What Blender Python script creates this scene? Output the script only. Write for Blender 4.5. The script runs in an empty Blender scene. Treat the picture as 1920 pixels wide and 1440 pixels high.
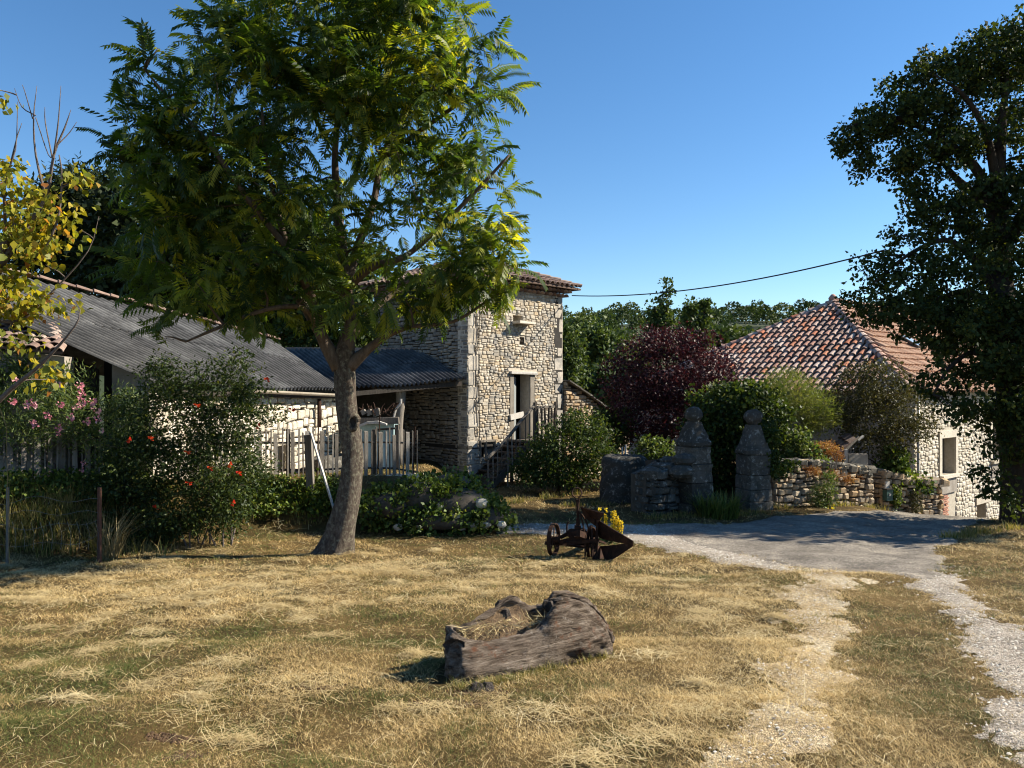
import bpy, math, random
import numpy as np
from mathutils import Vector, Matrix

random.seed(7)
R = np.random.default_rng(11)
scene = bpy.context.scene
COL = scene.collection

# ------------------------------------------------------------------ camera
F = 1442.0                      # focal length in pixels of the 1920 px wide photograph
EYE = 1.6
HOR = 725.0                     # horizon row
cam_d = bpy.data.cameras.new("camera")
cam = bpy.data.objects.new("camera", cam_d)
COL.objects.link(cam)
cam_d.sensor_width = 36.0
cam_d.lens = 36.0 * F / 1920.0
cam_d.clip_start = 0.1
cam_d.clip_end = 3000.0
cam.location = (0, 0, EYE)
cam.rotation_euler = (math.radians(90) + math.atan((HOR - 720) / F), 0, 0)
scene.camera = cam

# ------------------------------------------------------------------ sky and sun
SUN_EL = math.radians(35)
SUN_AZ = math.radians(9)        # the sun stands to the right of the camera, this much beyond it
world = bpy.data.worlds.new("World")
scene.world = world
world.use_nodes = True
wn = world.node_tree.nodes
wl = world.node_tree.links
wn.clear()
sky = wn.new("ShaderNodeTexSky")
sky.sky_type = 'NISHITA'
sky.sun_disc = False
sky.sun_elevation = SUN_EL
sky.sun_rotation = math.radians(90) - SUN_AZ
sky.altitude = 300
sky.air_density = 1.0
sky.dust_density = 0.0
sky.ozone_density = 3.0
bg = wn.new("ShaderNodeBackground")
bg.inputs["Strength"].default_value = 0.074
wo = wn.new("ShaderNodeOutputWorld")
hsv = wn.new("ShaderNodeHueSaturation")      # the deep blue of a clear dry sky
hsv.inputs["Saturation"].default_value = 1.2
wl.new(sky.outputs[0], hsv.inputs["Color"])
wl.new(hsv.outputs[0], bg.inputs[0])
wl.new(bg.outputs[0], wo.inputs[0])
sun_d = bpy.data.lights.new("sun", 'SUN')
sun_d.energy = 5.0
sun_d.angle = math.radians(0.5)
sun_d.color = (1.0, 0.92, 0.76)
sun = bpy.data.objects.new("sun", sun_d)
COL.objects.link(sun)
to_sun = Vector((math.cos(SUN_AZ) * math.cos(SUN_EL), math.sin(SUN_AZ) * math.cos(SUN_EL), math.sin(SUN_EL)))
sun.rotation_euler = to_sun.to_track_quat('Z', 'Y').to_euler()
sun.location = to_sun * 60

scene.view_settings.view_transform = 'Standard'
scene.view_settings.look = 'None'
scene.view_settings.gamma = 1.0
scene.view_settings.use_curve_mapping = False
scene.view_settings.exposure = 1.25
scene.cycles.filter_width = 1.1
scene.cycles.max_bounces = 6
scene.cycles.diffuse_bounces = 3
scene.cycles.transmission_bounces = 3
scene.cycles.transparent_max_bounces = 4


# ------------------------------------------------------------------ helpers
def P(px, py, Y):
    """A point of the photograph at distance Y."""
    return Vector(((px - 960) / F * Y, Y, EYE + (HOR - py) / F * Y))


def sstep(a, b, x):
    t = np.clip((x - a) / (b - a), 0, 1)
    return t * t * (3 - 2 * t)


def vnoise(x, y, s, seed=0):
    """Value noise 0..1 with feature size s."""
    x = np.asarray(x, float) / s + 1000.0 + seed * 17.3
    y = np.asarray(y, float) / s + 1000.0 + seed * 9.7
    xi, yi = np.floor(x).astype(np.int64), np.floor(y).astype(np.int64)
    fx, fy = x - xi, y - yi
    fx, fy = fx * fx * (3 - 2 * fx), fy * fy * (3 - 2 * fy)

    def h(a, b):
        n = (a * 374761393 + b * 668265263 + seed * 144665) & 0x7fffffff
        n = ((n ^ (n >> 13)) * 1274126177) & 0x7fffffff
        return ((n ^ (n >> 16)) & 0xffff) / 65535.0
    return (h(xi, yi) * (1 - fx) + h(xi + 1, yi) * fx) * (1 - fy) + (h(xi, yi + 1) * (1 - fx) + h(xi + 1, yi + 1) * fx) * fy


def sdist(x, y, poly):
    """Signed distance to a closed polygon, positive inside."""
    x = np.asarray(x, float)
    y = np.asarray(y, float)
    d = np.full(x.shape, 1e9)
    ins = np.zeros(x.shape, bool)
    n = len(poly)
    for i in range(n):
        ax, ay = poly[i]
        bx, by = poly[(i + 1) % n]
        ex, ey = bx - ax, by - ay
        t = np.clip(((x - ax) * ex + (y - ay) * ey) / (ex * ex + ey * ey + 1e-12), 0, 1)
        d = np.minimum(d, np.hypot(x - ax - t * ex, y - ay - t * ey))
        if ay != by:
            c = ((ay > y) != (by > y)) & (x < ex * (y - ay) / (by - ay) + ax)
            ins ^= c
    return np.where(ins, d, -d)


TERRACE = [(-60, 10.7), (-9.0, 11.2), (-6.8, 11.6), (-5.7, 13.1), (-4.6, 14.2), (-2.7, 14.6), (-1.5, 15.6), (-1.2, 18), (-1.35, 21.6), (-1.2, 28), (-60, 28)]


def G(x, y):
    """Ground height."""
    x = np.asarray(x, float)
    y = np.asarray(y, float)
    z = np.interp(y, [-20, 0, 12, 16, 20, 23, 27, 36, 60, 110, 140], [0.6, 0, -1.02, -1.14, -1.18, -1.25, -1.5, -3.2, -8, -12, -12])
    z = z - 0.018 * np.clip(x - 3, 0, 12) * sstep(11, 15, y)
    # the lane falls away to the right behind the crest
    drop = sstep(16.3, 27.5, y) * sstep(8.0, 11.5, x + 0.0 * y)
    z = z - 4.0 * drop
    # garden behind the low wall
    yw = 18.05 + (x - 6.06) * 0.52
    g = sstep(0.2, 0.7, y - yw) * sstep(4.9, 5.6, x) * sstep(0.0, 0.6, 10.7 + (y - 19.2) * 0.1 - x) * (1 - sstep(27, 32, y))
    z = z * (1 - g) + g * (-0.75)
    # terrace of the barn on the left
    sd = sdist(x, y, TERRACE)
    t = sstep(-0.15, 1.15, sd)
    zt = np.interp(y, [11, 12.5, 17, 22, 28, 34], [0.05, 0.05, -0.38, -0.6, -0.6, -3])
    z = z * (1 - t) + t * zt
    near = 1 - sstep(18, 26, y)
    z = z + near * ((vnoise(x, y, 0.9, 3) - 0.5) * 0.07 + (vnoise(x, y, 0.27, 5) - 0.5) * 0.03)
    return z


def gz(x, y):
    return float(G(np.array([x]), np.array([y]))[0])


def ground_at(px, py):
    """Where the sight line through a pixel meets the ground."""
    d = np.linspace(2.5, 45, 1700)
    x = (px - 960) / F * d
    z = EYE + (HOR - py) / F * d
    k = np.argmax(z < G(x, d))
    return (float(x[k]), float(d[k]))


def on_ground(px, Y, dz=0.0):
    x = (px - 960) / F * Y
    return Vector((x, Y, gz(x, Y) + dz))


def np_mesh(name, V, Fa, tint=None, mats=None, midx=None, smooth=False):
    """Mesh from a vertex array and one or several (M,k) face arrays."""
    V = np.asarray(V, np.float32).reshape(-1, 3)
    if not isinstance(Fa, (list, tuple)):
        Fa = [Fa]
    Fa = [np.asarray(f, np.int32) for f in Fa if len(f)]
    me = bpy.data.meshes.new(name)
    me.vertices.add(len(V))
    me.vertices.foreach_set("co", V.ravel())
    loops = np.concatenate([f.ravel() for f in Fa])
    tot = np.concatenate([np.full(len(f), f.shape[1], np.int32) for f in Fa])
    st = np.concatenate([[0], np.cumsum(tot)[:-1]]).astype(np.int32)
    me.loops.add(len(loops))
    me.loops.foreach_set("vertex_index", loops)
    me.polygons.add(len(tot))
    me.polygons.foreach_set("loop_start", st)
    me.polygons.foreach_set("loop_total", tot)
    if smooth:
        me.polygons.foreach_set("use_smooth", np.ones(len(tot), bool))
    if midx is not None:
        me.polygons.foreach_set("material_index", np.asarray(midx, np.int32))
    if tint is not None:
        a = me.attributes.new("tint", 'FLOAT', 'FACE')
        a.data.foreach_set("value", np.asarray(tint, np.float32))
    for m in (mats or []):
        me.materials.append(m)
    me.update(calc_edges=True)
    return me


class MB:
    """Collects boxes, tubes and plates for ONE mesh."""

    def __init__(self):
        self.v = []
        self.f = []

    def add(self, V, Fs):
        o = len(self.v)
        self.v += [tuple(p) for p in V]
        self.f += [tuple(i + o for i in f) for f in Fs]
        return self

    def box(self, c, ax, ay, az, jit=0.0):
        """Box at centre c with half-axis vectors."""
        c, ax, ay, az = Vector(c), Vector(ax), Vector(ay), Vector(az)
        V = []
        for k in (-1, 1):
            for j in (-1, 1):
                for i in (-1, 1):
                    q = c + ax * i + ay * j + az * k
                    if jit:
                        q = q + Vector((random.uniform(-jit, jit), random.uniform(-jit, jit), random.uniform(-jit, jit)))
                    V.append(q)
        return self.add(V, [(0, 2, 3, 1), (4, 5, 7, 6), (0, 1, 5, 4), (2, 6, 7, 3), (0, 4, 6, 2), (1, 3, 7, 5)])

    def bar(self, a, b, w, h, up=(0, 0, 1), jit=0.0):
        """Rectangular bar from a to b."""
        a, b = Vector(a), Vector(b)
        d = (b - a)
        L = d.length
        d = d / L
        s = d.cross(Vector(up))
        if s.length < 1e-3:
            s = d.cross(Vector((0, 1, 0)))
        s.normalize()
        t = s.cross(d)
        return self.box((a + b) / 2, d * L / 2, s * w / 2, t * h / 2, jit)

    def tube(self, pts, rad, k=6, cap=True):
        pts = [Vector(p) for p in pts]
        if not hasattr(rad, '__len__'):
            rad = [rad] * len(pts)
        V, Fs = [], []
        n = len(pts)
        ref = None
        for i, p in enumerate(pts):
            d = (pts[min(i + 1, n - 1)] - pts[max(i - 1, 0)])
            if d.length < 1e-9:
                d = Vector((0, 0, 1))
            d.normalize()
            if ref is None:
                ref = Vector((1, 0, 0)) if abs(d.x) < 0.8 else Vector((0, 1, 0))
            s = d.cross(ref)
            if s.length < 1e-4:
                s = d.cross(Vector((0.3, 0.9, 0.2)))
            s.normalize()
            ref = s.cross(d)
            t = ref
            for j in range(k):
                a = 2 * math.pi * j / k
                V.append(p + (s * math.cos(a) + t * math.sin(a)) * rad[i])
        for i in range(n - 1):
            for j in range(k):
                Fs.append((i * k + j, i * k + (j + 1) % k, (i + 1) * k + (j + 1) % k, (i + 1) * k + j))
        if cap:
            Fs.append(tuple(reversed(range(k))))
            Fs.append(tuple(range((n - 1) * k, n * k)))
        return self.add(V, Fs)

    def rough(self, amp, s=0.12, seed=0, keep=None):
        """Weathers what is collected so far: pushes points in and out by noise."""
        A = np.array([tuple(p) for p in self.v])
        c = A.mean(axis=0)
        d = A - c
        d[:, 2] *= 0.3
        d /= np.linalg.norm(d, axis=1, keepdims=True) + 1e-9
        u = A[:, 0] + 0.7 * A[:, 1]
        w = A[:, 2] + 0.6 * A[:, 1] - .3 * A[:, 0]
        n = (vnoise(u, w, s, seed) - .5) * 1.3 + (vnoise(u, w, s * .4, seed + 3) - .5) * .7
        A = A + d * (n * amp)[:, None]
        self.v = [tuple(p) for p in A]
        return self

    def lathe(self, c, prof, k=16, jit=0.0):
        """Turned body round a vertical axis: prof = [(radius, height)]."""
        c = Vector(c)
        V, Fs = [], []
        for r, h in prof:
            for j in range(k):
                a = 2 * math.pi * j / k
                rr = r * (1 + random.uniform(-jit, jit))
                V.append(c + Vector((math.cos(a) * rr, math.sin(a) * rr, h)))
        n = len(prof)
        for i in range(n - 1):
            for j in range(k):
                Fs.append((i * k + j, i * k + (j + 1) % k, (i + 1) * k + (j + 1) % k, (i + 1) * k + j))
        Fs.append(tuple(range((n - 1) * k, n * k)))
        Fs.append(tuple(reversed(range(k))))
        return self.add(V, Fs)

    def plate(self, pts, th):
        """Flat or slightly bent polygon with thickness vector th."""
        th = Vector(th)
        n = len(pts)
        V = [Vector(p) + th * 0.5 for p in pts] + [Vector(p) - th * 0.5 for p in pts]
        Fs = [tuple(range(n)), tuple(reversed(range(n, 2 * n)))]
        for i in range(n):
            j = (i + 1) % n
            Fs.append((i, n + i, n + j, j))
        return self.add(V, Fs)

    def mesh(self, name, mat=None, smooth=False):
        me = bpy.data.meshes.new(name)
        me.from_pydata(self.v, [], self.f)
        if smooth:
            me.polygons.foreach_set("use_smooth", np.ones(len(me.polygons), bool))
        if mat:
            me.materials.append(mat)
        me.update()
        return me


def obj(name, me, parent=None, matrix=None, mat=None, label=None, stuff=False):
    o = bpy.data.objects.new(name, me)
    COL.objects.link(o)
    if mat and me is not None and not me.materials:
        me.materials.append(mat)
    if parent is not None:
        o.parent = parent
        if parent.type == 'EMPTY':
            o.matrix_parent_inverse = Matrix.Translation(-parent.location)
    if matrix is not None:
        o.matrix_basis = matrix
    if label:
        o["label"] = label
    if stuff:
        o["kind"] = "stuff"
    return o


def thing(name, label, cat, loc, group=None):
    o = bpy.data.objects.new(name, None)
    COL.objects.link(o)
    o.empty_display_size = 0.2
    o.location = loc
    o["label"] = label
    o["category"] = cat
    if group:
        o["group"] = group
    return o


def single(name, me, label, cat, mat=None, group=None):
    o = obj(name, me, mat=mat)
    o["label"] = label
    o["category"] = cat
    if group:
        o["group"] = group
    return o


def setting(name, me, mat=None, kind="structure", label=None, cat=None):
    o = obj(name, me, mat=mat)
    o["kind"] = kind
    if label:
        o["label"] = label
    if cat:
        o["category"] = cat
    return o


# ------------------------------------------------------------------ materials
def _new(name):
    m = bpy.data.materials.new(name)
    m.use_nodes = True
    nt = m.node_tree
    b = nt.nodes["Principled BSDF"]
    return m, nt, b


def _ramp(nt, stops, interp='LINEAR'):
    r = nt.nodes.new("ShaderNodeValToRGB")
    r.color_ramp.interpolation = interp
    e = r.color_ramp.elements
    while len(e) < len(stops):
        e.new(0.5)
    for k, (p, c) in enumerate(stops):
        e[k].position = p
        e[k].color = (c[0], c[1], c[2], 1)
    return r


def _noise(nt, scale, detail=4, rough=0.6, vec=None, stretch=None):
    n = nt.nodes.new("ShaderNodeTexNoise")
    n.inputs["Scale"].default_value = scale
    n.inputs["Detail"].default_value = detail
    n.inputs["Roughness"].default_value = rough
    if vec is not None:
        if stretch:
            mp = nt.nodes.new("ShaderNodeMapping")
            mp.inputs["Scale"].default_value = stretch
            nt.links.new(vec, mp.inputs["Vector"])
            vec = mp.outputs[0]
        nt.links.new(vec, n.inputs["Vector"])
    return n


def _mix(nt, a, b, fac, mode='MIX'):
    x = nt.nodes.new("ShaderNodeMix")
    x.data_type = 'RGBA'
    x.blend_type = mode
    for s, v in ((x.inputs[6], a), (x.inputs[7], b)):
        if isinstance(v, (tuple, list)):
            s.default_value = (v[0], v[1], v[2], 1)
        else:
            nt.links.new(v, s)
    if isinstance(fac, (int, float)):
        x.inputs[0].default_value = fac
    else:
        nt.links.new(fac, x.inputs[0])
    return x.outputs[2]


def _tint(nt):
    """Attribute 'tint' of a face plus the object's own random number, wrapped to 0..1."""
    a = nt.nodes.new("ShaderNodeAttribute")
    a.attribute_name = "tint"
    oi = nt.nodes.new("ShaderNodeObjectInfo")
    s = nt.nodes.new("ShaderNodeMath")
    s.operation = 'ADD'
    nt.links.new(a.outputs["Fac"], s.inputs[0])
    nt.links.new(oi.outputs["Random"], s.inputs[1])
    fr = nt.nodes.new("ShaderNodeMath")
    fr.operation = 'FRACT'
    nt.links.new(s.outputs[0], fr.inputs[0])
    return fr.outputs[0]


def solid(name, stops, scale=6, rough=0.8, bump=0.3, bscale=30, stretch=None, metallic=0.0, per_piece=0.0, spec=0.3):
    """Weathered surface: noise between colours, optional per-piece shade, fine relief."""
    m, nt, b = _new(name)
    pos = nt.nodes.new("ShaderNodeNewGeometry").outputs["Position"]
    n1 = _noise(nt, scale, 6, 0.65, pos, stretch)
    r = _ramp(nt, stops)
    if per_piece:
        t = _tint(nt)
        mm = nt.nodes.new("ShaderNodeMath")
        mm.operation = 'MULTIPLY_ADD'
        nt.links.new(t, mm.inputs[0])
        mm.inputs[1].default_value = per_piece
        sub = nt.nodes.new("ShaderNodeMath")
        sub.operation = 'MULTIPLY_ADD'
        nt.links.new(n1.outputs["Fac"], sub.inputs[0])
        sub.inputs[1].default_value = 1.0 - per_piece * 0.6
        sub.inputs[2].default_value = -per_piece * 0.2
        nt.links.new(sub.outputs[0], mm.inputs[2])
        nt.links.new(mm.outputs[0], r.inputs[0])
    else:
        nt.links.new(n1.outputs["Fac"], r.inputs[0])
    nt.links.new(r.outputs[0], b.inputs["Base Color"])
    b.inputs["Roughness"].default_value = rough
    b.inputs["Metallic"].default_value = metallic
    b.inputs["Specular IOR Level"].default_value = spec
    if bump:
        n2 = _noise(nt, bscale, 5, 0.7, pos, stretch)
        bp = nt.nodes.new("ShaderNodeBump")
        bp.inputs["Strength"].default_value = bump
        bp.inputs["Distance"].default_value = 0.03
        nt.links.new(n2.outputs["Fac"], bp.inputs["Height"])
        nt.links.new(bp.outputs[0], b.inputs["Normal"])
    return m


def stone_mat(name, piece, lichen=(0.10, 0.095, 0.085), amount=0.45, lscale=2.2, pale=(0.5, 0.48, 0.44), spots=0.62):
    """Rubble stone: each stone its own shade, grey lichen in blotches, rough relief."""
    m, nt, b = _new(name)
    pos = nt.nodes.new("ShaderNodeNewGeometry").outputs["Position"]
    t = _tint(nt)
    r = _ramp(nt, piece)
    nt.links.new(t, r.inputs[0])
    fine = _noise(nt, 24, 6, 0.7, pos)
    fr = _ramp(nt, [(0.3, (0.72, 0.7, 0.68)), (0.65, (1.08, 1.06, 1.04))])
    nt.links.new(fine.outputs["Fac"], fr.inputs[0])
    c = _mix(nt, r.outputs[0], fr.outputs[0], 1.0, 'MULTIPLY')
    big = _noise(nt, lscale, 8, 0.72, pos)
    lr = _ramp(nt, [(0.52 - amount * 0.25, (0, 0, 0)), (0.78 - amount * 0.25, (1, 1, 1))])
    nt.links.new(big.outputs["Fac"], lr.inputs[0])
    c = _mix(nt, c, lichen, lr.outputs[0])
    sp = _noise(nt, 9, 6, 0.8, pos)
    sr = _ramp(nt, [(spots, (0, 0, 0)), (spots + .08, (0.75, 0.75, 0.75))])
    nt.links.new(sp.outputs["Fac"], sr.inputs[0])
    c = _mix(nt, c, pale, sr.outputs[0])
    nt.links.new(c, b.inputs["Base Color"])
    b.inputs["Roughness"].default_value = 0.92
    b.inputs["Specular IOR Level"].default_value = 0.15
    n2 = _noise(nt, 38, 6, 0.75, pos)
    bp = nt.nodes.new("ShaderNodeBump")
    bp.inputs["Strength"].default_value = 0.55
    bp.inputs["Distance"].default_value = 0.03
    nt.links.new(n2.outputs["Fac"], bp.inputs["Height"])
    nt.links.new(bp.outputs[0], b.inputs["Normal"])
    return m


def leaf_mat(name, stops, trans=0.38, warm=(1.5, 1.5, 0.5), rough=0.5, spec=0.35):
    """Leaf: glossy upper side and light shining through."""
    m, nt, b = _new(name)
    t = _tint(nt)
    r = _ramp(nt, stops)
    nt.links.new(t, r.inputs[0])
    nt.links.new(r.outputs[0], b.inputs["Base Color"])
    b.inputs["Roughness"].default_value = rough
    b.inputs["Specular IOR Level"].default_value = spec
    tr = nt.nodes.new("ShaderNodeBsdfTranslucent")
    c = _mix(nt, r.outputs[0], warm, 1.0, 'MULTIPLY')
    nt.links.new(c, tr.inputs[0])
    mx = nt.nodes.new("ShaderNodeMixShader")
    mx.inputs[0].default_value = trans
    nt.links.new(b.outputs[0], mx.inputs[1])
    nt.links.new(tr.outputs[0], mx.inputs[2])
    nt.links.new(mx.outputs[0], nt.nodes["Material Output"].inputs[0])
    return m


# ------------------------------------------------------------------ foliage builders
def unit(n):
    v = R.normal(size=(n, 3))
    return v / np.linalg.norm(v, axis=1, keepdims=True)


def leaf_quads(C, L, W, dirs=None, down=0.0, var=0.35, fold=0.25):
    """One folded, pointed leaf (a bent quad) at each centre."""
    n = len(C)
    d = unit(n) if dirs is None else dirs + 0.55 * unit(n)
    d[:, 2] -= down
    d /= np.linalg.norm(d, axis=1, keepdims=True) + 1e-9
    u = unit(n)
    s = np.cross(d, u)
    s /= np.linalg.norm(s, axis=1, keepdims=True) + 1e-9
    nn = np.cross(d, s)
    Ls = (L * (1 + var * R.uniform(-1, 1, n)))[:, None]
    Ws = Ls * (W / L)
    a = C
    b = C + d * Ls * 0.45 + s * Ws * 0.5 + nn * Ws * fold
    c = C + d * Ls
    e = C + d * Ls * 0.45 - s * Ws * 0.5 + nn * Ws * fold
    V = np.stack([a, b, c, e], 1).reshape(-1, 3)
    Fq = np.arange(4 * n).reshape(n, 4)
    return V, Fq


def blob_points(blobs, n, clump=0.22, per=14, shell=0.45):
    """Leaf positions in clumps spread through ellipsoids (centre, radii); returns points and clump centres."""
    vol = np.array([b[3] * b[4] * b[5] for b in blobs]) ** 0.75
    w = vol / vol.sum()
    nc = max(4, n // per)
    k = R.choice(len(blobs), nc, p=w)
    B = np.array(blobs, float)[k]
    u = unit(nc)
    r = R.uniform(shell, 1.0, nc) ** 0.6
    cc = B[:, :3] + u * r[:, None] * B[:, 3:6]
    idx = R.integers(0, nc, n)
    sz = clump * R.uniform(0.6, 1.3, nc)
    pts = cc[idx] + np.clip(R.normal(size=(n, 3)), -1.6, 1.6) * sz[idx][:, None] * np.array([1, 1, 0.75])
    outw = (cc[idx] - B[idx, :3]) / (B[idx, 3:6] + 1e-6)
    return pts, cc, idx, outw


def grow(mb, roots, targets, r0=0.03, r1=0.006, k=5, lift=0.25, wob=0.06):
    """Branches from the nearest point of a skeleton to every target; grows outward from near to far."""
    nodes = [Vector(p) for p in roots]
    rad = [r0] * len(nodes)
    T = [Vector(t) for t in targets]
    base = nodes[0]
    T.sort(key=lambda t: min((t - q).length for q in nodes[:40]))
    for t in T:
        best, bd = 0, 1e9
        for i, q in enumerate(nodes):
            d = (t - q).length + max(0, q.z - t.z) * 0.8
            if d < bd:
                best, bd = i, d
        a = nodes[best]
        L = (t - a).length
        if L < 0.05:
            continue
        ra = min(rad[best] * 0.75, r0)
        mid1 = a.lerp(t, 0.35) + Vector((random.uniform(-1, 1), random.uniform(-1, 1), random.uniform(-0.3, 1))) * wob * L + Vector((0, 0, lift * L * 0.25))
        mid2 = a.lerp(t, 0.7) + Vector((random.uniform(-1, 1), random.uniform(-1, 1), random.uniform(-0.5, 0.5))) * wob * L + Vector((0, 0, lift * L * 0.2))
        mb.tube([a, mid1, mid2, t], [ra, ra * 0.75 + r1 * 0.25, ra * 0.45 + r1 * 0.5, r1], k, cap=False)
        nodes += [mid1, mid2, t]
        rad += [ra * 0.8, max(ra * 0.6, r1), max(r1, ra * 0.4)]
    return nodes


def spline(pts, n=8):
    """Catmull-Rom through points."""
    pts = [Vector(p) for p in pts]
    q = [pts[0] * 2 - pts[1]] + pts + [pts[-1] * 2 - pts[-2]]
    out = []
    for i in range(1, len(q) - 2):
        for j in range(n):
            t = j / n
            a, b, c, d = q[i - 1], q[i], q[i + 1], q[i + 2]
            out.append(0.5 * ((2 * b) + (c - a) * t + (2 * a - 5 * b + 4 * c - d) * t * t + (3 * b - a - 3 * c + d) * t ** 3))
    out.append(pts[-1])
    return out


def lerp_list(vals, n):
    """Radii spread over n samples."""
    return list(np.interp(np.linspace(0, len(vals) - 1, n), range(len(vals)), vals))


def pblob(px, py, rx, ry, Y, depth):
    """Ellipsoid given by its outline in the photograph at distance Y, with its own real depth."""
    c = P(px, py, Y)
    return (c.x, c.y, c.z, rx / F * Y, depth, ry / F * Y)

# ------------------------------------------------------------------ ground, road and tracks
def axis(fine0, fine1, step, lo, hi, growth=1.18):
    a = list(np.arange(fine0, fine1 + 1e-6, step))
    s, x = step, a[-1]
    while x < hi:
        s *= growth
        x += s
        a.append(x)
    s, x, pre = step, a[0], []
    while x > lo:
        s *= growth
        x -= s
        pre.append(x)
    return np.array(pre[::-1] + a)


def grid_mesh(name, xs, ys, zf, keep=None):
    X, Y = np.meshgrid(xs, ys)
    Z = zf(X, Y)
    V = np.stack([X, Y, Z], -1).reshape(-1, 3)
    nx, ny = len(xs), len(ys)
    i, j = np.meshgrid(np.arange(nx - 1), np.arange(ny - 1))
    a = (j * nx + i).ravel()
    Fq = np.stack([a, a + 1, a + nx + 1, a + nx], 1)
    if keep is not None:
        cx = (X[:-1, :-1] + X[1:, 1:]).ravel() / 2
        cy = (Y[:-1, :-1] + Y[1:, 1:]).ravel() / 2
        Fq = Fq[keep(cx, cy)]
        used = np.unique(Fq)
        mp = np.full(len(V), -1)
        mp[used] = np.arange(len(used))
        V, Fq = V[used], mp[Fq]
    return np_mesh(name, V, Fq, smooth=True)


def turf_material():
    m, nt, b = _new("dry_turf")
    pos = nt.nodes.new("ShaderNodeNewGeometry").outputs["Position"]
    a = _noise(nt, 0.9, 6, 0.65, pos)
    ra = _ramp(nt, [(0.30, (0.045, 0.038, 0.014)), (0.45, (0.08, 0.055, 0.023)), (0.60, (0.15, 0.10, 0.04)), (0.75, (0.22, 0.15, 0.068))])
    nt.links.new(a.outputs["Fac"], ra.inputs[0])
    f = _noise(nt, 45, 8, 0.8, pos)
    rf = _ramp(nt, [(0.3, (0.35, 0.32, 0.3)), (0.62, (1.15, 1.12, 1.05))])
    nt.links.new(f.outputs["Fac"], rf.inputs[0])
    c = _mix(nt, ra.outputs[0], rf.outputs[0], 1.0, 'MULTIPLY')
    e = _noise(nt, 1.7, 4, 0.6, pos)
    re = _ramp(nt, [(0.66, (0, 0, 0)), (0.76, (1, 1, 1))])
    nt.links.new(e.outputs["Fac"], re.inputs[0])
    c = _mix(nt, c, (0.055, 0.033, 0.02), re.outputs[0])
    nt.links.new(c, b.inputs["Base Color"])
    b.inputs["Roughness"].default_value = 0.95
    b.inputs["Specular IOR Level"].default_value = 0.1
    bp = nt.nodes.new("ShaderNodeBump")
    bp.inputs["Strength"].default_value = 0.8
    bp.inputs["Distance"].default_value = 0.04
    nt.links.new(f.outputs["Fac"], bp.inputs["Height"])
    nt.links.new(bp.outputs[0], b.inputs["Normal"])
    return m


M_TURF = turf_material()
gx = axis(-9, 12, 0.09, -420, 420)
gy = axis(2.6, 21, 0.09, -30, 420)
ground = setting("ground", grid_mesh("ground", gx, gy, G), M_TURF)


def pix_poly(pts):
    return [ground_at(*p) for p in pts]


ASPHALT = pix_poly([(1225, 984), (1320, 984), (1430, 975), (1520, 966)]) + [(8.2, 17.5), (9.6, 18.3), (11.6, 20.8), (13.3, 20.4), (11.2, 17.8), (9.3, 15.8)] + \
    pix_poly([(1755, 1030), (1772, 1072), (1725, 1088), (1600, 1072), (1500, 1066), (1415, 1046), (1330, 1028), (1265, 1012)])
TRACK_L = pix_poly([(1478, 1060), (1602, 1070), (1586, 1120), (1580, 1200), (1560, 1290), (1500, 1465), (1385, 1465), (1440, 1330), (1478, 1230), (1496, 1150), (1488, 1090)])
TRACK_R = pix_poly([(1705, 1082), (1775, 1070), (1802, 1100), (1860, 1155), (1920, 1190), (1985, 1232), (2120, 1400), (1925, 1425), (1872, 1330), (1838, 1262), (1798, 1192), (1758, 1138)])
VERGE = pix_poly([(935, 988), (1000, 982), (1100, 982), (1230, 986), (1330, 1008), (1420, 1040), (1490, 1062), (1480, 1070), (1400, 1062), (1300, 1040), (1180, 1016), (1050, 1003), (945, 1000)])


def ragged(poly, x, y, amp=0.16):
    return sdist(x, y, poly) + (vnoise(x, y, 0.42, 8) - 0.5) * amp * 1.3 + (vnoise(x, y, 0.16, 9) - 0.5) * amp * .9 + (vnoise(x, y, 0.06, 10) - 0.5) * amp * .7


def sheet(name, poly, mat, step, lift, label=None, amp=0.16):
    p = np.array(poly)
    xs = np.arange(p[:, 0].min() - 0.3, p[:, 0].max() + 0.3, step)
    ys = np.arange(p[:, 1].min() - 0.3, p[:, 1].max() + 0.3, step)

    def zf(x, y):
        # the sheet dives under the turf at its rim
        s = ragged(poly, x, y, amp)
        return G(x, y) + lift * np.clip(s / 0.06 + 0.6, -0.4, 1)
    me = grid_mesh(name, xs, ys, zf, lambda x, y: ragged(poly, x, y, amp) > -0.06)
    o = setting(name, me, mat)
    if label:
        o["label"] = label
    return o


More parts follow.
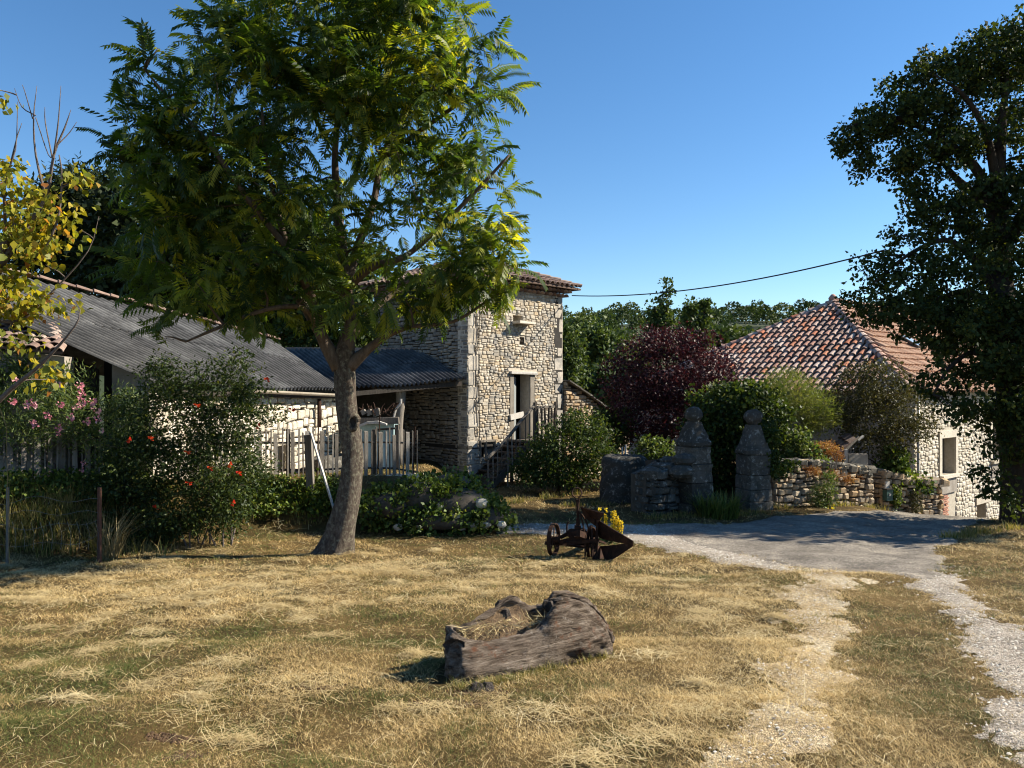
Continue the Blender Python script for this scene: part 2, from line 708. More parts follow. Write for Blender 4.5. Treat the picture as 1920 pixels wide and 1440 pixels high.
def gravel(name, cols, grain, gs=60.0):
    m, nt, b = _new(name)
    pos = nt.nodes.new("ShaderNodeNewGeometry").outputs["Position"]
    v = nt.nodes.new("ShaderNodeTexVoronoi")
    v.inputs["Scale"].default_value = gs
    nt.links.new(pos, v.inputs["Vector"])
    big = _noise(nt, 1.3, 6, 0.7, pos)
    rb = _ramp(nt, cols)
    nt.links.new(big.outputs["Fac"], rb.inputs[0])
    hs = nt.nodes.new("ShaderNodeSeparateColor")
    nt.links.new(v.outputs["Color"], hs.inputs[0])
    rg = _ramp(nt, grain)
    nt.links.new(hs.outputs[0], rg.inputs[0])
    c = _mix(nt, rb.outputs[0], rg.outputs[0], 1.0, 'MULTIPLY')
    fn_ = _noise(nt, 22, 9, 0.8, pos)
    rn_ = _ramp(nt, [(0.34, (0.62, 0.60, 0.58)), (0.5, (0.98, 0.97, 0.96)), (0.66, (1.28, 1.26, 1.22))])
    nt.links.new(fn_.outputs["Fac"], rn_.inputs[0])
    c = _mix(nt, c, rn_.outputs[0], 1.0, 'MULTIPLY')
    nt.links.new(c, b.inputs["Base Color"])
    b.inputs["Roughness"].default_value = 0.95
    b.inputs["Specular IOR Level"].default_value = 0.08
    bp = nt.nodes.new("ShaderNodeBump")
    bp.inputs["Strength"].default_value = 0.7
    bp.inputs["Distance"].default_value = 0.015
    bp.invert = True
    nt.links.new(v.outputs["Distance"], bp.inputs["Height"])
    nt.links.new(bp.outputs[0], b.inputs["Normal"])
    return m


M_ASPH = gravel("worn_asphalt", [(0.34, (0.135, 0.12, 0.102)), (0.5, (0.205, 0.183, 0.158)), (0.62, (0.28, 0.25, 0.21)), (0.75, (0.40, 0.345, 0.28))], [(0.1, (0.55, 0.55, 0.56)), (0.7, (1.1, 1.1, 1.1)), (0.95, (1.7, 1.65, 1.6))], 80)
M_GRAV = gravel("limestone_gravel", [(0.36, (0.20, 0.175, 0.15)), (0.48, (0.35, 0.305, 0.255)), (0.7, (0.47, 0.42, 0.36))], [(0.1, (0.45, 0.43, 0.41)), (0.5, (0.95, 0.95, 0.95)), (0.95, (1.3, 1.3, 1.3))], 90)
M_GRAVL = gravel("straw_gravel", [(0.34, (0.26, 0.19, 0.10)), (0.46, (0.40, 0.31, 0.19)), (0.58, (0.52, 0.44, 0.31)), (0.72, (0.60, 0.53, 0.42))], [(0.1, (0.5, 0.48, 0.46)), (0.6, (1.0, 1.0, 1.0)), (0.95, (1.3, 1.3, 1.3))], 90)
sheet("gravel_verge", VERGE, M_GRAV, 0.07, 0.010, amp=0.2)
sheet("road", ASPHALT, M_ASPH, 0.07, 0.020)
sheet("gravel_track", TRACK_L, M_GRAVL, 0.05, 0.006, amp=0.35)
sheet("gravel_track", TRACK_R, M_GRAV, 0.05, 0.010, amp=0.3)

# ------------------------------------------------------------------ mown grass and hay
HAY = [  # loose swaths of hay: x, y, half width x, half width y, strength
    (-3.1, 8.7, 2.2, 0.9, 1.0), (-1.1, 10.3, 1.6, 0.6, 0.8), (-4.6, 10.0, 1.6, 0.6, 0.9), (0.3, 9.6, 1.2, 0.5, 0.7),
    (-3.0, 7.4, 1.4, 0.35, 0.7), (2.3, 9.2, 0.8, 0.3, 0.6), (-1.6, 5.3, 1.0, 0.3, 0.5), (0.2, 4.6, 1.2, 0.3, 0.5), (2.1, 6.6, .4, 1.6, .7), (1.6, 4.7, .45, 1.0, .9), (2.7, 8.8, .4, 1.0, .6)]


def hayness(x, y):
    h = np.zeros_like(x)
    for a, b, rx, ry, s in HAY:
        h = np.maximum(h, s * np.exp(-((x - a) / rx) ** 2 - ((y - b) / ry) ** 2))
    return h


LOGPOLY = [(-0.55, 5.15), (0.75, 5.95), (0.75, 6.5), (0.3, 6.5), (-0.5, 5.75)]


def bare(x, y):
    """1 where road or gravel shows."""
    s = np.maximum(np.maximum(ragged(ASPHALT, x, y), ragged(TRACK_R, x, y, 0.22)), ragged(VERGE, x, y, .2) - .05)
    return sstep(-0.16, 0.22, s) * (0.55 + 0.6 * sstep(0.1, 0.3, s) + 0.25 * vnoise(x, y, .15, 52))


def in_view(x, y):
    return (np.abs(x) < 0.70 * y + 1.9)


def greenness(x, y):
    g = 0.415 + (vnoise(x, y, 1.3, 21) - .5) * 0.45 + (vnoise(x, y, 0.42, 22) - .5) * 0.42 + (vnoise(x, y, 3.5, 23) - .5) * .22 + (vnoise(x, y, 0.14, 24) - .5) * .25
    strip = sstep(-0.2, 0.25, sdist(x, y, STRIP))
    g = g + 0.26 * strip - 0.30 * hayness(x, y)
    g = g + 0.25 * sstep(11.2, 12.0, y) * (x < -2.5) * (sdist(x, y, TERRACE) > -0.3)
    return g


STRIP = pix_poly([(1590, 1075), (1720, 1090), (1760, 1140), (1850, 1265), (1960, 1440), (1560, 1440), (1600, 1300), (1605, 1200)])


def blades(n, y0, y1, hmin, hmax, wid, seed):
    y = np.sqrt(R.uniform(y0 ** 2, y1 ** 2, n))
    x = R.uniform(-1, 1, n) * (0.70 * y + 1.9)
    k = R.random(n) > bare(x, y) * 0.985
    tl = sstep(-0.12, 0.30, ragged(TRACK_L, x, y, 0.3))
    k &= R.random(n) > tl * np.clip(0.22 + 0.06 * y, 0, 0.92) * (0.35 + 0.9 * vnoise(x, y, .3, 51))
    k &= sdist(x, y, ASPHALT) < 0.12
    k &= ~((x > 5.3) & (y > 17.6))
    k &= sdist(x, y, LOGPOLY) < -0.02
    k &= R.random(n) < 0.25 + 0.9 * vnoise(x, y, 0.22, 31)
    x, y = x[k], y[k]
    n = len(x)
    z = G(x, y)
    g = greenness(x, y) + R.normal(size=n) * 0.19
    h = R.uniform(hmin, hmax, n) * 0.75 * (0.4 + 0.8 * vnoise(x, y, 0.5, 33)) * (1 + 0.5 * np.clip(g - 0.5, 0, 1))
    a = R.uniform(0, 2 * np.pi, n)
    lean = R.uniform(0.5, 3.2, n) * h
    w = wid * R.uniform(0.6, 1.4, n)
    b = a + R.uniform(0.8, 2.2, n)
    p0 = np.stack([x - np.cos(b) * w, y - np.sin(b) * w, z - 0.004], 1)
    p1 = np.stack([x + np.cos(b) * w, y + np.sin(b) * w, z - 0.004], 1)
    p2 = np.stack([x + np.cos(a) * lean, y + np.sin(a) * lean, z + h], 1)
    V = np.stack([p0, p1, p2], 1).reshape(-1, 3)
    return V, g


def join_tris(parts):
    V = np.concatenate([p[0] for p in parts])
    t = np.concatenate([p[1] for p in parts])
    return V, np.arange(len(V)).reshape(-1, 3), t


def plain_attr_mat(name, stops, trans=0.25, rough=0.65):
    m, nt, b = _new(name)
    a = nt.nodes.new("ShaderNodeAttribute")
    a.attribute_name = "tint"
    r = _ramp(nt, stops)
    nt.links.new(a.outputs["Fac"], r.inputs[0])
    nt.links.new(r.outputs[0], b.inputs["Base Color"])
    b.inputs["Roughness"].default_value = rough
    b.inputs["Specular IOR Level"].default_value = 0.2
    tr = nt.nodes.new("ShaderNodeBsdfTranslucent")
    nt.links.new(r.outputs[0], tr.inputs[0])
    mx = nt.nodes.new("ShaderNodeMixShader")
    mx.inputs[0].default_value = trans
    nt.links.new(b.outputs[0], mx.inputs[1])
    nt.links.new(tr.outputs[0], mx.inputs[2])
    nt.links.new(mx.outputs[0], nt.nodes["Material Output"].inputs[0])
    return m


M_GRASS = plain_attr_mat("mown_grass", [(0.12, (0.70, 0.52, 0.245)), (0.30, (0.50, 0.345, 0.145)), (0.43, (0.28, 0.185, 0.073)), (0.54, (0.165, 0.14, 0.044)), (0.68, (0.12, 0.138, 0.034)), (0.9, (0.075, 0.10, 0.026))])
M_STRAW = plain_attr_mat("straw", [(0.0, (0.22, 0.145, 0.07)), (0.3, (0.42, 0.31, 0.14)), (0.7, (0.62, 0.50, 0.27)), (1.0, (0.76, 0.66, 0.43))], 0.15)
V, Fq, t = join_tris([blades(380000, 3.1, 5.0, 0.009, 0.034, 0.0018, 1), blades(310000, 4.9, 6.6, 0.010, 0.038, 0.0021, 5), blades(290000, 6.3, 10.2, 0.013, 0.045, 0.003, 2), blades(150000, 10, 15.5, 0.02, 0.065, 0.005, 3), blades(45000, 15, 22, 0.03, 0.10, 0.008, 4)])
setting("grass", np_mesh("grass", V, Fq, tint=t, mats=[M_GRASS]), kind="stuff", label="short mown grass, green and straw coloured, covering the yard", cat="grass")


def straws(n, y0, y1, L0, L1, w, hayonly=False):
    y = np.sqrt(R.uniform(y0 ** 2, y1 ** 2, n))
    x = R.uniform(-1, 1, n) * (0.70 * y + 1.9)
    h = hayness(x, y)
    k = R.random(n) < (0.30 + 0.75 * h) * (0.45 + 0.8 * vnoise(x, y, 0.6, 41))
    k &= R.random(n) > bare(x, y) * 0.97
    k &= sdist(x, y, ASPHALT) < 0.05
    k &= sdist(x, y, LOGPOLY) < 0.05
    k &= ~((x > 5.3) & (y > 17.6))
    x, y = x[k], y[k]
    n = len(x)
    h = hayness(x, y)
    L = R.uniform(L0, L1, n) * R.uniform(0.4, 1.2, n)
    a = R.uniform(0, 2 * np.pi, n)
    bend = R.normal(size=n) * 0.22
    zo = R.uniform(0.008, 0.035, n) + h * R.uniform(0, 0.05, n)

    def pt(s, off):
        aa = a + bend * s
        px = x + np.cos(aa) * L * s
        py = y + np.sin(aa) * L * s
        return px + np.cos(aa + 1.57) * w * off, py + np.sin(aa + 1.57) * w * off
    V = []
    tilt = R.normal(size=n) * 0.10
    for s, o in ((-.5, -1), (-.5, 1), (0, 1), (0, -1), (.5, 1), (.5, -1)):
        qx, qy = pt(s, o)
        V.append(np.stack([qx, qy, G(qx, qy) + zo + np.abs(tilt * L * (s + .5)) + (abs(s) < .1) * 0.008], 1))
    V = np.stack(V, 1).reshape(-1, 3)
    b = np.arange(n)[:, None] * 6
    Fq = np.concatenate([b + np.array([[0, 1, 2, 3]]), b + np.array([[3, 2, 4, 5]])])
    t = np.tile(np.clip(R.beta(2, 2.2, n) + 0.15 * h, 0, 1), 2)
    return V, Fq, t


SS = [straws(34000, 3.3, 6.5, 0.02, 0.13, 0.0010), straws(1500, 3.3, 6.5, 0.15, 0.36, 0.0014), straws(34000, 6.2, 11, 0.03, 0.18, 0.0016), straws(2200, 6.2, 11, .2, .45, .0018), straws(11000, 10.5, 14.5, 0.08, 0.3, 0.003)]


def raked(n):
    """Small raked heaps of hay: stalks lying across each other."""
    VV, FF, TT, o = [], [], [], 0
    k = 0
    while k < n:
        y = math.sqrt(random.uniform(3.8 ** 2, 12.5 ** 2))
        x = random.uniform(-.68, .45) * y
        a = np.array([x]), np.array([y])
        if bare(*a)[0] > .05 or sdist(*a, TRACK_L)[0] > -.1 or sdist(*a, LOGPOLY)[0] > -.1 or random.random() > .25 + hayness(*a)[0]:
            continue
        k += 1
        m = random.randint(70, 170)
        rx, ry, hh = random.uniform(.08, .32), random.uniform(.07, .22), random.uniform(.015, .06)
        r = np.clip(R.normal(size=(m, 2)) * .5, -1.1, 1.1)
        cx, cy = x + r[:, 0] * rx, y + r[:, 1] * ry
        cz = G(cx, cy) + .008 + R.random(m) * hh * np.exp(-(r ** 2).sum(1))
        an = R.normal(size=m) * 1.1 + random.uniform(0, 3.14)
        L = R.uniform(.04, .20, m) * .5
        w = .0009 + .00012 * y
        d = np.stack([np.cos(an), np.sin(an), R.normal(size=m) * .16], 1)
        sx = np.stack([-np.sin(an), np.cos(an), np.zeros(m)], 1)
        c = np.stack([cx, cy, cz], 1)
        V = np.stack([c - d * L[:, None] - sx * w, c - d * L[:, None] + sx * w, c + d * L[:, None] + sx * w, c + d * L[:, None] - sx * w], 1).reshape(-1, 3)
        VV.append(V)
        FF.append(np.arange(4 * m).reshape(m, 4) + o)
        TT.append(np.clip(R.beta(2, 2, m) * random.uniform(.55, 1.05), 0, 1))
        o += 4 * m
    return np.concatenate(VV), np.concatenate(FF), np.concatenate(TT)


SS.append(raked(190))
o, VV, FF, TT = 0, [], [], []
for v, f, t in SS:
    VV.append(v)
    FF.append(f + o)
    TT.append(t)
    o += len(v)
setting("hay", np_mesh("hay", np.concatenate(VV), np.concatenate(FF), tint=np.concatenate(TT), mats=[M_STRAW]), kind="stuff", label="loose pale hay stalks strewn over the mown grass", cat="hay")


def pebbles(n, poly, amp, smin, smax, thr):
    p = np.array(poly)
    x = R.uniform(p[:, 0].min() - .4, p[:, 0].max() + .4, n)
    y = R.uniform(p[:, 1].min() - .4, p[:, 1].max() + .4, n)
    k = (ragged(poly, x, y, amp) + R.normal(size=n) * .10 > thr) & in_view(x, y)
    x, y = x[k], y[k]
    n = len(x)
    z = G(x, y) + 0.012
    s_ = (smin + (smax - smin) * R.random(n) ** 3.0)
    base = np.array([(1, 0, 0), (0, 1, 0), (-1, 0, 0), (0, -1, 0), (0, 0, .7), (0, 0, -.5)], float)
    V = base[None] * (s_[:, None, None] * R.uniform(.6, 1.35, (n, 6, 1)))
    a = R.uniform(0, 6.28, n)
    ca, sa_ = np.cos(a)[:, None], np.sin(a)[:, None]
    V = np.stack([V[..., 0] * ca - V[..., 1] * sa_, V[..., 0] * sa_ + V[..., 1] * ca, V[..., 2]], -1)
    V += np.stack([x, y, z], 1)[:, None, :]
    f = np.array([(0, 1, 4), (1, 2, 4), (2, 3, 4), (3, 0, 4)])
    return V.reshape(-1, 3), (np.arange(n)[:, None, None] * 6 + f[None]).reshape(-1, 3), np.repeat(R.random(n), 4)


M_PEB = plain_attr_mat("limestone_chips", [(0.0, (0.20, 0.17, 0.14)), (0.4, (0.42, 0.37, 0.31)), (1.0, (0.62, 0.58, 0.51))], 0.0, 0.9)
o, VV, FF, TT = 0, [], [], []
for v, f, t in (pebbles(34000, TRACK_R, .3, .003, .016, .02), pebbles(26000, TRACK_L, .35, .003, .013, .05), pebbles(12000, VERGE, .2, .006, .022, .0), pebbles(26000, ASPHALT, .16, .003, .012, .0)):
    VV.append(v)
    FF.append(f + o)
    TT.append(t)
    o += len(v)
setting("gravel", np_mesh("gravel", np.concatenate(VV), np.concatenate(FF), tint=np.concatenate(TT), mats=[M_PEB]), kind="stuff", label="loose pale limestone chips lying on the wheel tracks and the road", cat="gravel")

# ------------------------------------------------------------------ far hill and its wood
def hill_z(x, y):
    c = 17.8 + 4.2 * np.exp(-((x - 100) / 80) ** 2) + 0.6 * np.sin(x / 23.0)
    return -13 + (c + 13) * sstep(95, 235, y + 0.0 * x) * (1 - 0.35 * sstep(240, 420, y))


M_HILL = solid("wooded_slope", [(0.3, (0.02, 0.03, 0.012)), (0.7, (0.05, 0.065, 0.025))], 0.2, bump=0)
setting("hill", grid_mesh("hill", np.arange(-260, 330, 12.0), np.arange(88, 420, 12.0), hill_z), M_HILL)
M_FOREST = leaf_mat("forest_leaves", [(0.0, (0.022, 0.036, 0.014)), (0.5, (0.038, 0.062, 0.02)), (0.8, (0.06, 0.09, 0.026)), (1.0, (0.10, 0.12, 0.03))], 0.2, (1.3, 1.3, .5), 0.6, 0.15)


def wood():
    VV, FF, TT, o = [], [], [], 0
    rows = []
    for y in np.concatenate([np.arange(96, 238, 10), [242, 250]]):
        nx = int((0.35 * y + 60) / 6.5)
        for x in np.linspace(-0.12 * y - 12, 0.62 * y + 25, nx):
            rows.append((x + random.uniform(-3, 3), y + random.uniform(-4, 4)))
    for x, y in rows:
        z = float(hill_z(np.array([x]), np.array([y]))[0])
        r = random.uniform(2.4, 4.4)
        h = r * random.uniform(0.85, 1.35)
        n = 420 if y > 205 else 260
        u = unit(n)
        u[:, 2] = np.abs(u[:, 2]) * 1.1 - 0.25
        lump = 0.72 + 0.42 * vnoise(u[:, 0] * 3 + x, u[:, 1] * 3 + u[:, 2] * 2 + y, 0.75, 5)
        c = np.array([x, y, z + h * 0.45]) + u * np.array([r, r, h]) * lump[:, None]
        d = u + 0.7 * unit(n)
        v, f = leaf_quads(c, 0.7, 0.5, d, 0.3)
        VV.append(v)
        FF.append(f + o)
        o += len(v)
        TT.append(np.clip(random.uniform(0.05, 0.85) + R.normal(size=n) * 0.1, 0, 0.99))
    return np_mesh("woodland", np.concatenate(VV), np.concatenate(FF), tint=np.concatenate(TT), mats=[M_FOREST])


setting("woodland", wood(), kind="stuff", label="dense green wood covering the far hillside", cat="wood")

# ------------------------------------------------------------------ stone walls
def stone_meshes(prefix, n, mat, rough=0.06, bulge=0.10, cut=0.12):
    """Pool of unit stones: front at +z of a box -0.5..0.5 wide and high, -1..0 deep."""
    out = []
    for _ in range(n):
        V, Fs = [], []
        g = [-0.5, -0.5 + cut, 0.5 - cut, 0.5]
        for j, b in enumerate(g):
            for i, a in enumerate(g):
                edge = (i in (0, 3)) or (j in (0, 3))
                corner = (i in (0, 3)) and (j in (0, 3))
                x = a + random.uniform(-rough, rough) * (0.5 if edge else 1)
                y = b + random.uniform(-rough, rough) * (0.5 if edge else 1)
                if corner:
                    x *= 1 - random.uniform(0.02, 0.16)
                    y *= 1 - random.uniform(0.02, 0.16)
                z = (-0.28 if edge else 0.0) + random.uniform(-bulge, bulge)
                V.append((max(-.5, min(.5, x)), max(-.5, min(.5, y)), z))
        for j in range(3):
            for i in range(3):
                a = j * 4 + i
                Fs.append((a, a + 1, a + 5, a + 4))
        rim = [0, 1, 2, 3, 7, 11, 15, 14, 13, 12, 8, 4]
        o = len(V)
        for k in rim:
            x, y, z = V[k]
            V.append((x * 0.96, y * 0.96, -1.0))
        for k in range(12):
            a, b = rim[k], rim[(k + 1) % 12]
            Fs.append((b, a, o + k, o + (k + 1) % 12))
        me = bpy.data.meshes.new(prefix)
        me.from_pydata(V, [], Fs)
        me.materials.append(mat)
        me.update()
        out.append(me)
    return out


def layout(W, Hf, ch, sw, holes=(), quoin_l=0, quoin_r=0, wob=0.02, base=0.0):
    """Coursed rubble: list of stones (u0, u1, v0, v1)."""
    st = []
    if callable(Hf):
        hmax = max(Hf(W * k / 40.0) for k in range(41))
    else:
        hmax = Hf
        Hf = (lambda u, h=Hf: h)
    qh = []
    for side, qw in ((0, quoin_l), (1, quoin_r)):
        if qw:
            v, k = base, 0
            while v < Hf(0 if side == 0 else W) - 0.1:
                h = random.uniform(0.30, 0.52)
                w = qw * (1.0 if k % 2 else 0.68) * random.uniform(0.9, 1.1)
                v1 = min(v + h, Hf(0 if side == 0 else W))
                qh.append((0, w, v, v1) if side == 0 else (W - w, W, v, v1))
                v, k = v1, k + 1
    st += qh
    holes = list(holes) + qh
    v = base
    while v < hmax - 0.03:
        h = random.uniform(*ch)
        if v + h > hmax - 0.05:
            h = hmax - v
        u = 0.0
        first = True
        while u < W - 0.02:
            w = random.uniform(*sw) * (random.uniform(0.45, 1.0) if first else 1)
            first = False
            u1 = min(u + w, W)
            if W - u1 < sw[0] * 0.45:
                u1 = W
            cells = [(u, u1, v, v + h)]
            if h > ch[0] * 1.25 and random.random() < 0.22:
                m = v + h * random.uniform(0.4, 0.6)
                cells = [(u, u1, v, m), (u, u1, m, v + h)]
            for c in cells:
                pieces = [c]
                for q in holes:
                    nxt = []
                    for a in pieces:
                        if a[1] <= q[0] + 1e-4 or a[0] >= q[1] - 1e-4 or a[3] <= q[2] + 0.25 * (a[3] - a[2]) or a[2] >= q[3] - 0.25 * (a[3] - a[2]):
                            nxt.append(a)
                        else:
                            if q[0] - a[0] > 0.05:
                                nxt.append((a[0], q[0], a[2], a[3]))
                            if a[1] - q[1] > 0.05:
                                nxt.append((q[1], a[1], a[2], a[3]))
                    pieces = nxt
                for a in pieces:
                    um = (a[0] + a[1]) / 2
                    if a[3] <= Hf(um) + 0.06:
                        st.append(a)
                    elif a[2] < Hf(um) - 0.05:
                        st.append((a[0], a[1], a[2], Hf(um)))
            u = u1
        v += h
    return st


def lay_stones(parent, pool, st, O, u, n, gap=0.012, depth=0.13, proud=0.02, limit=300, wob=0.02, wl=1.3, name="stone", rest="small_stones", seed=0, roll=0.03):
    """Lays the stones of a face as separate objects (the largest) and one joined rest."""
    O, u, n = Vector(O), Vector(u).normalized(), Vector(n).normalized()
    up = Vector((0, 0, 1))
    order = sorted(st, key=lambda a: -(a[1] - a[0]) * (a[3] - a[2]))
    Vr, Fr, Tr, off = [], [], [], 0
    for k, (u0, u1, v0, v1) in enumerate(order):
        um, vm = (u0 + u1) / 2, (v0 + v1) / 2
        w, h = u1 - u0 - gap, v1 - v0 - gap
        if w < 0.015 or h < 0.015:
            continue
        dv = wob * math.sin(um * 6.28 / wl + vm * 1.1 + seed) + wob * 0.6 * math.sin(um * 6.28 / (wl * .37) + seed * 2 + vm * 2)
        c = O + u * um + up * (vm + dv) + n * random.uniform(-proud * 0.3, proud)
        a = random.uniform(-roll, roll)
        uu = u * math.cos(a) + up * math.sin(a)
        vv = -u * math.sin(a) + up * math.cos(a)
        M = Matrix(((uu.x * w, vv.x * h, n.x * depth, c.x), (uu.y * w, vv.y * h, n.y * depth, c.y), (uu.z * w, vv.z * h, n.z * depth, c.z), (0, 0, 0, 1)))
        me = random.choice(pool)
        if k < limit:
            obj(name, me, parent, M)
        else:
            A = np.array([tuple(q.co) for q in me.vertices])
            MM = np.array(M)
            Vr.append(A @ MM[:3, :3].T + MM[:3, 3])
            fs = np.array([tuple(p.vertices) for p in me.polygons])
            Fr.append(fs + off)
            Tr.append(np.full(len(fs), random.random()))
            off += len(A)
    if Vr:
        obj(rest, np_mesh(rest, np.concatenate(Vr), np.concatenate(Fr), tint=np.concatenate(Tr), mats=[pool[0].materials[0]]), parent, stuff=True)


CREAM = [(0.0, (0.34, 0.295, 0.24)), (0.25, (0.49, 0.44, 0.365)), (0.5, (0.56, 0.505, 0.42)), (0.72, (0.52, 0.44, 0.33)), (0.88, (0.47, 0.365, 0.24)), (1.0, (0.37, 0.34, 0.30))]
WARM = [(0.0, (0.33, 0.25, 0.17)), (0.3, (0.52, 0.41, 0.28)), (0.6, (0.57, 0.48, 0.36)), (0.8, (0.53, 0.34, 0.16)), (1.0, (0.32, 0.27, 0.23))]
WHITE = [(0.0, (0.46, 0.41, 0.33)), (0.4, (0.58, 0.53, 0.44)), (0.8, (0.63, 0.58, 0.50)), (1.0, (0.52, 0.44, 0.33))]
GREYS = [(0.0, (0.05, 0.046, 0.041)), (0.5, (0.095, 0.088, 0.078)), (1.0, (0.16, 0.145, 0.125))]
M_ST_TOWER = stone_mat("tower_stone", CREAM, (0.24, 0.23, 0.215), 0.38)
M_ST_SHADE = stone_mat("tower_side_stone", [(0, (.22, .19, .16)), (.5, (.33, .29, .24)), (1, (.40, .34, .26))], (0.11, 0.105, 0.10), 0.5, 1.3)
M_ST_WARM = stone_mat("garden_stone", WARM, (0.12, 0.11, 0.10), 0.32, 1.6)
M_ST_WHITE = stone_mat("pale_stone", WHITE, (0.40, 0.36, 0.29), 0.1, 2.0)
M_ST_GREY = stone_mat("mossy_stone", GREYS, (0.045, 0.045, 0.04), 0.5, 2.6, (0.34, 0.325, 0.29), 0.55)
M_MORTAR = solid("lime_mortar", [(0.3, (0.34, 0.29, 0.23)), (0.7, (0.50, 0.44, 0.36))], 8, 0.95, 0.5, 50)
M_MORTARL = solid("pale_mortar", [(0.3, (0.36, 0.31, 0.24)), (0.7, (0.50, 0.45, 0.37))], 8, 0.95, 0.5, 50)
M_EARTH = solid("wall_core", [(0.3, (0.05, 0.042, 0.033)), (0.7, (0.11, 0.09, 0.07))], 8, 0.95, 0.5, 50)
POOL_TOWER = stone_meshes("stone", 14, M_ST_TOWER)
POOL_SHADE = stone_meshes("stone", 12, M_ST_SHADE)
POOL_WARM = stone_meshes("stone", 14, M_ST_WARM, 0.09, 0.13, 0.2)
POOL_WHITE = stone_meshes("stone", 12, M_ST_WHITE, 0.09, 0.10, 0.2)
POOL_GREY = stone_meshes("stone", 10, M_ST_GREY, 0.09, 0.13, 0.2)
POOL_QUOIN = stone_meshes("quoin", 8, stone_mat("dressed_stone", [(0, (.42, .38, .33)), (.6, (.55, .50, .43)), (1, (.48, .42, .34))], (0.19, 0.185, 0.175), 0.45, 2.6), 0.02, 0.05, 0.06)

M_WOOD = solid("weathered_wood", [(0.3, (0.10, 0.085, 0.07)), (0.55, (0.19, 0.165, 0.14)), (0.75, (0.30, 0.275, 0.245))], 5, 0.85, 0.5, 30, (6, 6, 0.8), per_piece=0.4)
M_WOODD = solid("dark_wood", [(0.3, (0.035, 0.028, 0.022)), (0.7, (0.10, 0.08, 0.065))], 5, 0.85, 0.5, 30, (6, 6, 0.8), per_piece=0.4)
M_WOODP = solid("bleached_wood", [(0.3, (0.35, 0.32, 0.29)), (0.7, (0.56, 0.53, 0.49))], 5, 0.85, 0.4, 30, (6, 6, 0.8))
M_RUST = solid("rusted_iron", [(0.25, (0.014, 0.008, 0.006)), (0.5, (0.034, 0.017, 0.011)), (0.75, (0.085, 0.038, 0.021))], 14, 0.8, 0.4, 60, metallic=0.1, spec=.15)
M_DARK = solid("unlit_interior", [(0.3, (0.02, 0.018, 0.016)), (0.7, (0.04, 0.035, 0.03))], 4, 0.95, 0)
M_FIBRO = solid("grey_fibre_cement", [(0.25, (0.032, 0.031, 0.03)), (0.5, (0.082, 0.079, 0.076)), (0.72, (0.165, 0.16, 0.153))], 2.2, 0.85, 0.25, 40, per_piece=0.22)
TILE_COLS = [((0.36, 0.18, 0.13), (0.47, 0.28, 0.21)), ((0.43, 0.29, 0.23), (0.55, 0.42, 0.35)), ((0.40, 0.135, 0.07), (0.47, 0.19, 0.10)), ((0.19, 0.115, 0.09), (0.29, 0.20, 0.165)), ((0.35, 0.21, 0.16), (0.48, 0.33, 0.265))]
M_TILES = [solid("roof_clay", [(0.3, a), (0.7, b)], 7, 0.85, 0.3, 40, per_piece=0.5) for a, b in TILE_COLS]
M_TILEO = [solid("orange_clay", [(0.3, (0.33, 0.18, 0.115)), (0.7, (0.45, 0.28, 0.19))], 5, 0.85, 0.3, 40, per_piece=0.5)]
M_TILED = [solid("old_roof_clay", [(0.3, (0.13, 0.085, 0.07)), (0.6, (0.24, 0.16, 0.125)), (0.8, (0.34, 0.27, 0.22))], 7, 0.9, 0.3, 40, per_piece=0.5)]
M_DECK = solid("roof_underside", [(0.3, (0.07, 0.045, 0.035)), (0.7, (0.13, 0.085, 0.065))], 5, 0.9, 0.2)


def wall_box(name, parent, O, u, n, W, H, T, mat):
    """Solid core of a wall behind its stones; H may be a list of (u, height)."""
    O, u, n = Vector(O), Vector(u).normalized(), Vector(n).normalized()
    if not isinstance(H, list):
        H = [(0, H), (W, H)]
    m = MB()
    pts = [O, O + u * W] + [O + u * a + Vector((0, 0, h)) for a, h in reversed(H)]
    m.plate([p - n * T / 2 for p in pts], n * T)
    return obj(name, m.mesh(name, mat), parent)


# ------------------------------------------------------------------ clay tile roofs
def tile_mesh(mat, L=0.45, r0=0.112, r1=0.074):
    V, Fs = [], []
    k = 6
    for ring, (y, r) in enumerate(((0, r0), (L, r1), (0, r0 - 0.018), (L, r1 - 0.018))):
        for i in range(k + 1):
            a = math.pi * i / k
            V.append((math.cos(a) * r, y, math.sin(a) * r * 0.85))
    q = k + 1
    for i in range(k):
        Fs.append((i, i + 1, q + i + 1, q + i))
        Fs.append((2 * q + i + 1, 2 * q + i, 3 * q + i, 3 * q + i + 1))
        Fs.append((i + 1, i, 2 * q + i, 2 * q + i + 1))
    me = bpy.data.meshes.new("roof_tile")
    me.from_pydata(V, [], Fs)
    me.materials.append(mat)
    me.update()
    return me


TILE_POOL = [tile_mesh(m) for m in M_TILES]
TILE_O = [tile_mesh(m) for m in M_TILEO]
TILE_D = [tile_mesh(m) for m in M_TILED]


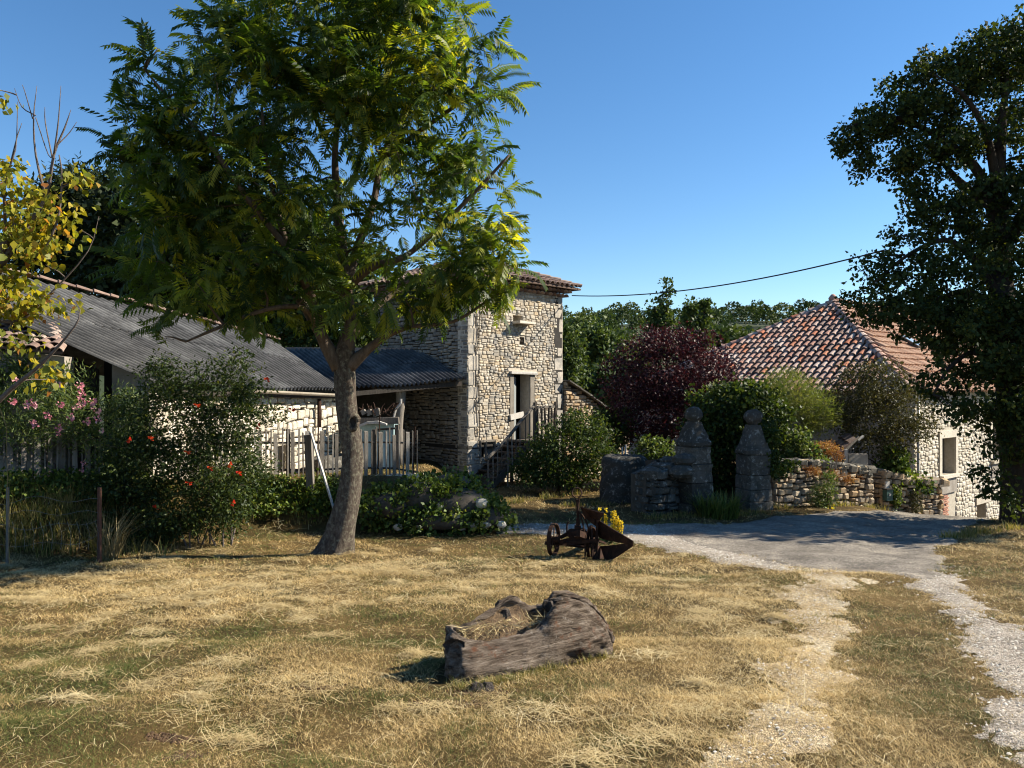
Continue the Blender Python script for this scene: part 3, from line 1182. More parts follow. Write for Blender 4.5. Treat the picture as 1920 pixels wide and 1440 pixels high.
def tile_face(parent, poly, E, u, s, n, pitch, expo, pool, weights, budget, key, lift=0.03, jit=0.012):
    """Cover tiles on a roof plane (polygon in plane coordinates); nearest ones as objects, the rest joined."""
    us = [p[0] for p in poly]
    vs = [p[1] for p in poly]
    spots = []
    i0 = math.floor(min(us) / pitch)
    for i in range(i0, int(max(us) / pitch) + 1):
        v = 0.0
        r = 0
        while v < max(vs):
            a = (i + 0.5) * pitch
            if sdist(np.array([a]), np.array([v + 0.2]), poly)[0] > 0.05:
                spots.append((a, v))
            v += expo
            r += 1
    mats = []
    for a, v in spots:
        c = E + u * (a + random.uniform(-jit, jit)) + s * (v + random.uniform(-jit, jit) - 0.04) + n * (lift + random.uniform(0, .012))
        ang = random.uniform(-0.04, 0.04)
        uu = u * math.cos(ang) + s * math.sin(ang)
        ss = -u * math.sin(ang) + s * math.cos(ang) + n * -0.075
        mats.append((Matrix(((uu.x, ss.x, n.x, c.x), (uu.y, ss.y, n.y, c.y), (uu.z, ss.z, n.z, c.z), (0, 0, 0, 1))), random.choices(range(len(pool)), weights)[0], key(a, v)))
    mats.sort(key=lambda q: q[2])
    for M, k, _ in mats[:budget]:
        obj("roof_tile", pool[k], parent, M)
    rest = mats[budget:]
    if rest:
        Vr, Fr, Tr, Ir, off = [], [], [], [], 0
        for M, k, _ in rest:
            me = pool[k]
            A = np.array([tuple(q.co) for q in me.vertices])
            MM = np.array(M)
            fs = np.array([tuple(p.vertices) for p in me.polygons])
            Vr.append(A @ MM[:3, :3].T + MM[:3, 3])
            Fr.append(fs + off)
            Tr.append(np.full(len(fs), random.random()))
            Ir.append(np.full(len(fs), k))
            off += len(A)
        obj("roof_tiles_beyond", np_mesh("roof_tiles_beyond", np.concatenate(Vr), np.concatenate(Fr), tint=np.concatenate(Tr), midx=np.concatenate(Ir), mats=[p.materials[0] for p in pool]), parent, stuff=True)


def ridge_tiles(parent, a, b, pool, step=0.36, r=1.15, name="ridge_tile", weights=None, lift=0.05):
    a, b = Vector(a), Vector(b)
    d = (b - a)
    L = d.length
    d.normalize()
    s = d.cross(Vector((0, 0, 1))).normalized()
    n = s.cross(d)
    k = 0
    while k * step < L - 0.1:
        c = a + d * (k * step) + n * (lift + random.uniform(0, .02)) + s * random.uniform(-.01, .01)
        dd = d - n * 0.03
        obj(name, random.choices(pool, weights)[0], parent, Matrix(((s.x * r, dd.x, n.x * r, c.x), (s.y * r, dd.y, n.y * r, c.y), (s.z * r, dd.z, n.z * r, c.z), (0, 0, 0, 1))))
        k += 1


# ------------------------------------------------------------------ pigeon tower
TK = Vector((-1.266, 22.0, -1.45))            # its front corner at the ground
TD = Vector((math.sin(math.radians(43)), math.cos(math.radians(43)), 0))     # along the sunlit face
TE = Vector((-TD.y, TD.x, 0))                 # along the shaded face
TN = Vector((TD.y, -TD.x, 0))                 # outward from the sunlit face
TM = -TD                                      # outward from the shaded face
TW, TW2 = 4.3, 4.2
TH = 4.62 + 1.45
tower = thing("stone_tower", "square pale stone tower with a low clay tile roof behind the leaning tree", "tower", TK)
DOOR = (1.93, 2.68, 1.38, 3.42)
HATCH = (0.50, 1.10, 0.98, 1.46)
NICHE = (2.22, 2.44, 4.34, 4.58)
PIG = (1.92, 2.32, 5.02, 5.24)
core = MB()
# core with a real door opening, hatch and pigeon holes: built from blocks round the openings
uc = sorted({0.0, TW, DOOR[0], DOOR[1], HATCH[0], HATCH[1], NICHE[0], NICHE[1], PIG[0], PIG[1]})
vc = sorted({0.0, TH, DOOR[2], DOOR[3], HATCH[2], HATCH[3], NICHE[2], NICHE[3], PIG[2], PIG[3]})
for i in range(len(uc) - 1):
    for j in range(len(vc) - 1):
        um, vm = (uc[i] + uc[i + 1]) / 2, (vc[j] + vc[j + 1]) / 2
        if any(q[0] < um < q[1] and q[2] < vm < q[3] for q in (DOOR, HATCH, NICHE, PIG)):
            continue
        c = TK + TD * um - TN * 0.222 + Vector((0, 0, vm))
        core.box(c, TD * (uc[i + 1] - uc[i]) / 2, TN * 0.2, Vector((0, 0, (vc[j + 1] - vc[j]) / 2)))
obj("wall", core.mesh("wall", M_MORTAR), tower)
core = MB()
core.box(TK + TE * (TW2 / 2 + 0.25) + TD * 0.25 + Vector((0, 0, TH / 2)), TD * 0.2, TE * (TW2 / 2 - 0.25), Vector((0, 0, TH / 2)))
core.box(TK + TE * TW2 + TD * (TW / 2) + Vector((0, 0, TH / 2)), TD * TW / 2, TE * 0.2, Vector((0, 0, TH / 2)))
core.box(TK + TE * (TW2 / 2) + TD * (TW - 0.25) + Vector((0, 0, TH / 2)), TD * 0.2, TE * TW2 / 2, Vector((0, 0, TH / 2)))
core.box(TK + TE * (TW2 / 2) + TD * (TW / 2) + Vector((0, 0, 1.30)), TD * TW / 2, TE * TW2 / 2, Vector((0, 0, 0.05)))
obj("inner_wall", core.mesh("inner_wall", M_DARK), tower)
frame_holes = [(DOOR[0] - 0.17, DOOR[0], DOOR[2], DOOR[3]), (DOOR[1], DOOR[1] + 0.2, DOOR[2], DOOR[3]), DOOR, HATCH, NICHE, PIG, (DOOR[0] - 0.2, DOOR[1] + 0.3, DOOR[3], DOOR[3] + 0.14)]
st = layout(TW, TH, (0.065, 0.125), (0.09, 0.29), frame_holes, 0.44, 0.42)
qs = [a for a in st if (a[3] - a[2]) > 0.26 and (a[0] < 0.01 or a[1] > TW - 0.01)]
rs = [a for a in st if a not in qs]
lay_stones(tower, POOL_QUOIN, qs, TK, TD, TN, 0.012, 0.3, 0.006, 60, 0.0, name="quoin", roll=0.008)
lay_stones(tower, POOL_TOWER, rs, TK, TD, TN, 0.009, 0.07, 0.02, 300, 0.018)
st = layout(TW2, TH, (0.07, 0.15), (0.14, 0.42), [(0.5, 0.62, 1.75, 1.9), (1.6, 1.75, 2.9, 3.05), (0.3, 0.42, 2.3, 2.42)], 0.0, 0.0)
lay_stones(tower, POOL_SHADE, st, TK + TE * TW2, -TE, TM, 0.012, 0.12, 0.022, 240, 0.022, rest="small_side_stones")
# door frame, lintel, leaf
M_JAMB = solid("grey_jamb_stone", [(0.3, (0.14, 0.12, 0.10)), (0.7, (0.24, 0.21, 0.175))], 4, 0.9, 0.4, 30)
m = MB()
m.box(TK + TD * (DOOR[0] - 0.085) - TN * 0.12 + Vector((0, 0, (DOOR[2] + DOOR[3]) / 2)), TD * 0.083, TN * 0.135, Vector((0, 0, (DOOR[3] - DOOR[2]) / 2)), 0.006)
obj("jamb", m.mesh("jamb", M_JAMB), tower)
m = MB()
m.box(TK + TD * (DOOR[1] + 0.1) - TN * 0.12 + Vector((0, 0, (DOOR[2] + DOOR[3]) / 2)), TD * 0.098, TN * 0.135, Vector((0, 0, (DOOR[3] - DOOR[2]) / 2)), 0.006)
obj("jamb", m.mesh("jamb", M_JAMB), tower)
m = MB()
m.box(TK + TD * ((DOOR[0] + DOOR[1]) / 2 + 0.05) + TN * 0.02 + Vector((0, 0, DOOR[3] + 0.05)), TD * 0.62, TN * 0.07, Vector((0, 0, 0.035)), 0.02)
obj("lintel", m.mesh("lintel", M_WOODP), tower)
door = MB()
for k in range(4):
    door.box(TK + TD * (DOOR[0] + 0.07 + 0.085 * k) - TN * (0.14 + 0.035 * k) + Vector((0, 0, (DOOR[2] + DOOR[3]) / 2 - 0.02)), (TD * 0.92 - TN * 0.39) * 0.043, (TN * 0.92 + TD * 0.39) * 0.016, Vector((0, 0, 0.96)), 0.003)
M_DOOR = solid("grey_door_paint", [(0.3, (0.13, 0.14, 0.145)), (0.7, (0.27, 0.29, 0.295))], 4, 0.8, 0.3, 30, (8, 8, .6))
dr = obj("door", door.mesh("door", M_DOOR), tower, label="grey plank door standing ajar in the dark opening")
h = MB().bar(TK + TD * 2.16 - TN * 0.29 + Vector((0, 0, 2.28)), TK + TD * 2.16 - TN * 0.29 + Vector((0, 0, 2.40)), 0.03, 0.03)
obj("handle", h.mesh("handle", M_RUST), dr)
pl = MB().bar(TK + TD * 1.72 + TN * 0.05 + Vector((0, 0, 2.12)), TK + TD * 2.34 + TN * 0.02 + Vector((0, 0, 2.20)), 0.05, 0.17)
obj("door_board", pl.mesh("door_board", M_WOODP), tower, label="bleached board fixed across the foot of the door")
# pigeon ledge and niches
m = MB().box(TK + TD * 2.22 + TN * 0.14 + Vector((0, 0, 5.0)), TD * 0.36, TN * 0.2, Vector((0, 0, 0.035)), 0.012)
obj("landing_slab", m.mesh("landing_slab", M_ST_WHITE), tower)
m = MB()
for k in range(3):
    m.bar(TK + TD * (NICHE[0] + 0.02 + 0.09 * k) - TN * 0.06 + Vector((0, 0, NICHE[2])), TK + TD * (NICHE[0] + 0.02 + 0.09 * k) - TN * 0.06 + Vector((0, 0, NICHE[3])), 0.025, 0.025)
m.bar(TK + TD * NICHE[0] - TN * 0.06 + Vector((0, 0, 4.46)), TK + TD * NICHE[1] - TN * 0.06 + Vector((0, 0, 4.46)), 0.025, 0.025)
obj("vent_grid", m.mesh("vent_grid", M_WOODD), tower)
m = MB()
hf = HATCH
for a, b in (((hf[0], hf[2]), (hf[0], hf[3])), ((hf[1], hf[2]), (hf[1], hf[3])), ((hf[0], hf[3]), (hf[1], hf[3])), ((hf[0] + .22, hf[2]), (hf[0] + .22, hf[3]))):
    m.bar(TK + TD * a[0] + TN * 0.01 + Vector((0, 0, a[1])), TK + TD * b[0] + TN * 0.01 + Vector((0, 0, b[1])), 0.06, 0.06)
hat = obj("hatch", m.mesh("hatch", M_WOOD), tower)
m = MB().box(TK + TD * 0.9 - TN * 0.09 + Vector((0, 0, 1.21)), TD * 0.17, TN * 0.015, Vector((0, 0, 0.22)))
obj("shutter", m.mesh("shutter", M_WOOD), hat)
for off, z0, z1 in ((0.42, 1.2, TH - 0.2), (0.30, 2.0, TH - 0.2)):
    pts = [TK + TD * (off + 0.02 * math.sin(z * 1.3)) + TN * 0.045 + Vector((0, 0, z)) for z in np.linspace(z0, z1, 8)]
    obj("cable", MB().tube(pts, 0.011, 5).mesh("cable", M_WOODD), tower)
# roof
RO = 0.42
ez = TK.z + TH + 0.18
c0 = TK - TD * RO - TE * RO
cc = [Vector((q.x, q.y, ez)) for q in (TK + (-TD - TE) * RO, TK + TD * (TW + RO) - TE * RO, TK + TD * (TW + RO) + TE * (TW2 + RO), TK - TD * RO + TE * (TW2 + RO))]
ctr = TK + TD * TW / 2 + TE * TW2 / 2
apex = Vector((ctr.x, ctr.y, ez + 0.95))
m = MB()
m.add(cc + [apex] + [q - Vector((0, 0, .05)) for q in cc], [(0, 1, 4), (1, 2, 4), (2, 3, 4), (3, 0, 4), (8, 7, 6, 5), (0, 5, 6, 1), (1, 6, 7, 2), (2, 7, 8, 3), (3, 8, 5, 0)])
troof = obj("roof", m.mesh("roof", M_DECK), tower)
for a, b, bud in ((0, 1, 150), (3, 0, 130)):
    e, f = cc[a], cc[b]
    u = (f - e).normalized()
    W = (f - e).length
    s = (apex - (e + f) / 2)
    sl = s.length
    s.normalize()
    tile_face(tower, [(0, -.05), (W, -.05), (W / 2, sl)], e, u, s, u.cross(s), 0.235, 0.36, TILE_D, None, bud, lambda a, v: v + random.random() * .01)
for k in range(4):
    ridge_tiles(tower, cc[k], apex, TILE_D, name="hip_tile")
# rows of clay cornice tiles under the eaves
for e, f, n in ((TK, TK + TD * TW, TN), (TK + TE * TW2, TK, TM)):
    u = (f - e).normalized()
    W = (f - e).length
    for row, (zo, pr) in enumerate(((-0.10, 0.16), (0.02, 0.30))):
        for k in range(int(W / 0.2) + 1):
            c = e + u * (0.1 + 0.2 * k) + n * pr + Vector((0, 0, TH + zo))
            yv = -n * 0.8
            M = Matrix(((u.x, yv.x, 0, c.x), (u.y, yv.y, 0, c.y), (u.z, yv.z, 1, c.z), (0, 0, 0, 1)))
            obj("cornice_tile", TILE_D[0], tower, M)

# lean-to wall on the right of the tower
SWO = TK + TD * (TW + 0.02) - TN * 0.03
sw = thing("sloping_wall", "low warm stone wall with a sloping top joined to the right side of the tower", "wall", SWO)
SWH = lambda u: 3.22 - 0.44 * u
wall_box("wall_core", sw, SWO - TN * 0.05, TD, TN, 3.6, [(0, 3.18), (3.6, 1.6)], 0.35, M_MORTAR)
lay_stones(sw, POOL_WARM, layout(3.6, SWH, (0.09, 0.17), (0.12, 0.4), [(0.5, 0.85, 2.1, 2.2)]), SWO + TN * 0.14, TD, TN, 0.014, 0.13, 0.03, 220, 0.02)
m = MB()
for k in range(6):
    a, b = SWO + TD * (k * 0.6) + Vector((0, 0, SWH(k * 0.6) + 0.03)), SWO + TD * (k * 0.6 + 0.62) + Vector((0, 0, SWH(k * 0.6 + 0.62) + 0.05))
    obj("coping_slab", MB().bar(a, b, 0.62, 0.045, jit=.008).mesh("coping_slab", M_ST_GREY), sw)

# wooden stairs up to the tower door
SO = TK + TN * 1.08
stairs = thing("wooden_stairs", "weathered wooden steps with a rough pole handrail climbing to the tower door", "stairs", SO + Vector((0, 0, 0.2)))
t0, t1, z0, z1 = -0.30, 1.62, -1.25, 0.0
for k in range(8):
    a = k / 8.0
    c = SO + TD * (t0 + (t1 - t0) * (a + .06)) - TN * 0.42
    c.z = z0 + (z1 - z0) * (a + 0.125)
    obj("step", MB().box(c, TD * 0.13, TN * 0.42, Vector((0, 0, 0.022)), .004).mesh("step", M_WOODD), stairs)
for o in (0.0, -0.84):
    a = SO + TD * t0 + TN * o
    b = SO + TD * t1 + TN * o
    a.z, b.z = z0, z1 - 0.03
    obj("stringer", MB().bar(a, b, 0.045, 0.2).mesh("stringer", M_WOODD), stairs)
c = SO + TD * 2.18 - TN * 0.5
c.z = -0.04
obj("landing", MB().box(c, TD * 0.58, TN * 0.52, Vector((0, 0, 0.03))).mesh("landing", M_WOODD), stairs)
for t in (1.65, 2.7):
    for o in (0.0, -0.9):
        a = SO + TD * t + TN * o
        zz = gz(a.x, a.y) - 0.1
        obj("landing_post", MB().bar((a.x, a.y, zz), (a.x, a.y, -0.06), 0.11, 0.11).mesh("landing_post", M_WOODD), stairs)
a = SO + TD * t0 + Vector((0, 0, 0.03))
b = SO + TD * 1.66
a.z, b.z = -0.40, 1.0
hp = spline([a - TD * .05, a.lerp(b, .35) + Vector((0, 0, -.03)), a.lerp(b, .7) + Vector((0, 0, .03)), b + Vector((0, 0, .05))], 4)
obj("handrail", MB().tube(hp, 0.048, 7).mesh("handrail", M_WOOD, True), stairs)
for k in range(11):
    f = k / 10.0
    q = SO + TD * (t0 + 0.04 + (1.6 - t0) * f) + TN * random.uniform(-.03, .03)
    zt = -0.42 + 1.4 * f
    zb = (z0 + (z1 - z0) * f) - (0.05 if k % 3 else 0.0)
    th = 0.05 if k in (0, 4, 10) else 0.03
    if k in (0, 4):
        zb = gz(q.x, q.y) - 0.08
    obj("baluster", MB().bar((q.x, q.y, zb), (q.x + random.uniform(-.03, .03), q.y, zt), th, th).mesh("baluster", M_WOOD), stairs)
tops = []
for k in range(7):
    f = k / 6.0
    q = SO + TD * (1.66 + 0.95 * f)
    end = k in (0, 6)
    zt = 1.14 if end else 0.99
    obj("rail_stake", MB().tube([(q.x, q.y, -0.5 if not end else -1.0), (q.x + random.uniform(-.02, .02), q.y, 0.3), (q.x + random.uniform(-.02, .02), q.y, zt)], 0.062 if end else 0.036, 6).mesh("rail_stake", M_WOODD), stairs)
q0, q1 = SO + TD * 1.62, SO + TD * 2.64
obj("top_rail", MB().bar((q0.x, q0.y, 1.0), (q1.x, q1.y, 1.0), 0.07, 0.07).mesh("top_rail", M_WOOD), stairs)

# ------------------------------------------------------------------ barn with corrugated roofs
def corr_roof(parent, a, b, c, d, waves, rows, amp, mat, sheets, per=6):
    """a-b ridge, c-d eave (c below a). Overlapping corrugated sheets as parts."""
    a, b, c, d = Vector(a), Vector(b), Vector(c), Vector(d)
    nrm = (b - a).cross(c - a).normalized()
    if nrm.z < 0:
        nrm = -nrm
    for s in range(sheets):
        for r in range(rows):
            s0, s1 = s / sheets, (s + 1) / sheets
            r0, r1 = r / rows, min(1.0, (r + 1) / rows + (0.03 if r < rows - 1 else 0))
            n = max(2, int(round(waves / sheets * per)))
            V, Fs = [], []
            jl = random.uniform(0, .012)
            for i in range(n + 1):
                s_ = s0 + (s1 - s0) * i / n
                for j in (0, 1, 2):
                    t = r0 + (r1 - r0) * j / 2
                    p = a.lerp(b, s_).lerp(c.lerp(d, s_), t)
                    w = math.sin(2 * math.pi * waves * s_)
                    sag = -0.05 * math.sin(math.pi * t) * math.sin(5 * s_ + 1) + .03 * math.sin(9 * s_)
                    V.append(p + nrm * (amp * w + sag + (0.016 if j == 0 else 0.0) * -1 + jl + (rows - 1 - r) * .004))
            for i in range(n):
                for j in (0, 1):
                    q = i * 3 + j
                    Fs.append((q, q + 1, q + 4, q + 3))
            me = bpy.data.meshes.new("roof_sheet")
            me.from_pydata(V, [], Fs)
            me.polygons.foreach_set("use_smooth", np.ones(len(Fs), bool))
            me.materials.append(mat)
            me.update()
            obj("roof_sheet", me, parent)


BA = P(-353, 420, 15.0)
BB = P(512, 639, 22.6)
BC = P(292, 720, 13.7)
BD = P(640, 732, 20.0)
barn = thing("stone_barn", "long low stone barn with a grey corrugated roof and a rusty ridge", "barn", Vector((-6.0, 17.0, -0.4)))
corr_roof(barn, BA, BB, BC, BD, 44, 2, 0.042, M_FIBRO, 11, 8)
ridge_tiles(barn, BA + Vector((0, 0, .03)), BB + Vector((0, 0, .03)), TILE_D, 0.4, 0.85)
# rear roof slope
m = MB()
bk = Vector((-3.2, 3.0, -1.6))
m.add([BA, BB, BB + bk, BA + bk], [(0, 1, 2, 3)])
obj("rear_roof_slope", m.mesh("rear_roof_slope", M_FIBRO), barn)
# front wall under the eave
ed = (BD - BC)
eu = Vector((ed.x, ed.y, 0)).normalized()
en = Vector((eu.y, -eu.x, 0))
FO = Vector((BC.x, BC.y, 0)) - en * 0.32
FO.z = -0.75
FW = ed.length + 0.3
hC, hD = BC.z + 0.62, BD.z + 0.60
wall_box("wall", barn, FO - en * 0.05, eu, en, FW, [(0, hC), (FW, hD)], 0.45, M_MORTARL)
FH = lambda u: hC + (hD - hC) * u / FW - 0.02
lay_stones(barn, POOL_WHITE, layout(FW, FH, (0.13, 0.26), (0.16, 0.36), [(3.9, 4.3, 0.45, 1.0)]), FO + en * 0.185, eu, en, 0.016, 0.08, 0.03, 260, 0.03)
m = MB().bar(FO + eu * 0.4 + en * 0.27 + Vector((0, 0, hC - 0.02)), FO + eu * (FW - .1) + en * 0.27 + Vector((0, 0, hD - 0.02)), 0.1, 0.1)
obj("wall_plate", m.mesh("wall_plate", M_WOODD), barn)
g0, g1 = FO + eu * 2.3 + en * 0.47 + Vector((0, 0, hC + 0.0)), FO + eu * (FW - 0.1) + en * 0.47 + Vector((0, 0, hD + 0.01))
gut = []
for k in range(9):
    a = math.pi * k / 8
    gut.append((math.cos(a) * 0.065, -math.sin(a) * 0.065))
V, Fs = [], []
for q in (g0, g1):
    for a, b in gut:
        V.append(q + en * a + Vector((0, 0, b + 0.03)))
for k in range(8):
    Fs.append((k, k + 1, 9 + k + 1, 9 + k))
m = MB().add(V, Fs)
M_ZINC = solid("cream_gutter", [(0.3, (0.38, 0.32, 0.25)), (0.7, (0.52, 0.46, 0.38))], 4, 0.5, 0.1)
obj("gutter", m.mesh("gutter", M_ZINC, True), barn)
pp = FO + eu * (FW - 1.35) + en * 0.3
obj("downpipe", MB().tube([pp + Vector((0, 0, hD - 0.05)), pp + Vector((0, 0, hD - 0.75))], 0.05, 8).mesh("downpipe", M_RUST, True), barn)
# gable end wall: plastered stub, dark doorway, boarded door
GO = Vector((BC.x, BC.y, 0)) + (Vector((BA.x, BA.y, 0)) - Vector((BC.x, BC.y, 0))).normalized() * 0.35 + eu * 0.45
gu = (Vector((BA.x, BA.y, 0)) - Vector((BC.x, BC.y, 0))).normalized()
gn = Vector((gu.y, -gu.x, 0))
if gn.y > 0:
    gn = -gn
GO.z = -0.75
slope = (BA.z - BC.z) / (Vector((BA.x, BA.y, 0)) - Vector((BC.x, BC.y, 0))).length
M_PLAST = solid("stained_plaster", [(0.25, (0.17, 0.145, 0.12)), (0.5, (0.27, 0.235, 0.20)), (0.75, (0.36, 0.33, 0.29))], 2.5, 0.95, 0.35, 18)


def gab(u0, u1, top_off, name, mat, th=0.4, inset=0.0, zb=0.0):
    m = MB()
    pts = []
    for u, top in ((u0, 0), (u1, 0), (u1, 1), (u0, 1)):
        z = GO.z + zb if not top else BC.z + slope * (u + 0.35) - top_off
        pts.append(Vector((GO.x, GO.y, 0)) + gu * u - gn * (inset + th / 2) + Vector((0, 0, z)))
    m.plate(pts, gn * th)
    return obj(name, m.mesh(name, mat), barn)


gab(0.0, 0.92, 0.16, "gable_wall", M_PLAST)
gab(1.30, 2.0, 0.42, "boarded_door", M_WOODD, 0.05, 0.1)
for k in range(6):
    o = gab(1.31 + k * 0.115, 1.31 + k * 0.115 + 0.105, 0.44 - k * .002, "door_plank", M_WOODD, 0.03, 0.055)
gab(2.02, 4.6, 0.16, "gable_wall", M_PLAST, 0.12)
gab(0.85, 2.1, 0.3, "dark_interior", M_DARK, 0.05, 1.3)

# small tiled outbuilding at the left edge
og = Vector((-9.6, 12.9, 0))
outb = thing("tiled_outbuilding", "small outbuilding with brown canal tiles at the left edge in front of the barn", "outbuilding", Vector((-9.3, 13.6, 0)))
oe0, oe1 = P(-120, 640, 13.4), P(118, 662, 13.4)
os_ = (P(-60, 585, 15.2) - P(-60, 636, 13.4)).normalized()
ou = (oe1 - oe0).normalized()
on = ou.cross(os_)
if on.z < 0:
    on = -on
m = MB()
m.plate([oe0, oe1, oe1 + os_ * 2.3, oe0 + os_ * 2.3], on * 0.05)
obj("roof", m.mesh("roof", M_DECK), outb)
tile_face(outb, [(0, -.05), ((oe1 - oe0).length, -.05), ((oe1 - oe0).length, 2.3), (0, 2.3)], oe0, ou, os_, on, 0.22, 0.36, TILE_D, None, 80, lambda a, v: -a)
wo0 = Vector((oe0.x, oe0.y + 0.3, -0.4))
ww = (Vector((oe1.x, oe1.y + .3, 0)) - Vector((oe0.x, oe0.y + .3, 0)))
wall_box("wall", outb, wo0, ww, (0, -1, 0), ww.length - 0.15, [(0, oe0.z + .35), (ww.length - .15, oe1.z + .35)], 0.3, M_PLAST)

# ------------------------------------------------------------------ open shed between barn and tower
shed = thing("open_shed", "open lean-to shed with a corrugated roof against the shaded side of the tower", "shed", Vector((-3.2, 22.0, -0.6)))
SA, SB = P(536, 655, 24.2), P(786, 657, 23.7)
SC, SD = P(640, 731, 20.02), P(874, 711, 21.75)
corr_roof(shed, SA, SB, SC, SD, 28, 2, 0.042, M_FIBRO, 7, 8)
m = MB().bar(SA + Vector((0, .1, .02)), SB + Vector((0, .1, .02)), 0.25, 0.1)
obj("ridge_cap", m.mesh("ridge_cap", M_TILED[0]), shed)
m = MB().bar(SC + Vector((.1, .12, -.12)), SD + Vector((-.15, .12, -.12)), 0.1, 0.12)
obj("eave_beam", m.mesh("eave_beam", M_WOODD), shed)
for f in np.linspace(0.12, 0.92, 6):
    a, b = SC.lerp(SD, f), SA.lerp(SB, f)
    obj("rafter", MB().bar(a + Vector((0, .1, -.09)), b + Vector((0, 0, -.09)), 0.08, 0.1).mesh("rafter", M_WOODD), shed)
pb = SC.lerp(SD, 0.43) + Vector((0, 0.45, 0))
pz = gz(pb.x, pb.y)
obj("post", MB().tube(spline([(pb.x, pb.y, pz - .1), (pb.x - .03, pb.y, 0.5), (pb.x + .02, pb.y, 1.2), (pb.x + .03, pb.y, pb.z - .1)], 3), lerp_list([.12, .11, .13, .15], 10), 8).mesh("post", M_WOOD, True), shed)
# back and side walls of the shed
bw = SA + Vector((0.1, 0.15, 0))
wu = Vector((SB.x - SA.x, SB.y - SA.y, 0)).normalized()
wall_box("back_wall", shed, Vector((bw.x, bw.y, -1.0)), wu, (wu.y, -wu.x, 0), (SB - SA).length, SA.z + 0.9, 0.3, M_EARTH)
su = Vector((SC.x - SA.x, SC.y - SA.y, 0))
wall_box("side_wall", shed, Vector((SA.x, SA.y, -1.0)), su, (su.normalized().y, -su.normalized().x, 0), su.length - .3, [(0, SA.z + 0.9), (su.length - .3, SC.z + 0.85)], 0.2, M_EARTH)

# ------------------------------------------------------------------ farmhouse on the right
HK = Vector((12.52, 24.0, 1.42))
HL = Vector((4.75, 32.3, 1.42))
AP = P(1562, 566, 31.5)
hr = Vector((0.75, 0.66, 0)).normalized()
hl = Vector((HL.x - HK.x, HL.y - HK.y, 0)).normalized()
hn = Vector((hr.y, -hr.x, 0))          # outward, right-hand face
hm = Vector((hl.y, -hl.x, 0))
if hm.y > 0:
    hm = -hm
house = thing("farmhouse", "pale stone farmhouse with a hipped roof of mottled red canal tiles", "house", Vector((13, 28, -4.6)))
HR = HK + hr * 14
RE = AP + hr * 9
m = MB()
m.add([HK + (hn + hm) * .25, HL + hm * .25, AP, HR + hn * .25, RE], [(0, 1, 2), (3, 0, 2, 4)])
m.add([HL + hm * .25, HL + hr * 12, RE, AP], [(0, 1, 2, 3)])
obj("roof_deck", m.mesh("roof_deck", M_DECK), house)
e, f = HL + hm * .3, HK + hm * .3 + hn * .1
u = (f - e).normalized()
W = (f - e).length
foot = e + u * ((AP - e).dot(u))
s = (AP - foot)
sl = s.length
s.normalize()
n = u.cross(s)
ax = (AP - e).dot(u)
tile_face(house, [(0, -.05), (W, -.05), (ax, sl)], e, u, s, n, 0.262, 0.40, TILE_POOL, [5, 3, 1.6, 2.2, 5], 300, lambda a, v: (abs(a - W * 0.62) - v * 0.9))
e2 = HK + hn * .3
W2 = 14.0
foot2 = e2 + hr * ((AP - e2).dot(hr))
s2 = AP - foot2
sl2 = s2.length
s2.normalize()
n2 = hr.cross(s2)
a2 = (AP - e2).dot(hr)
tile_face(house, [(0, -.05), (W2, -.05), (W2, sl2), (a2, sl2)], e2, hr, s2, n2, 0.262, 0.40, TILE_O, None, 0, lambda a, v: a)
ridge_tiles(house, f, AP, TILE_POOL, 0.38, 1.5, "hip_tile", [3, 4, .2, 2, 4], 0.0)
ridge_tiles(house, e, AP, TILE_POOL, 0.38, 1.5, "hip_tile", [3, 4, .2, 2, 4], -0.02)
ridge_tiles(house, AP, RE, TILE_O, 0.38, 1.35)
obj("finial", MB().lathe(AP + Vector((0, 0, 0.05)), [(0.16, 0), (0.19, .1), (0.12, .2), (0.05, .27)], 8).mesh("finial", M_TILES[4], True), house)
kk = e + (AP - e) * 0.36
obj("hip_ornament", MB().lathe(kk + Vector((0, 0, 0.12)), [(0.10, 0), (0.06, .06), (0.13, .12), (0.04, .2)], 8).mesh("hip_ornament", M_TILES[1], True), house)
M_GLASS = solid("sky_lit_glass", [(0.3, (0.30, 0.36, 0.40)), (0.7, (0.36, 0.42, 0.46))], 2, 0.08, 0, spec=0.9)
for uu, vv in ((a2 + 0.35, 3.2), (a2 + 3.3, 3.3)):
    c = e2 + hr * uu + s2 * vv + n2 * 0.16
    fr = obj("skylight", MB().box(c, hr * 0.34, s2 * 0.42, n2 * 0.05).mesh("skylight", M_WOODD), house)
    obj("pane", MB().box(c + n2 * 0.055, hr * 0.29, s2 * 0.37, n2 * 0.008).mesh("pane", M_GLASS), fr)
# right-hand sunlit wall with openings
HO = Vector((HK.x, HK.y, -5.4))
HH = HK.z + 5.4 + 0.05


def on_wall(px, py):
    """Wall coordinates of a pixel on the sunlit face."""
    dx = (px - 960) / F
    t = (HK.x - dx * HK.y) / (dx * hr.y - hr.x)
    Y = HK.y + hr.y * t
    return t, EYE + (HOR - py) / F * Y + 5.4


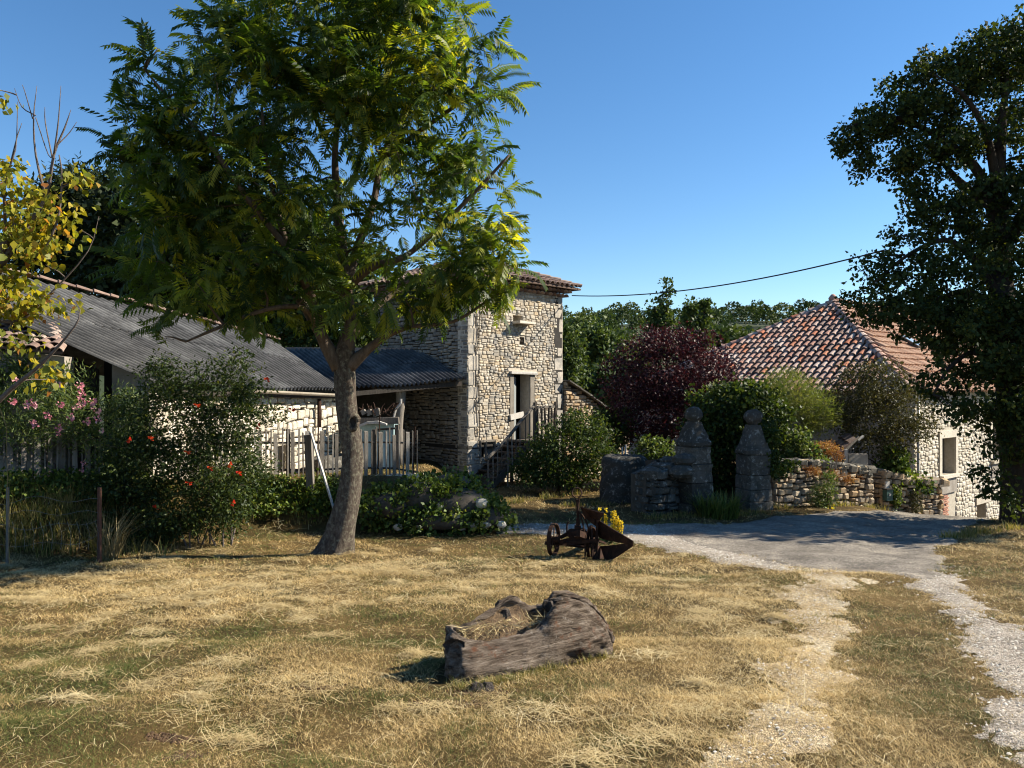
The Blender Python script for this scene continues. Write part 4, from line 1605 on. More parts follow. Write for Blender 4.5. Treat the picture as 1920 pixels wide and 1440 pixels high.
w0, w1 = on_wall(1763, 822), on_wall(1789, 887)
WIN = (w0[0], w1[0], w1[1], w0[1])
d0, d1 = on_wall(1830, 947), on_wall(1848, 1000)
CEL = (d0[0], d1[0], 0.0, d0[1])
x0, x1 = on_wall(1858, 797), on_wall(1880, 860)
WIN2 = (x0[0], x1[0] + .1, x1[1], x0[1] + .2)
HW = 14.0
uc = sorted({0.0, HW, WIN[0], WIN[1], CEL[0], CEL[1], WIN2[0], WIN2[1]})
vc = sorted({0.0, HH, WIN[2], WIN[3], CEL[3], WIN2[2], WIN2[3]})
m = MB()
for i in range(len(uc) - 1):
    for j in range(len(vc) - 1):
        um, vm = (uc[i] + uc[i + 1]) / 2, (vc[j] + vc[j + 1]) / 2
        if any(q[0] < um < q[1] and q[2] < vm < q[3] for q in (WIN, CEL, WIN2)):
            continue
        m.box(HO + hr * um - hn * 0.25 + Vector((0, 0, vm)), hr * (uc[i + 1] - uc[i]) / 2, hn * 0.25, Vector((0, 0, (vc[j + 1] - vc[j]) / 2)))
obj("wall", m.mesh("wall", M_MORTARL), house)
holes = [(WIN[0] - .22, WIN[1] + .22, WIN[2] - .6, WIN[3] + .25), CEL, (CEL[0] - .15, CEL[1] + .15, CEL[3], CEL[3] + .3), (WIN2[0] - .2, WIN2[1] + .2, WIN2[2], WIN2[3]), (WIN[0] - .3, WIN[1] + .1, WIN[2] - 1.6, WIN[2] - .66)]
lay_stones(house, POOL_WHITE, layout(13.9, HH, (0.11, 0.2), (0.14, 0.38), holes), HO + hn * 0.02, hr, hn, 0.016, 0.07, 0.02, 280, 0.03)
m = MB()
m.box(HO + hl * 6 + hr * 0.0 - hm * 0.25 + Vector((0, 0, HH / 2)), hl * 5.6, hm * 0.2, Vector((0, 0, HH / 2)))
obj("shaded_wall", m.mesh("shaded_wall", M_PLAST), house)
for q, nm in ((WIN, "window"), (WIN2, "window")):
    m = MB()
    for sgn in (0, 1):
        uu = q[0] - 0.1 if sgn == 0 else q[1] + 0.1
        m.box(HO + hr * uu + hn * 0.0 + Vector((0, 0, (q[2] + q[3]) / 2)), hr * 0.098, hn * 0.06, Vector((0, 0, (q[3] - q[2]) / 2)))
    m.box(HO + hr * (q[0] + q[1]) / 2 + Vector((0, 0, q[3] + .12)), hr * ((q[1] - q[0]) / 2 + .2), hn * 0.06, Vector((0, 0, .12)))
    wob = obj("window", m.mesh("window", M_ST_WHITE), house)
    m = MB().box(HO + hr * (q[0] + q[1]) / 2 + hn * .02 + Vector((0, 0, q[2] - .05)), hr * ((q[1] - q[0]) / 2 + .1), hn * 0.12, Vector((0, 0, .05)))
    obj("sill", m.mesh("sill", M_ST_WHITE), wob)
    m = MB().box(HO + hr * (q[0] + q[1]) / 2 + hn * 0.03 + Vector((0, 0, q[2] - .36)), hr * ((q[1] - q[0]) / 2 + .08), hn * 0.03, Vector((0, 0, .25)))
    obj("apron_panel", m.mesh("apron_panel", M_PLAST), wob)
    m = MB().box(HO + hr * ((q[0] + q[1]) / 2) - hn * 0.34 + Vector((0, 0, (q[2] + q[3]) / 2)), hr * ((q[1] - q[0]) / 2), hn * 0.02, Vector((0, 0, (q[3] - q[2]) / 2)))
    obj("sash", m.mesh("sash", M_WOODD), wob)
    m = MB().box(HO + hr * ((q[0] * .45 + q[1] * .55)) - hn * 0.31 + Vector((0, 0, (q[2] + q[3]) / 2)), hr * ((q[1] - q[0]) * .42), hn * 0.006, Vector((0, 0, (q[3] - q[2]) / 2 - .06)))
    obj("pane", m.mesh("pane", solid("dim_glass", [(0.3, (0.05, 0.045, 0.04)), (0.7, (0.08, 0.07, 0.06))], 2, 0.1, 0, spec=.6)), wob)
m = MB().box(HO + hr * ((CEL[0] + CEL[1]) / 2) + hn * 0.0 + Vector((0, 0, CEL[3] + .15)), hr * ((CEL[1] - CEL[0]) / 2 + .15), hn * 0.07, Vector((0, 0, .13)))
obj("lintel", m.mesh("lintel", M_ST_WHITE), house)
m = MB().box(HO + hr * ((CEL[0] + CEL[1]) / 2) - hn * 0.46 + Vector((0, 0, CEL[3] / 2)), hr * ((CEL[1] - CEL[0]) / 2), hn * 0.02, Vector((0, 0, CEL[3] / 2)))
obj("cellar_door", m.mesh("cellar_door", M_WOODD), house)
# patch of thin red bricks under the window
M_BRICK = solid("red_brick", [(0.3, (0.33, 0.14, 0.09)), (0.7, (0.45, 0.25, 0.17))], 6, 0.9, 0.2, per_piece=.5)
bm = MB().box((0, 0, 0), (.5, 0, 0), (0, .5, 0), (0, 0, .5)).mesh("brick", M_BRICK)
for r in range(13):
    for k in range(4):
        uu = WIN[0] - .22 + 0.2 * k + (0.1 if r % 2 else 0)
        if uu > WIN[1] or random.random() < 0.12:
            continue
        c = HO + hr * (uu + .09) + hn * 0.012 + Vector((0, 0, WIN[2] - 1.55 + r * .07))
        obj("brick", bm, house, Matrix(((hr.x * .185, hn.x * .05, 0, c.x), (hr.y * .185, hn.y * .05, 0, c.y), (0, 0, .045, c.z), (0, 0, 0, 1))))
pp = HO + hr * 0.12 + hn * 0.10
obj("downpipe", MB().tube([pp + Vector((0, 0, HH)), pp + Vector((0, 0, 0))], 0.05, 8).mesh("downpipe", M_ZINC, True), house)

# ------------------------------------------------------------------ garden walls along the lane
def rubble_wall(name, label, a, b, base, top, pool, coping=None, thick=0.45, limit=200, ch=(0.10, 0.20), sw=(0.12, 0.32), ends=True):
    """Free-standing rubble wall from a to b (x, y); top is a list of (u, z)."""
    a, b = Vector((a[0], a[1], 0)), Vector((b[0], b[1], 0))
    u = (b - a).normalized()
    n = Vector((u.y, -u.x, 0))
    if n.y > 0:
        n = -n
    W = (b - a).length
    th = thing(name, label, "wall", Vector(((a.x + b.x) / 2, (a.y + b.y) / 2, base)))
    O = a.copy()
    O.z = base
    prof = [(q * W, z - base) for q, z in top]
    wall_box("wall_core", th, O - n * (thick / 2 - 0.1), u, n, W, [(q, h - 0.05) for q, h in prof], thick - .1, M_EARTH)
    Hf = lambda t: float(np.interp(t, [q for q, _ in prof], [h for _, h in prof]))
    lay_stones(th, pool, layout(W, Hf, ch, sw), O + n * 0.12, u, n, 0.02, 0.16, 0.05, limit, 0.03, roll=.08)
    if ends:
        for p, un, h in ((b, u, Hf(W)), (a, -u, Hf(0))):
            side = Vector((-un.y, un.x, 0))
            oo = Vector((p.x, p.y, base)) - side * 0.02
            # end face spans from front to back
            st = layout(thick, h, ch, (0.14, 0.3))
            lay_stones(th, pool, st, oo - side * (thick / 2) - n * (thick / 2 - .1) if False else Vector((p.x, p.y, base)) + n * 0.05 - n * 0 + (-n) * thick * (0 if side.dot(-n) > 0 else 1), side if side.dot(-n) > 0 else side, un, 0.02, 0.12, 0.03, 40, 0.02, name="end_stone", roll=.06)
    if coping:
        k = 0.0
        while k < W:
            w = random.uniform(0.2, 0.42)
            z = base + Hf(min(W, k + w / 2))
            c = O + u * (k + w / 2) - n * 0.08
            c.z = z + 0.05
            me = random.choice(coping)
            hh = random.uniform(0.12, 0.22)
            # stone lying on the wall, face upward
            M = Matrix(((u.x * w, n.x * -(thick + .06), 0, c.x), (u.y * w, n.y * -(thick + .06), 0, c.y), (0, 0, hh, c.z), (0, 0, 0, 1)))
            obj("coping_stone", me, th, M)
            k += w + 0.01
    return th, O, u, n, W, Hf


gw1 = rubble_wall("garden_wall", "sunlit rubble garden wall with weeds on its top between the gate and the gap", (6.06, 17.95), (8.98, 19.3), -1.75,
                  [(0, -0.12), (0.25, -0.16), (0.5, -0.22), (0.8, -0.36), (1, -0.45)], POOL_WARM, POOL_GREY, limit=260)
gw2 = rubble_wall("garden_wall", "lower rubble wall beyond the gap, under the leafy vine and beside the house", (9.5, 19.85), (11.45, 20.6), -2.1,
                  [(0, -0.55), (0.3, -0.72), (0.6, -0.85), (1, -0.9)], POOL_WARM, POOL_WARM, limit=220)
gw3 = rubble_wall("gate_side_wall", "stub of mossy rubble wall between the stone drum and the gate pillar", (2.98, 16.45), (3.62, 17.05), -1.35,
                  [(0, -0.25), (0.5, -0.16), (1, -0.02)], POOL_GREY, POOL_GREY, thick=.5, limit=120)

# gate pillars
def pillar(px, Y, rot, label, ztop, zsh, zball, base, w=0.31):
    c = P(px, 900, Y)
    t = thing("gate_pillar", label, "gate pillar", Vector((c.x, c.y, base)), "gate pillars")
    a, b = Vector((math.cos(rot), math.sin(rot), 0)), Vector((-math.sin(rot), math.cos(rot), 0))
    o = Vector((c.x, c.y, 0))
    z = base
    k = 0
    NS = 24

    def ring(r, zz, sq=4.5):
        out = []
        for i in range(NS):
            ang = 2 * math.pi * i / NS
            cx_, sx_ = math.cos(ang), math.sin(ang)
            q = (abs(cx_) ** sq + abs(sx_) ** sq) ** (-1 / sq)
            out.append(o + a * (cx_ * q * r) + b * (sx_ * q * r) + Vector((0, 0, zz)))
        return out

    def body(levels):
        V, Fs = [], []
        for r_, zz, sq in levels:
            V += ring(r_, zz, sq)
        for j in range(len(levels) - 1):
            for i in range(NS):
                Fs.append((j * NS + i, j * NS + (i + 1) % NS, (j + 1) * NS + (i + 1) % NS, (j + 1) * NS + i))
        Fs += [tuple(range(len(V) - NS, len(V))), tuple(reversed(range(NS)))]
        m = MB().add(V, Fs)
        m.rough(.024, .16, int(px) + k)
        m.rough(.012, .04, int(px) + k + 7)
        return m
    while z < zsh - 0.05:
        h = min(random.uniform(0.26, 0.48), zsh - z)
        ww = w + random.uniform(-.02, .015) + (0.03 if k == 0 else 0)
        zs = np.linspace(.012, h - .012, max(4, int(h / .045)))
        lv = [(ww * .88, z + .001, 5)] + [(ww, z + q, 6.5) for q in zs] + [(ww * .88, z + h - .001, 5)]
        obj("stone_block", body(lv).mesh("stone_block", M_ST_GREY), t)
        z += h
        k += 1
    H_ = ztop - zsh
    lv = [(w * .98, zsh + .004, 5), (w * 1.03, zsh + .03, 5), (w * 1.03, zsh + .10, 5)] + [(w * (1.0 - .52 * f ** .85), zsh + .12 + (H_ - .12) * f, 4.5 - 1.5 * f) for f in np.linspace(0, 1, 9)]
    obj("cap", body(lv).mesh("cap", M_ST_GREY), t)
    r = (zball - ztop) / 1.9
    prof = [(r * .55, -.05)] + [(r * math.cos(q) * 1.0, r * .85 + r * math.sin(q) * .92) for q in np.linspace(-.9, 1.45, 12)]
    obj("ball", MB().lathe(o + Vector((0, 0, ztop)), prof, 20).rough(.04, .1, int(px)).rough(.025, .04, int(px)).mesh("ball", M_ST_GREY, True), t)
    return t


pillar(1300, 17.1, math.radians(28), "old stone gate pillar with a ball top and a sunlit right edge, beside the drum", 0.82, 0.28, 1.19, -1.35, 0.315)
pillar(1412, 17.7, math.radians(20), "second stone gate pillar, wholly in shade and leaning on the garden wall", 0.72, 0.05, 1.12, -1.4, 0.315)

# stone drum
dc = P(1171, 900, 18.6)
prof = [(0.60 - .06 * k / 23, -0.2 + 1.24 * k / 23) for k in range(24)] + [(0.515, 1.10), (0.46, 1.13), (0.3, 1.14), (0.05, 1.12)]
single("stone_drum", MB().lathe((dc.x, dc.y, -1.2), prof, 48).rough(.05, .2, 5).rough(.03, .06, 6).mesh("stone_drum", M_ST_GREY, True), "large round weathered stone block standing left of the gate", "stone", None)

# overhead cable from tower to the big tree
ca = TK + TD * (TW + .35) + Vector((0, 0, TH - 0.02)) + TN * .1
cb = P(1662, 468, 16.2)
pts = []
for k in range(25):
    f = k / 24
    p = ca.lerp(cb, f)
    p.z -= 0.62 * 4 * f * (1 - f) * 0.5
    pts.append(p)
single("overhead_cable", MB().tube(pts, 0.017, 5).mesh("overhead_cable", M_DARK), "thin dark cable running from the tower eave across the sky to the big tree", "cable")

# ------------------------------------------------------------------ trees and shrubs
def bark(name, stops, scale=6, patch=None):
    m, nt, b = _new(name)
    pos = nt.nodes.new("ShaderNodeNewGeometry").outputs["Position"]
    n1 = _noise(nt, scale, 8, 0.7, pos, (2.2, 2.2, 0.8))
    r = _ramp(nt, stops)
    nt.links.new(n1.outputs["Fac"], r.inputs[0])
    c = r.outputs[0]
    if patch:
        n3 = _noise(nt, 15, 7, 0.72, pos)
        rr = _ramp(nt, [(0.50, (0, 0, 0)), (0.64, (.85, .85, .85))])
        nt.links.new(n3.outputs["Fac"], rr.inputs[0])
        c = _mix(nt, c, patch, rr.outputs[0])
    nt.links.new(c, b.inputs["Base Color"])
    b.inputs["Roughness"].default_value = 0.95
    b.inputs["Specular IOR Level"].default_value = 0.1
    n2 = _noise(nt, 26, 6, 0.7, pos, (2.5, 2.5, 0.6))
    bp = nt.nodes.new("ShaderNodeBump")
    bp.inputs["Strength"].default_value = 0.9
    bp.inputs["Distance"].default_value = 0.03
    nt.links.new(n2.outputs["Fac"], bp.inputs["Height"])
    nt.links.new(bp.outputs[0], b.inputs["Normal"])
    return m


M_BARK = bark("lichened_bark", [(0.3, (0.035, 0.026, 0.02)), (0.5, (0.08, 0.062, 0.05)), (0.7, (0.15, 0.125, 0.10))], 9, (0.20, 0.185, 0.135))
M_LIMB = bark("limb_bark", [(0.3, (0.07, 0.05, 0.038)), (0.7, (0.17, 0.13, 0.10))], 7)
M_BARKD = bark("dark_bark", [(0.3, (0.025, 0.02, 0.016)), (0.7, (0.07, 0.056, 0.045))], 7)
M_TWIG = bark("grey_twig", [(0.3, (0.09, 0.07, 0.06)), (0.7, (0.20, 0.165, 0.15))], 7)
M_LEAF_A = leaf_mat("long_compound_leaf", [(0.0, (0.024, 0.046, 0.011)), (0.45, (0.042, 0.076, 0.015)), (0.72, (0.078, 0.115, 0.02)), (0.88, (0.16, 0.19, 0.028)), (1.0, (0.33, 0.31, 0.035))], 0.5, (2.1, 1.95, 0.5), 0.5, 0.3)
M_LEAF_D = leaf_mat("dark_round_leaf", [(0.0, (0.018, 0.030, 0.010)), (0.6, (0.032, 0.050, 0.015)), (0.9, (0.055, 0.075, 0.02)), (1.0, (0.11, 0.11, 0.022))], 0.25, (1.7, 1.6, 0.5), 0.6, 0.12)
M_LEAF_Y = leaf_mat("yellowing_leaf", [(0.0, (0.10, 0.13, 0.02)), (0.45, (0.24, 0.235, 0.025)), (0.8, (0.42, 0.35, 0.03)), (0.93, (0.33, 0.22, 0.04)), (1.0, (0.30, 0.12, 0.035))], 0.5, (1.5, 1.4, 0.6), 0.5, 0.25)
M_LEAF_P = leaf_mat("purple_leaf", [(0.0, (0.022, 0.008, 0.011)), (0.6, (0.045, 0.013, 0.018)), (0.9, (0.085, 0.024, 0.026)), (1.0, (0.12, 0.045, 0.045))], 0.22, (1.5, .9, .8), 0.5, 0.25)
M_LEAF_S = leaf_mat("shrub_leaf", [(0.0, (0.024, 0.042, 0.013)), (0.6, (0.042, 0.070, 0.018)), (0.9, (0.075, 0.105, 0.024)), (1.0, (0.13, 0.14, 0.03))], 0.3, (1.6, 1.5, 0.5), 0.55, 0.18)
M_LEAF_I = leaf_mat("ivy_leaf", [(0.0, (0.035, 0.06, 0.016)), (0.6, (0.08, 0.12, 0.026)), (0.9, (0.15, 0.19, 0.04)), (1.0, (0.24, 0.23, 0.06))], 0.25, (1.5, 1.5, .5), 0.5, 0.2)
M_LEAF_T = leaf_mat("feathery_leaf", [(0.0, (0.085, 0.11, 0.025)), (0.6, (0.13, 0.16, 0.04)), (1.0, (0.21, 0.20, 0.06))], 0.4, (1.4, 1.4, .7), 0.6, 0.2)
M_LEAF_O = leaf_mat("olive_brown_leaf", [(0.0, (0.03, 0.032, 0.012)), (0.6, (0.06, 0.06, 0.022)), (1.0, (0.11, 0.095, 0.035))], 0.25, (1.4, 1.3, .6), 0.5, 0.25)
M_LEAF_B = leaf_mat("deep_green_leaf", [(0.0, (0.012, 0.02, 0.008)), (0.6, (0.022, 0.034, 0.012)), (1.0, (0.05, 0.065, 0.018))], 0.2, (1.4, 1.4, .5), 0.6, 0.15)
M_LEAF_OL = leaf_mat("lance_leaf", [(0.0, (0.045, 0.075, 0.025)), (0.6, (0.085, 0.125, 0.04)), (1.0, (0.16, 0.18, 0.06))], 0.3, (1.5, 1.5, .5), 0.5, 0.2)
M_RUSTLEAF = leaf_mat("rusty_leaf", [(0.0, (0.20, 0.075, 0.025)), (0.6, (0.32, 0.15, 0.045)), (1.0, (0.40, 0.26, 0.08))], 0.3, (1.2, 1.1, .7), 0.6, 0.2)
M_PINK = leaf_mat("pink_petal", [(0.0, (0.66, 0.20, 0.26)), (1.0, (0.85, 0.50, 0.52))], 0.35, (1.1, 1, 1), 0.6, 0.2)
M_RED = leaf_mat("red_petal", [(0.0, (0.55, 0.03, 0.015)), (1.0, (0.68, 0.09, 0.02))], 0.35, (1.1, 1, 1), 0.6, 0.2)
M_YEL = leaf_mat("yellow_petal", [(0.0, (0.70, 0.52, 0.02)), (1.0, (0.82, 0.66, 0.06))], 0.35, (1.1, 1, 1), 0.6, 0.2)
M_REED = leaf_mat("blade_leaf", [(0.0, (0.05, 0.08, 0.02)), (0.6, (0.10, 0.13, 0.03)), (1.0, (0.20, 0.19, 0.06))], 0.3, (1.4, 1.4, .5), 0.5, 0.3)
M_DRYG = leaf_mat("dry_blade", [(0.0, (0.16, 0.12, 0.055)), (0.6, (0.28, 0.21, 0.10)), (1.0, (0.42, 0.34, 0.18))], 0.3, (1.1, 1.1, .8), 0.6, 0.2)
M_WEEDM = leaf_mat("mixed_weed", [(0.0, (0.05, 0.075, 0.02)), (0.35, (0.10, 0.12, 0.03)), (0.6, (0.18, 0.16, 0.05)), (1.0, (0.36, 0.28, 0.12))], 0.35, (1.3, 1.3, .6), 0.6, 0.2)


def gradient_tint(n, lo=0.0, hi=0.98, clusters=None):
    """Per-leaf shade, varying mostly between clumps."""
    if clusters is None:
        return R.uniform(lo, hi, n)
    k, m = clusters
    c = R.uniform(lo, hi, m)
    return np.clip(c[k] + R.normal(size=n) * 0.12, 0, 0.98)


def foliage(name, blobs, n, L, W, mat, clump=0.2, per=16, shell=0.4, down=0.25, outward=0.7, power=1.0, fold=.25):
    pts, cc, idx, outw = blob_points(blobs, n, clump, per, shell)
    d = outw * outward + unit(n) * 0.9
    v, f = leaf_quads(pts, L, W, d, down, fold=fold)
    t = gradient_tint(n, 0, 0.97, (idx, len(cc))) ** power
    return np_mesh(name, v, f, tint=t, mats=[mat]), cc


def shrub(name, label, cat, base, blobs, n, L, W, mat, twig=M_BARKD, clump=0.2, per=16, shell=0.4, down=0.25, outward=0.7, stems=5, spread=0.2, group=None, r0=0.03, ntw=70, lift=.2, kids=None):
    base = Vector(base)
    t = thing(name, label, cat, base, group)
    me, cc = foliage("foliage", blobs, n, L, W, mat, clump, per, shell, down, outward)
    obj("foliage", me, t, stuff=True)
    m = MB()
    roots = []
    for k in range(stems):
        p = base + Vector((random.uniform(-spread, spread), random.uniform(-spread, spread), -0.05))
        q = p + Vector((random.uniform(-.15, .15), random.uniform(-.15, .15), 0.35))
        m.tube([p, q], [r0 * 1.2, r0], 5, cap=False)
        roots.append(q)
    sel = cc[R.choice(len(cc), min(ntw, len(cc)), replace=False)]
    grow(m, roots, sel, r0, 0.004, 4, lift)
    obj("stems", m.mesh("stems", twig, True), t, stuff=True)
    return t, cc


# --- the leaning tree in the yard -------------------------------------------------
TY = 12.0
tb = on_ground(632, TY)
tree = thing("leaning_tree", "tall broad tree with a lichened leaning trunk and long compound leaves in the yard", "tree", tb)


def tp(px, py, dy=0.0):
    return P(px, py, TY + dy)


trunk_px = [(624, 1052, 46), (628, 1036, 37), (638, 1000, 31), (650, 950, 27), (658, 900, 23.5), (660, 840, 22.5), (653, 790, 22), (649, 740, 22), (646, 690, 23), (646, 662, 22), (648, 640, 16), (650, 618, 10)]
pts = spline([tp(a, b) for a, b, r in trunk_px], 4)
rr = lerp_list([r * .88 / F * TY for a, b, r in trunk_px], len(pts))
m = MB()
m.tube(pts, rr, 18)
# flare and knots
A = np.array(m.v)
ang = np.arctan2(A[:, 1] - TY, A[:, 0] - np.interp(A[:, 2], sorted(p.z for p in pts), [p.x for p in sorted(pts, key=lambda q: q.z)]))
bulge = 1 + 0.05 * np.sin(ang * 3 + A[:, 2] * 3) + 0.05 * (vnoise(A[:, 0] * 3, A[:, 2], 0.18, 4) - .5) * 2
cx = np.interp(A[:, 2], sorted(p.z for p in pts), [p.x for p in sorted(pts, key=lambda q: q.z)])
foot = np.clip((tb.z + 0.55 - A[:, 2]) / 0.55, 0, 1)
bulge = bulge + foot ** 2 * (0.22 * np.sin(ang * 4 + 0.6))
A[:, 0] = cx + (A[:, 0] - cx) * bulge
A[:, 1] = TY + (A[:, 1] - TY) * bulge
m.v = [tuple(p) for p in A]
obj("trunk", m.mesh("trunk", M_BARK, True), tree)
# collar of a healed branch hole
kc = tp(662, 792, -0.175)
m = MB()
ring = [kc + Vector((math.cos(a) * 0.075, 0.03 * math.sin(a * 2) - 0.0, math.sin(a) * 0.11)) for a in np.linspace(0, 2 * math.pi, 13)]
m.tube(ring, [0.04 + 0.012 * math.sin(k) for k in range(13)], 7)
kn = obj("knot", m.mesh("knot", M_BARK, True), tree)
m = MB().lathe(kc + Vector((0, 0.02, 0)), [(0.001, 0)], 3) if False else MB().box(kc + Vector((0, 0.03, 0)), (0.055, 0, 0), (0, .02, 0), (0, 0, .085))
obj("hollow", m.mesh("hollow", M_DARK), kn)
LIMBS = [  # pixel path, depth, radii in px
    ([(636, 690, -.02), (604, 632, -.1), (585, 560, -.2), (552, 495, -.3), (520, 400, -.45), (500, 300, -.6), (490, 200, -.7)], (18, 13, 10, 8, 6, 4, 2.5)),
    ([(632, 682, .05), (594, 615, .2), (560, 560, .4), (520, 520, .6), (450, 470, .9), (380, 430, 1.1), (300, 400, 1.2)], (17, 11, 9, 7, 5, 3.5, 2)),
    ([(646, 670, 0), (657, 610, 0), (650, 540, .1), (641, 460, .1), (632, 380, .1), (628, 280, 0), (640, 150, 0), (650, 20, -.1), (650, -100, 0)], (20, 14, 11.5, 10.5, 9, 7, 5, 4, 2)),
    ([(645, 560, .05), (665, 480, .2), (700, 380, .3), (715, 300, .4), (760, 200, .5), (790, 90, .5), (800, 0, .4)], (12, 10, 8, 7, 5, 4, 2)),
    ([(650, 540, 0), (700, 500, -.3), (760, 480, -.5), (830, 420, -.6), (900, 350, -.7), (955, 290, -.8)], (10, 8, 6, 5, 4, 2.5)),
    ([(652, 690, -.03), (690, 655, -.08), (728, 628, -.2), (775, 612, -.3), (850, 603, -.5), (920, 560, -.6), (965, 535, -.7)], (16, 10, 7, 4.5, 3.5, 2.5, 1.5)),
    ([(655, 640, 0), (690, 590, .4), (740, 550, .8), (820, 500, 1.1), (900, 450, 1.3), (960, 410, 1.3)], (10, 8, 6, 5, 4, 2.5)),
    ([(600, 625, 0), (570, 578, -.5), (500, 580, -.8), (420, 610, -1.0), (350, 640, -1.1)], (8, 6, 5, 4, 2)),
    ([(585, 560, -.2), (540, 470, -.7), (470, 380, -1.1), (400, 280, -1.3), (330, 200, -1.3), (270, 130, -1.3)], (9, 7, 6, 5, 3, 2)),
    ([(715, 300, .4), (780, 250, -.1), (850, 200, -.4), (910, 140, -.6)], (6, 5, 4, 2)),
]
skel = []
for path, rad in LIMBS:
    q = spline([tp(a, b, d) for a, b, d in path], 4)
    m = MB().tube(q, lerp_list([r * .86 / F * TY for r in rad], len(q)), 8)
    obj("limb", m.mesh("limb", M_LIMB, True), tree)
    skel += q[len(q) // 3:]
CROWN = [pblob(*b) for b in [
    (600, 70, 190, 150, 12.0, 1.5), (740, 90, 150, 140, 12.0, 1.5), (430, 200, 170, 130, 11.7, 1.3), (320, 320, 130, 120, 11.6, 1.1), (470, 400, 200, 140, 11.8, 1.5),
    (620, 270, 210, 150, 12.0, 1.7), (830, 220, 120, 130, 11.8, 1.3), (880, 380, 105, 95, 11.7, 1.2), (790, 480, 140, 75, 12.0, 1.4), (930, 510, 65, 62, 11.4, .6), (320, 450, 115, 100, 11.8, 1.1),
    (345, 590, 60, 62, 11.2, .5), (650, -70, 200, 90, 12.0, 1.5), (700, 560, 130, 40, 12.0, 1.2), (520, 540, 120, 60, 12.2, 1.2), (905, 120, 55, 60, 11.7, .8), (250, 260, 60, 45, 11.3, .6), (250, 120, 55, 35, 11.3, .5), (480, 60, 75, 60, 12, .8), (880, 555, 70, 32, 11.7, .6), (965, 460, 48, 50, 11.6, .6), (850, 500, 80, 50, 11.8, .9), (965, 535, 40, 34, 11.3, .4), (760, 570, 70, 28, 11.8, .7), (430, 520, 100, 60, 11.6, .9)]]
CROWN = [pblob(960 + (b[0] / b[1] * F), HOR - (b[2] - EYE) / b[1] * F, b[3] / b[1] * F, b[5] / b[1] * F, b[1] - .35, b[4] * .9) for b in CROWN]
nb = 430
vol = np.array([b[3] * b[5] * math.sqrt(b[4]) for b in CROWN])
kk = R.choice(len(CROWN), nb, p=vol / vol.sum())
Bk = np.array(CROWN)[kk]
uu = unit(nb)
tipc = Bk[:, :3] + uu * (R.uniform(0.25, 1.0, nb) ** 0.55)[:, None] * Bk[:, 3:6]
m = MB()
grow(m, skel, tipc, 0.028, 0.006, 5, 0.15, 0.07)
obj("branches", m.mesh("branches", M_LIMB, True), tree, stuff=True)


def compound_leaf(seed, pairs=10, Ln=0.46, ll=0.125, lw=0.040, droop=0.55):
    """Pinnate leaf along +x, top side +z, drooping; leaflets folded."""
    rg = np.random.default_rng(seed)
    V, Fs, T = [], [], []

    def rach(t):
        return np.array([Ln * t * (1 - 0.18 * droop * t), 0, Ln * (0.16 * t - droop * 0.62 * t * t)])
    ts = np.linspace(0, 1, 5)
    for t in ts:
        p = rach(t)
        w = 0.004 * (1 - .7 * t)
        V += [p + [0, -w, 0], p + [0, w, 0]]
    for k in range(4):
        Fs.append((2 * k, 2 * k + 2, 2 * k + 3, 2 * k + 1))
        T.append(.3)
    tone = rg.uniform(0, .08)
    for k in range(pairs):
        t = 0.16 + 0.84 * k / (pairs - 1)
        p = rach(t)
        tan = (rach(min(1, t + .02)) - rach(t - .02))
        tan /= np.linalg.norm(tan)
        for sd in (-1, 1):
            L = ll * (1.0 - 0.55 * abs(t - 0.45) ** 1.5) * rg.uniform(.85, 1.1)
            d = np.array([0, sd, 0]) * 0.80 + tan * 0.50 + np.array([0, 0, -1]) * rg.uniform(.25, .75)
            d /= np.linalg.norm(d)
            s = np.cross(d, np.array([0, 0, 1.0]))
            s /= np.linalg.norm(s)
            nn = np.cross(s, d)
            o = len(V)
            V += [p, p + d * L * .35 + s * lw * .5, p + d * L - nn * .02 * 0 + np.array([0, 0, -.012]), p + d * L * .35 - s * lw * .5]
            Fs.append((o, o + 1, o + 2, o + 3))
            T.append(tone + rg.uniform(0, .05))
    o = len(V)
    p, tan = rach(1.0), rach(1.0) - rach(.96)
    tan /= np.linalg.norm(tan)
    s = np.array([0, 1.0, 0])
    V += [p, p + tan * ll * .3 + s * lw * .4, p + tan * ll * .8, p + tan * ll * .3 - s * lw * .4]
    Fs.append((o, o + 1, o + 2, o + 3))
    T.append(tone)
    return np.array(V), np.array(Fs), np.array(T)


CL = [compound_leaf(k, 8 + k % 4, 0.38 + 0.04 * (k % 5), 0.118 + .012 * (k % 3), 0.031 + .004 * (k % 3), 0.45 + 0.12 * (k % 4)) for k in range(8)]
NL = 4200
li = R.integers(0, nb, NL)
frames = []
tw = tipc[li] + np.clip(R.normal(size=(NL, 3)), -1.2, 1.2) * np.array([.17, .17, .12])
out = (tipc[li] - Bk[li, :3]) / Bk[li, 3:6]
out[:, 2] *= 0.45
dirs = out * 0.8 + unit(NL) * 0.8
dirs[:, 2] = np.clip(dirs[:, 2], -.55, .7)
dirs /= np.linalg.norm(dirs, axis=1, keepdims=True)
vis = -tw[:, 1] + 0.9 * np.abs(out[:, 0]) + 0.6 * np.abs(out[:, 2]) + R.uniform(0, .6, NL)
order = np.argsort(-vis)
ct = R.uniform(0, .86, nb)
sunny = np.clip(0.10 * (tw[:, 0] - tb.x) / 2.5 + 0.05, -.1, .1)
VV, FF, TT, off = [], [], [], 0
leafmesh = [np_mesh("leaf", v, f, tint=t, mats=[M_LEAF_A]) for v, f, t in CL]
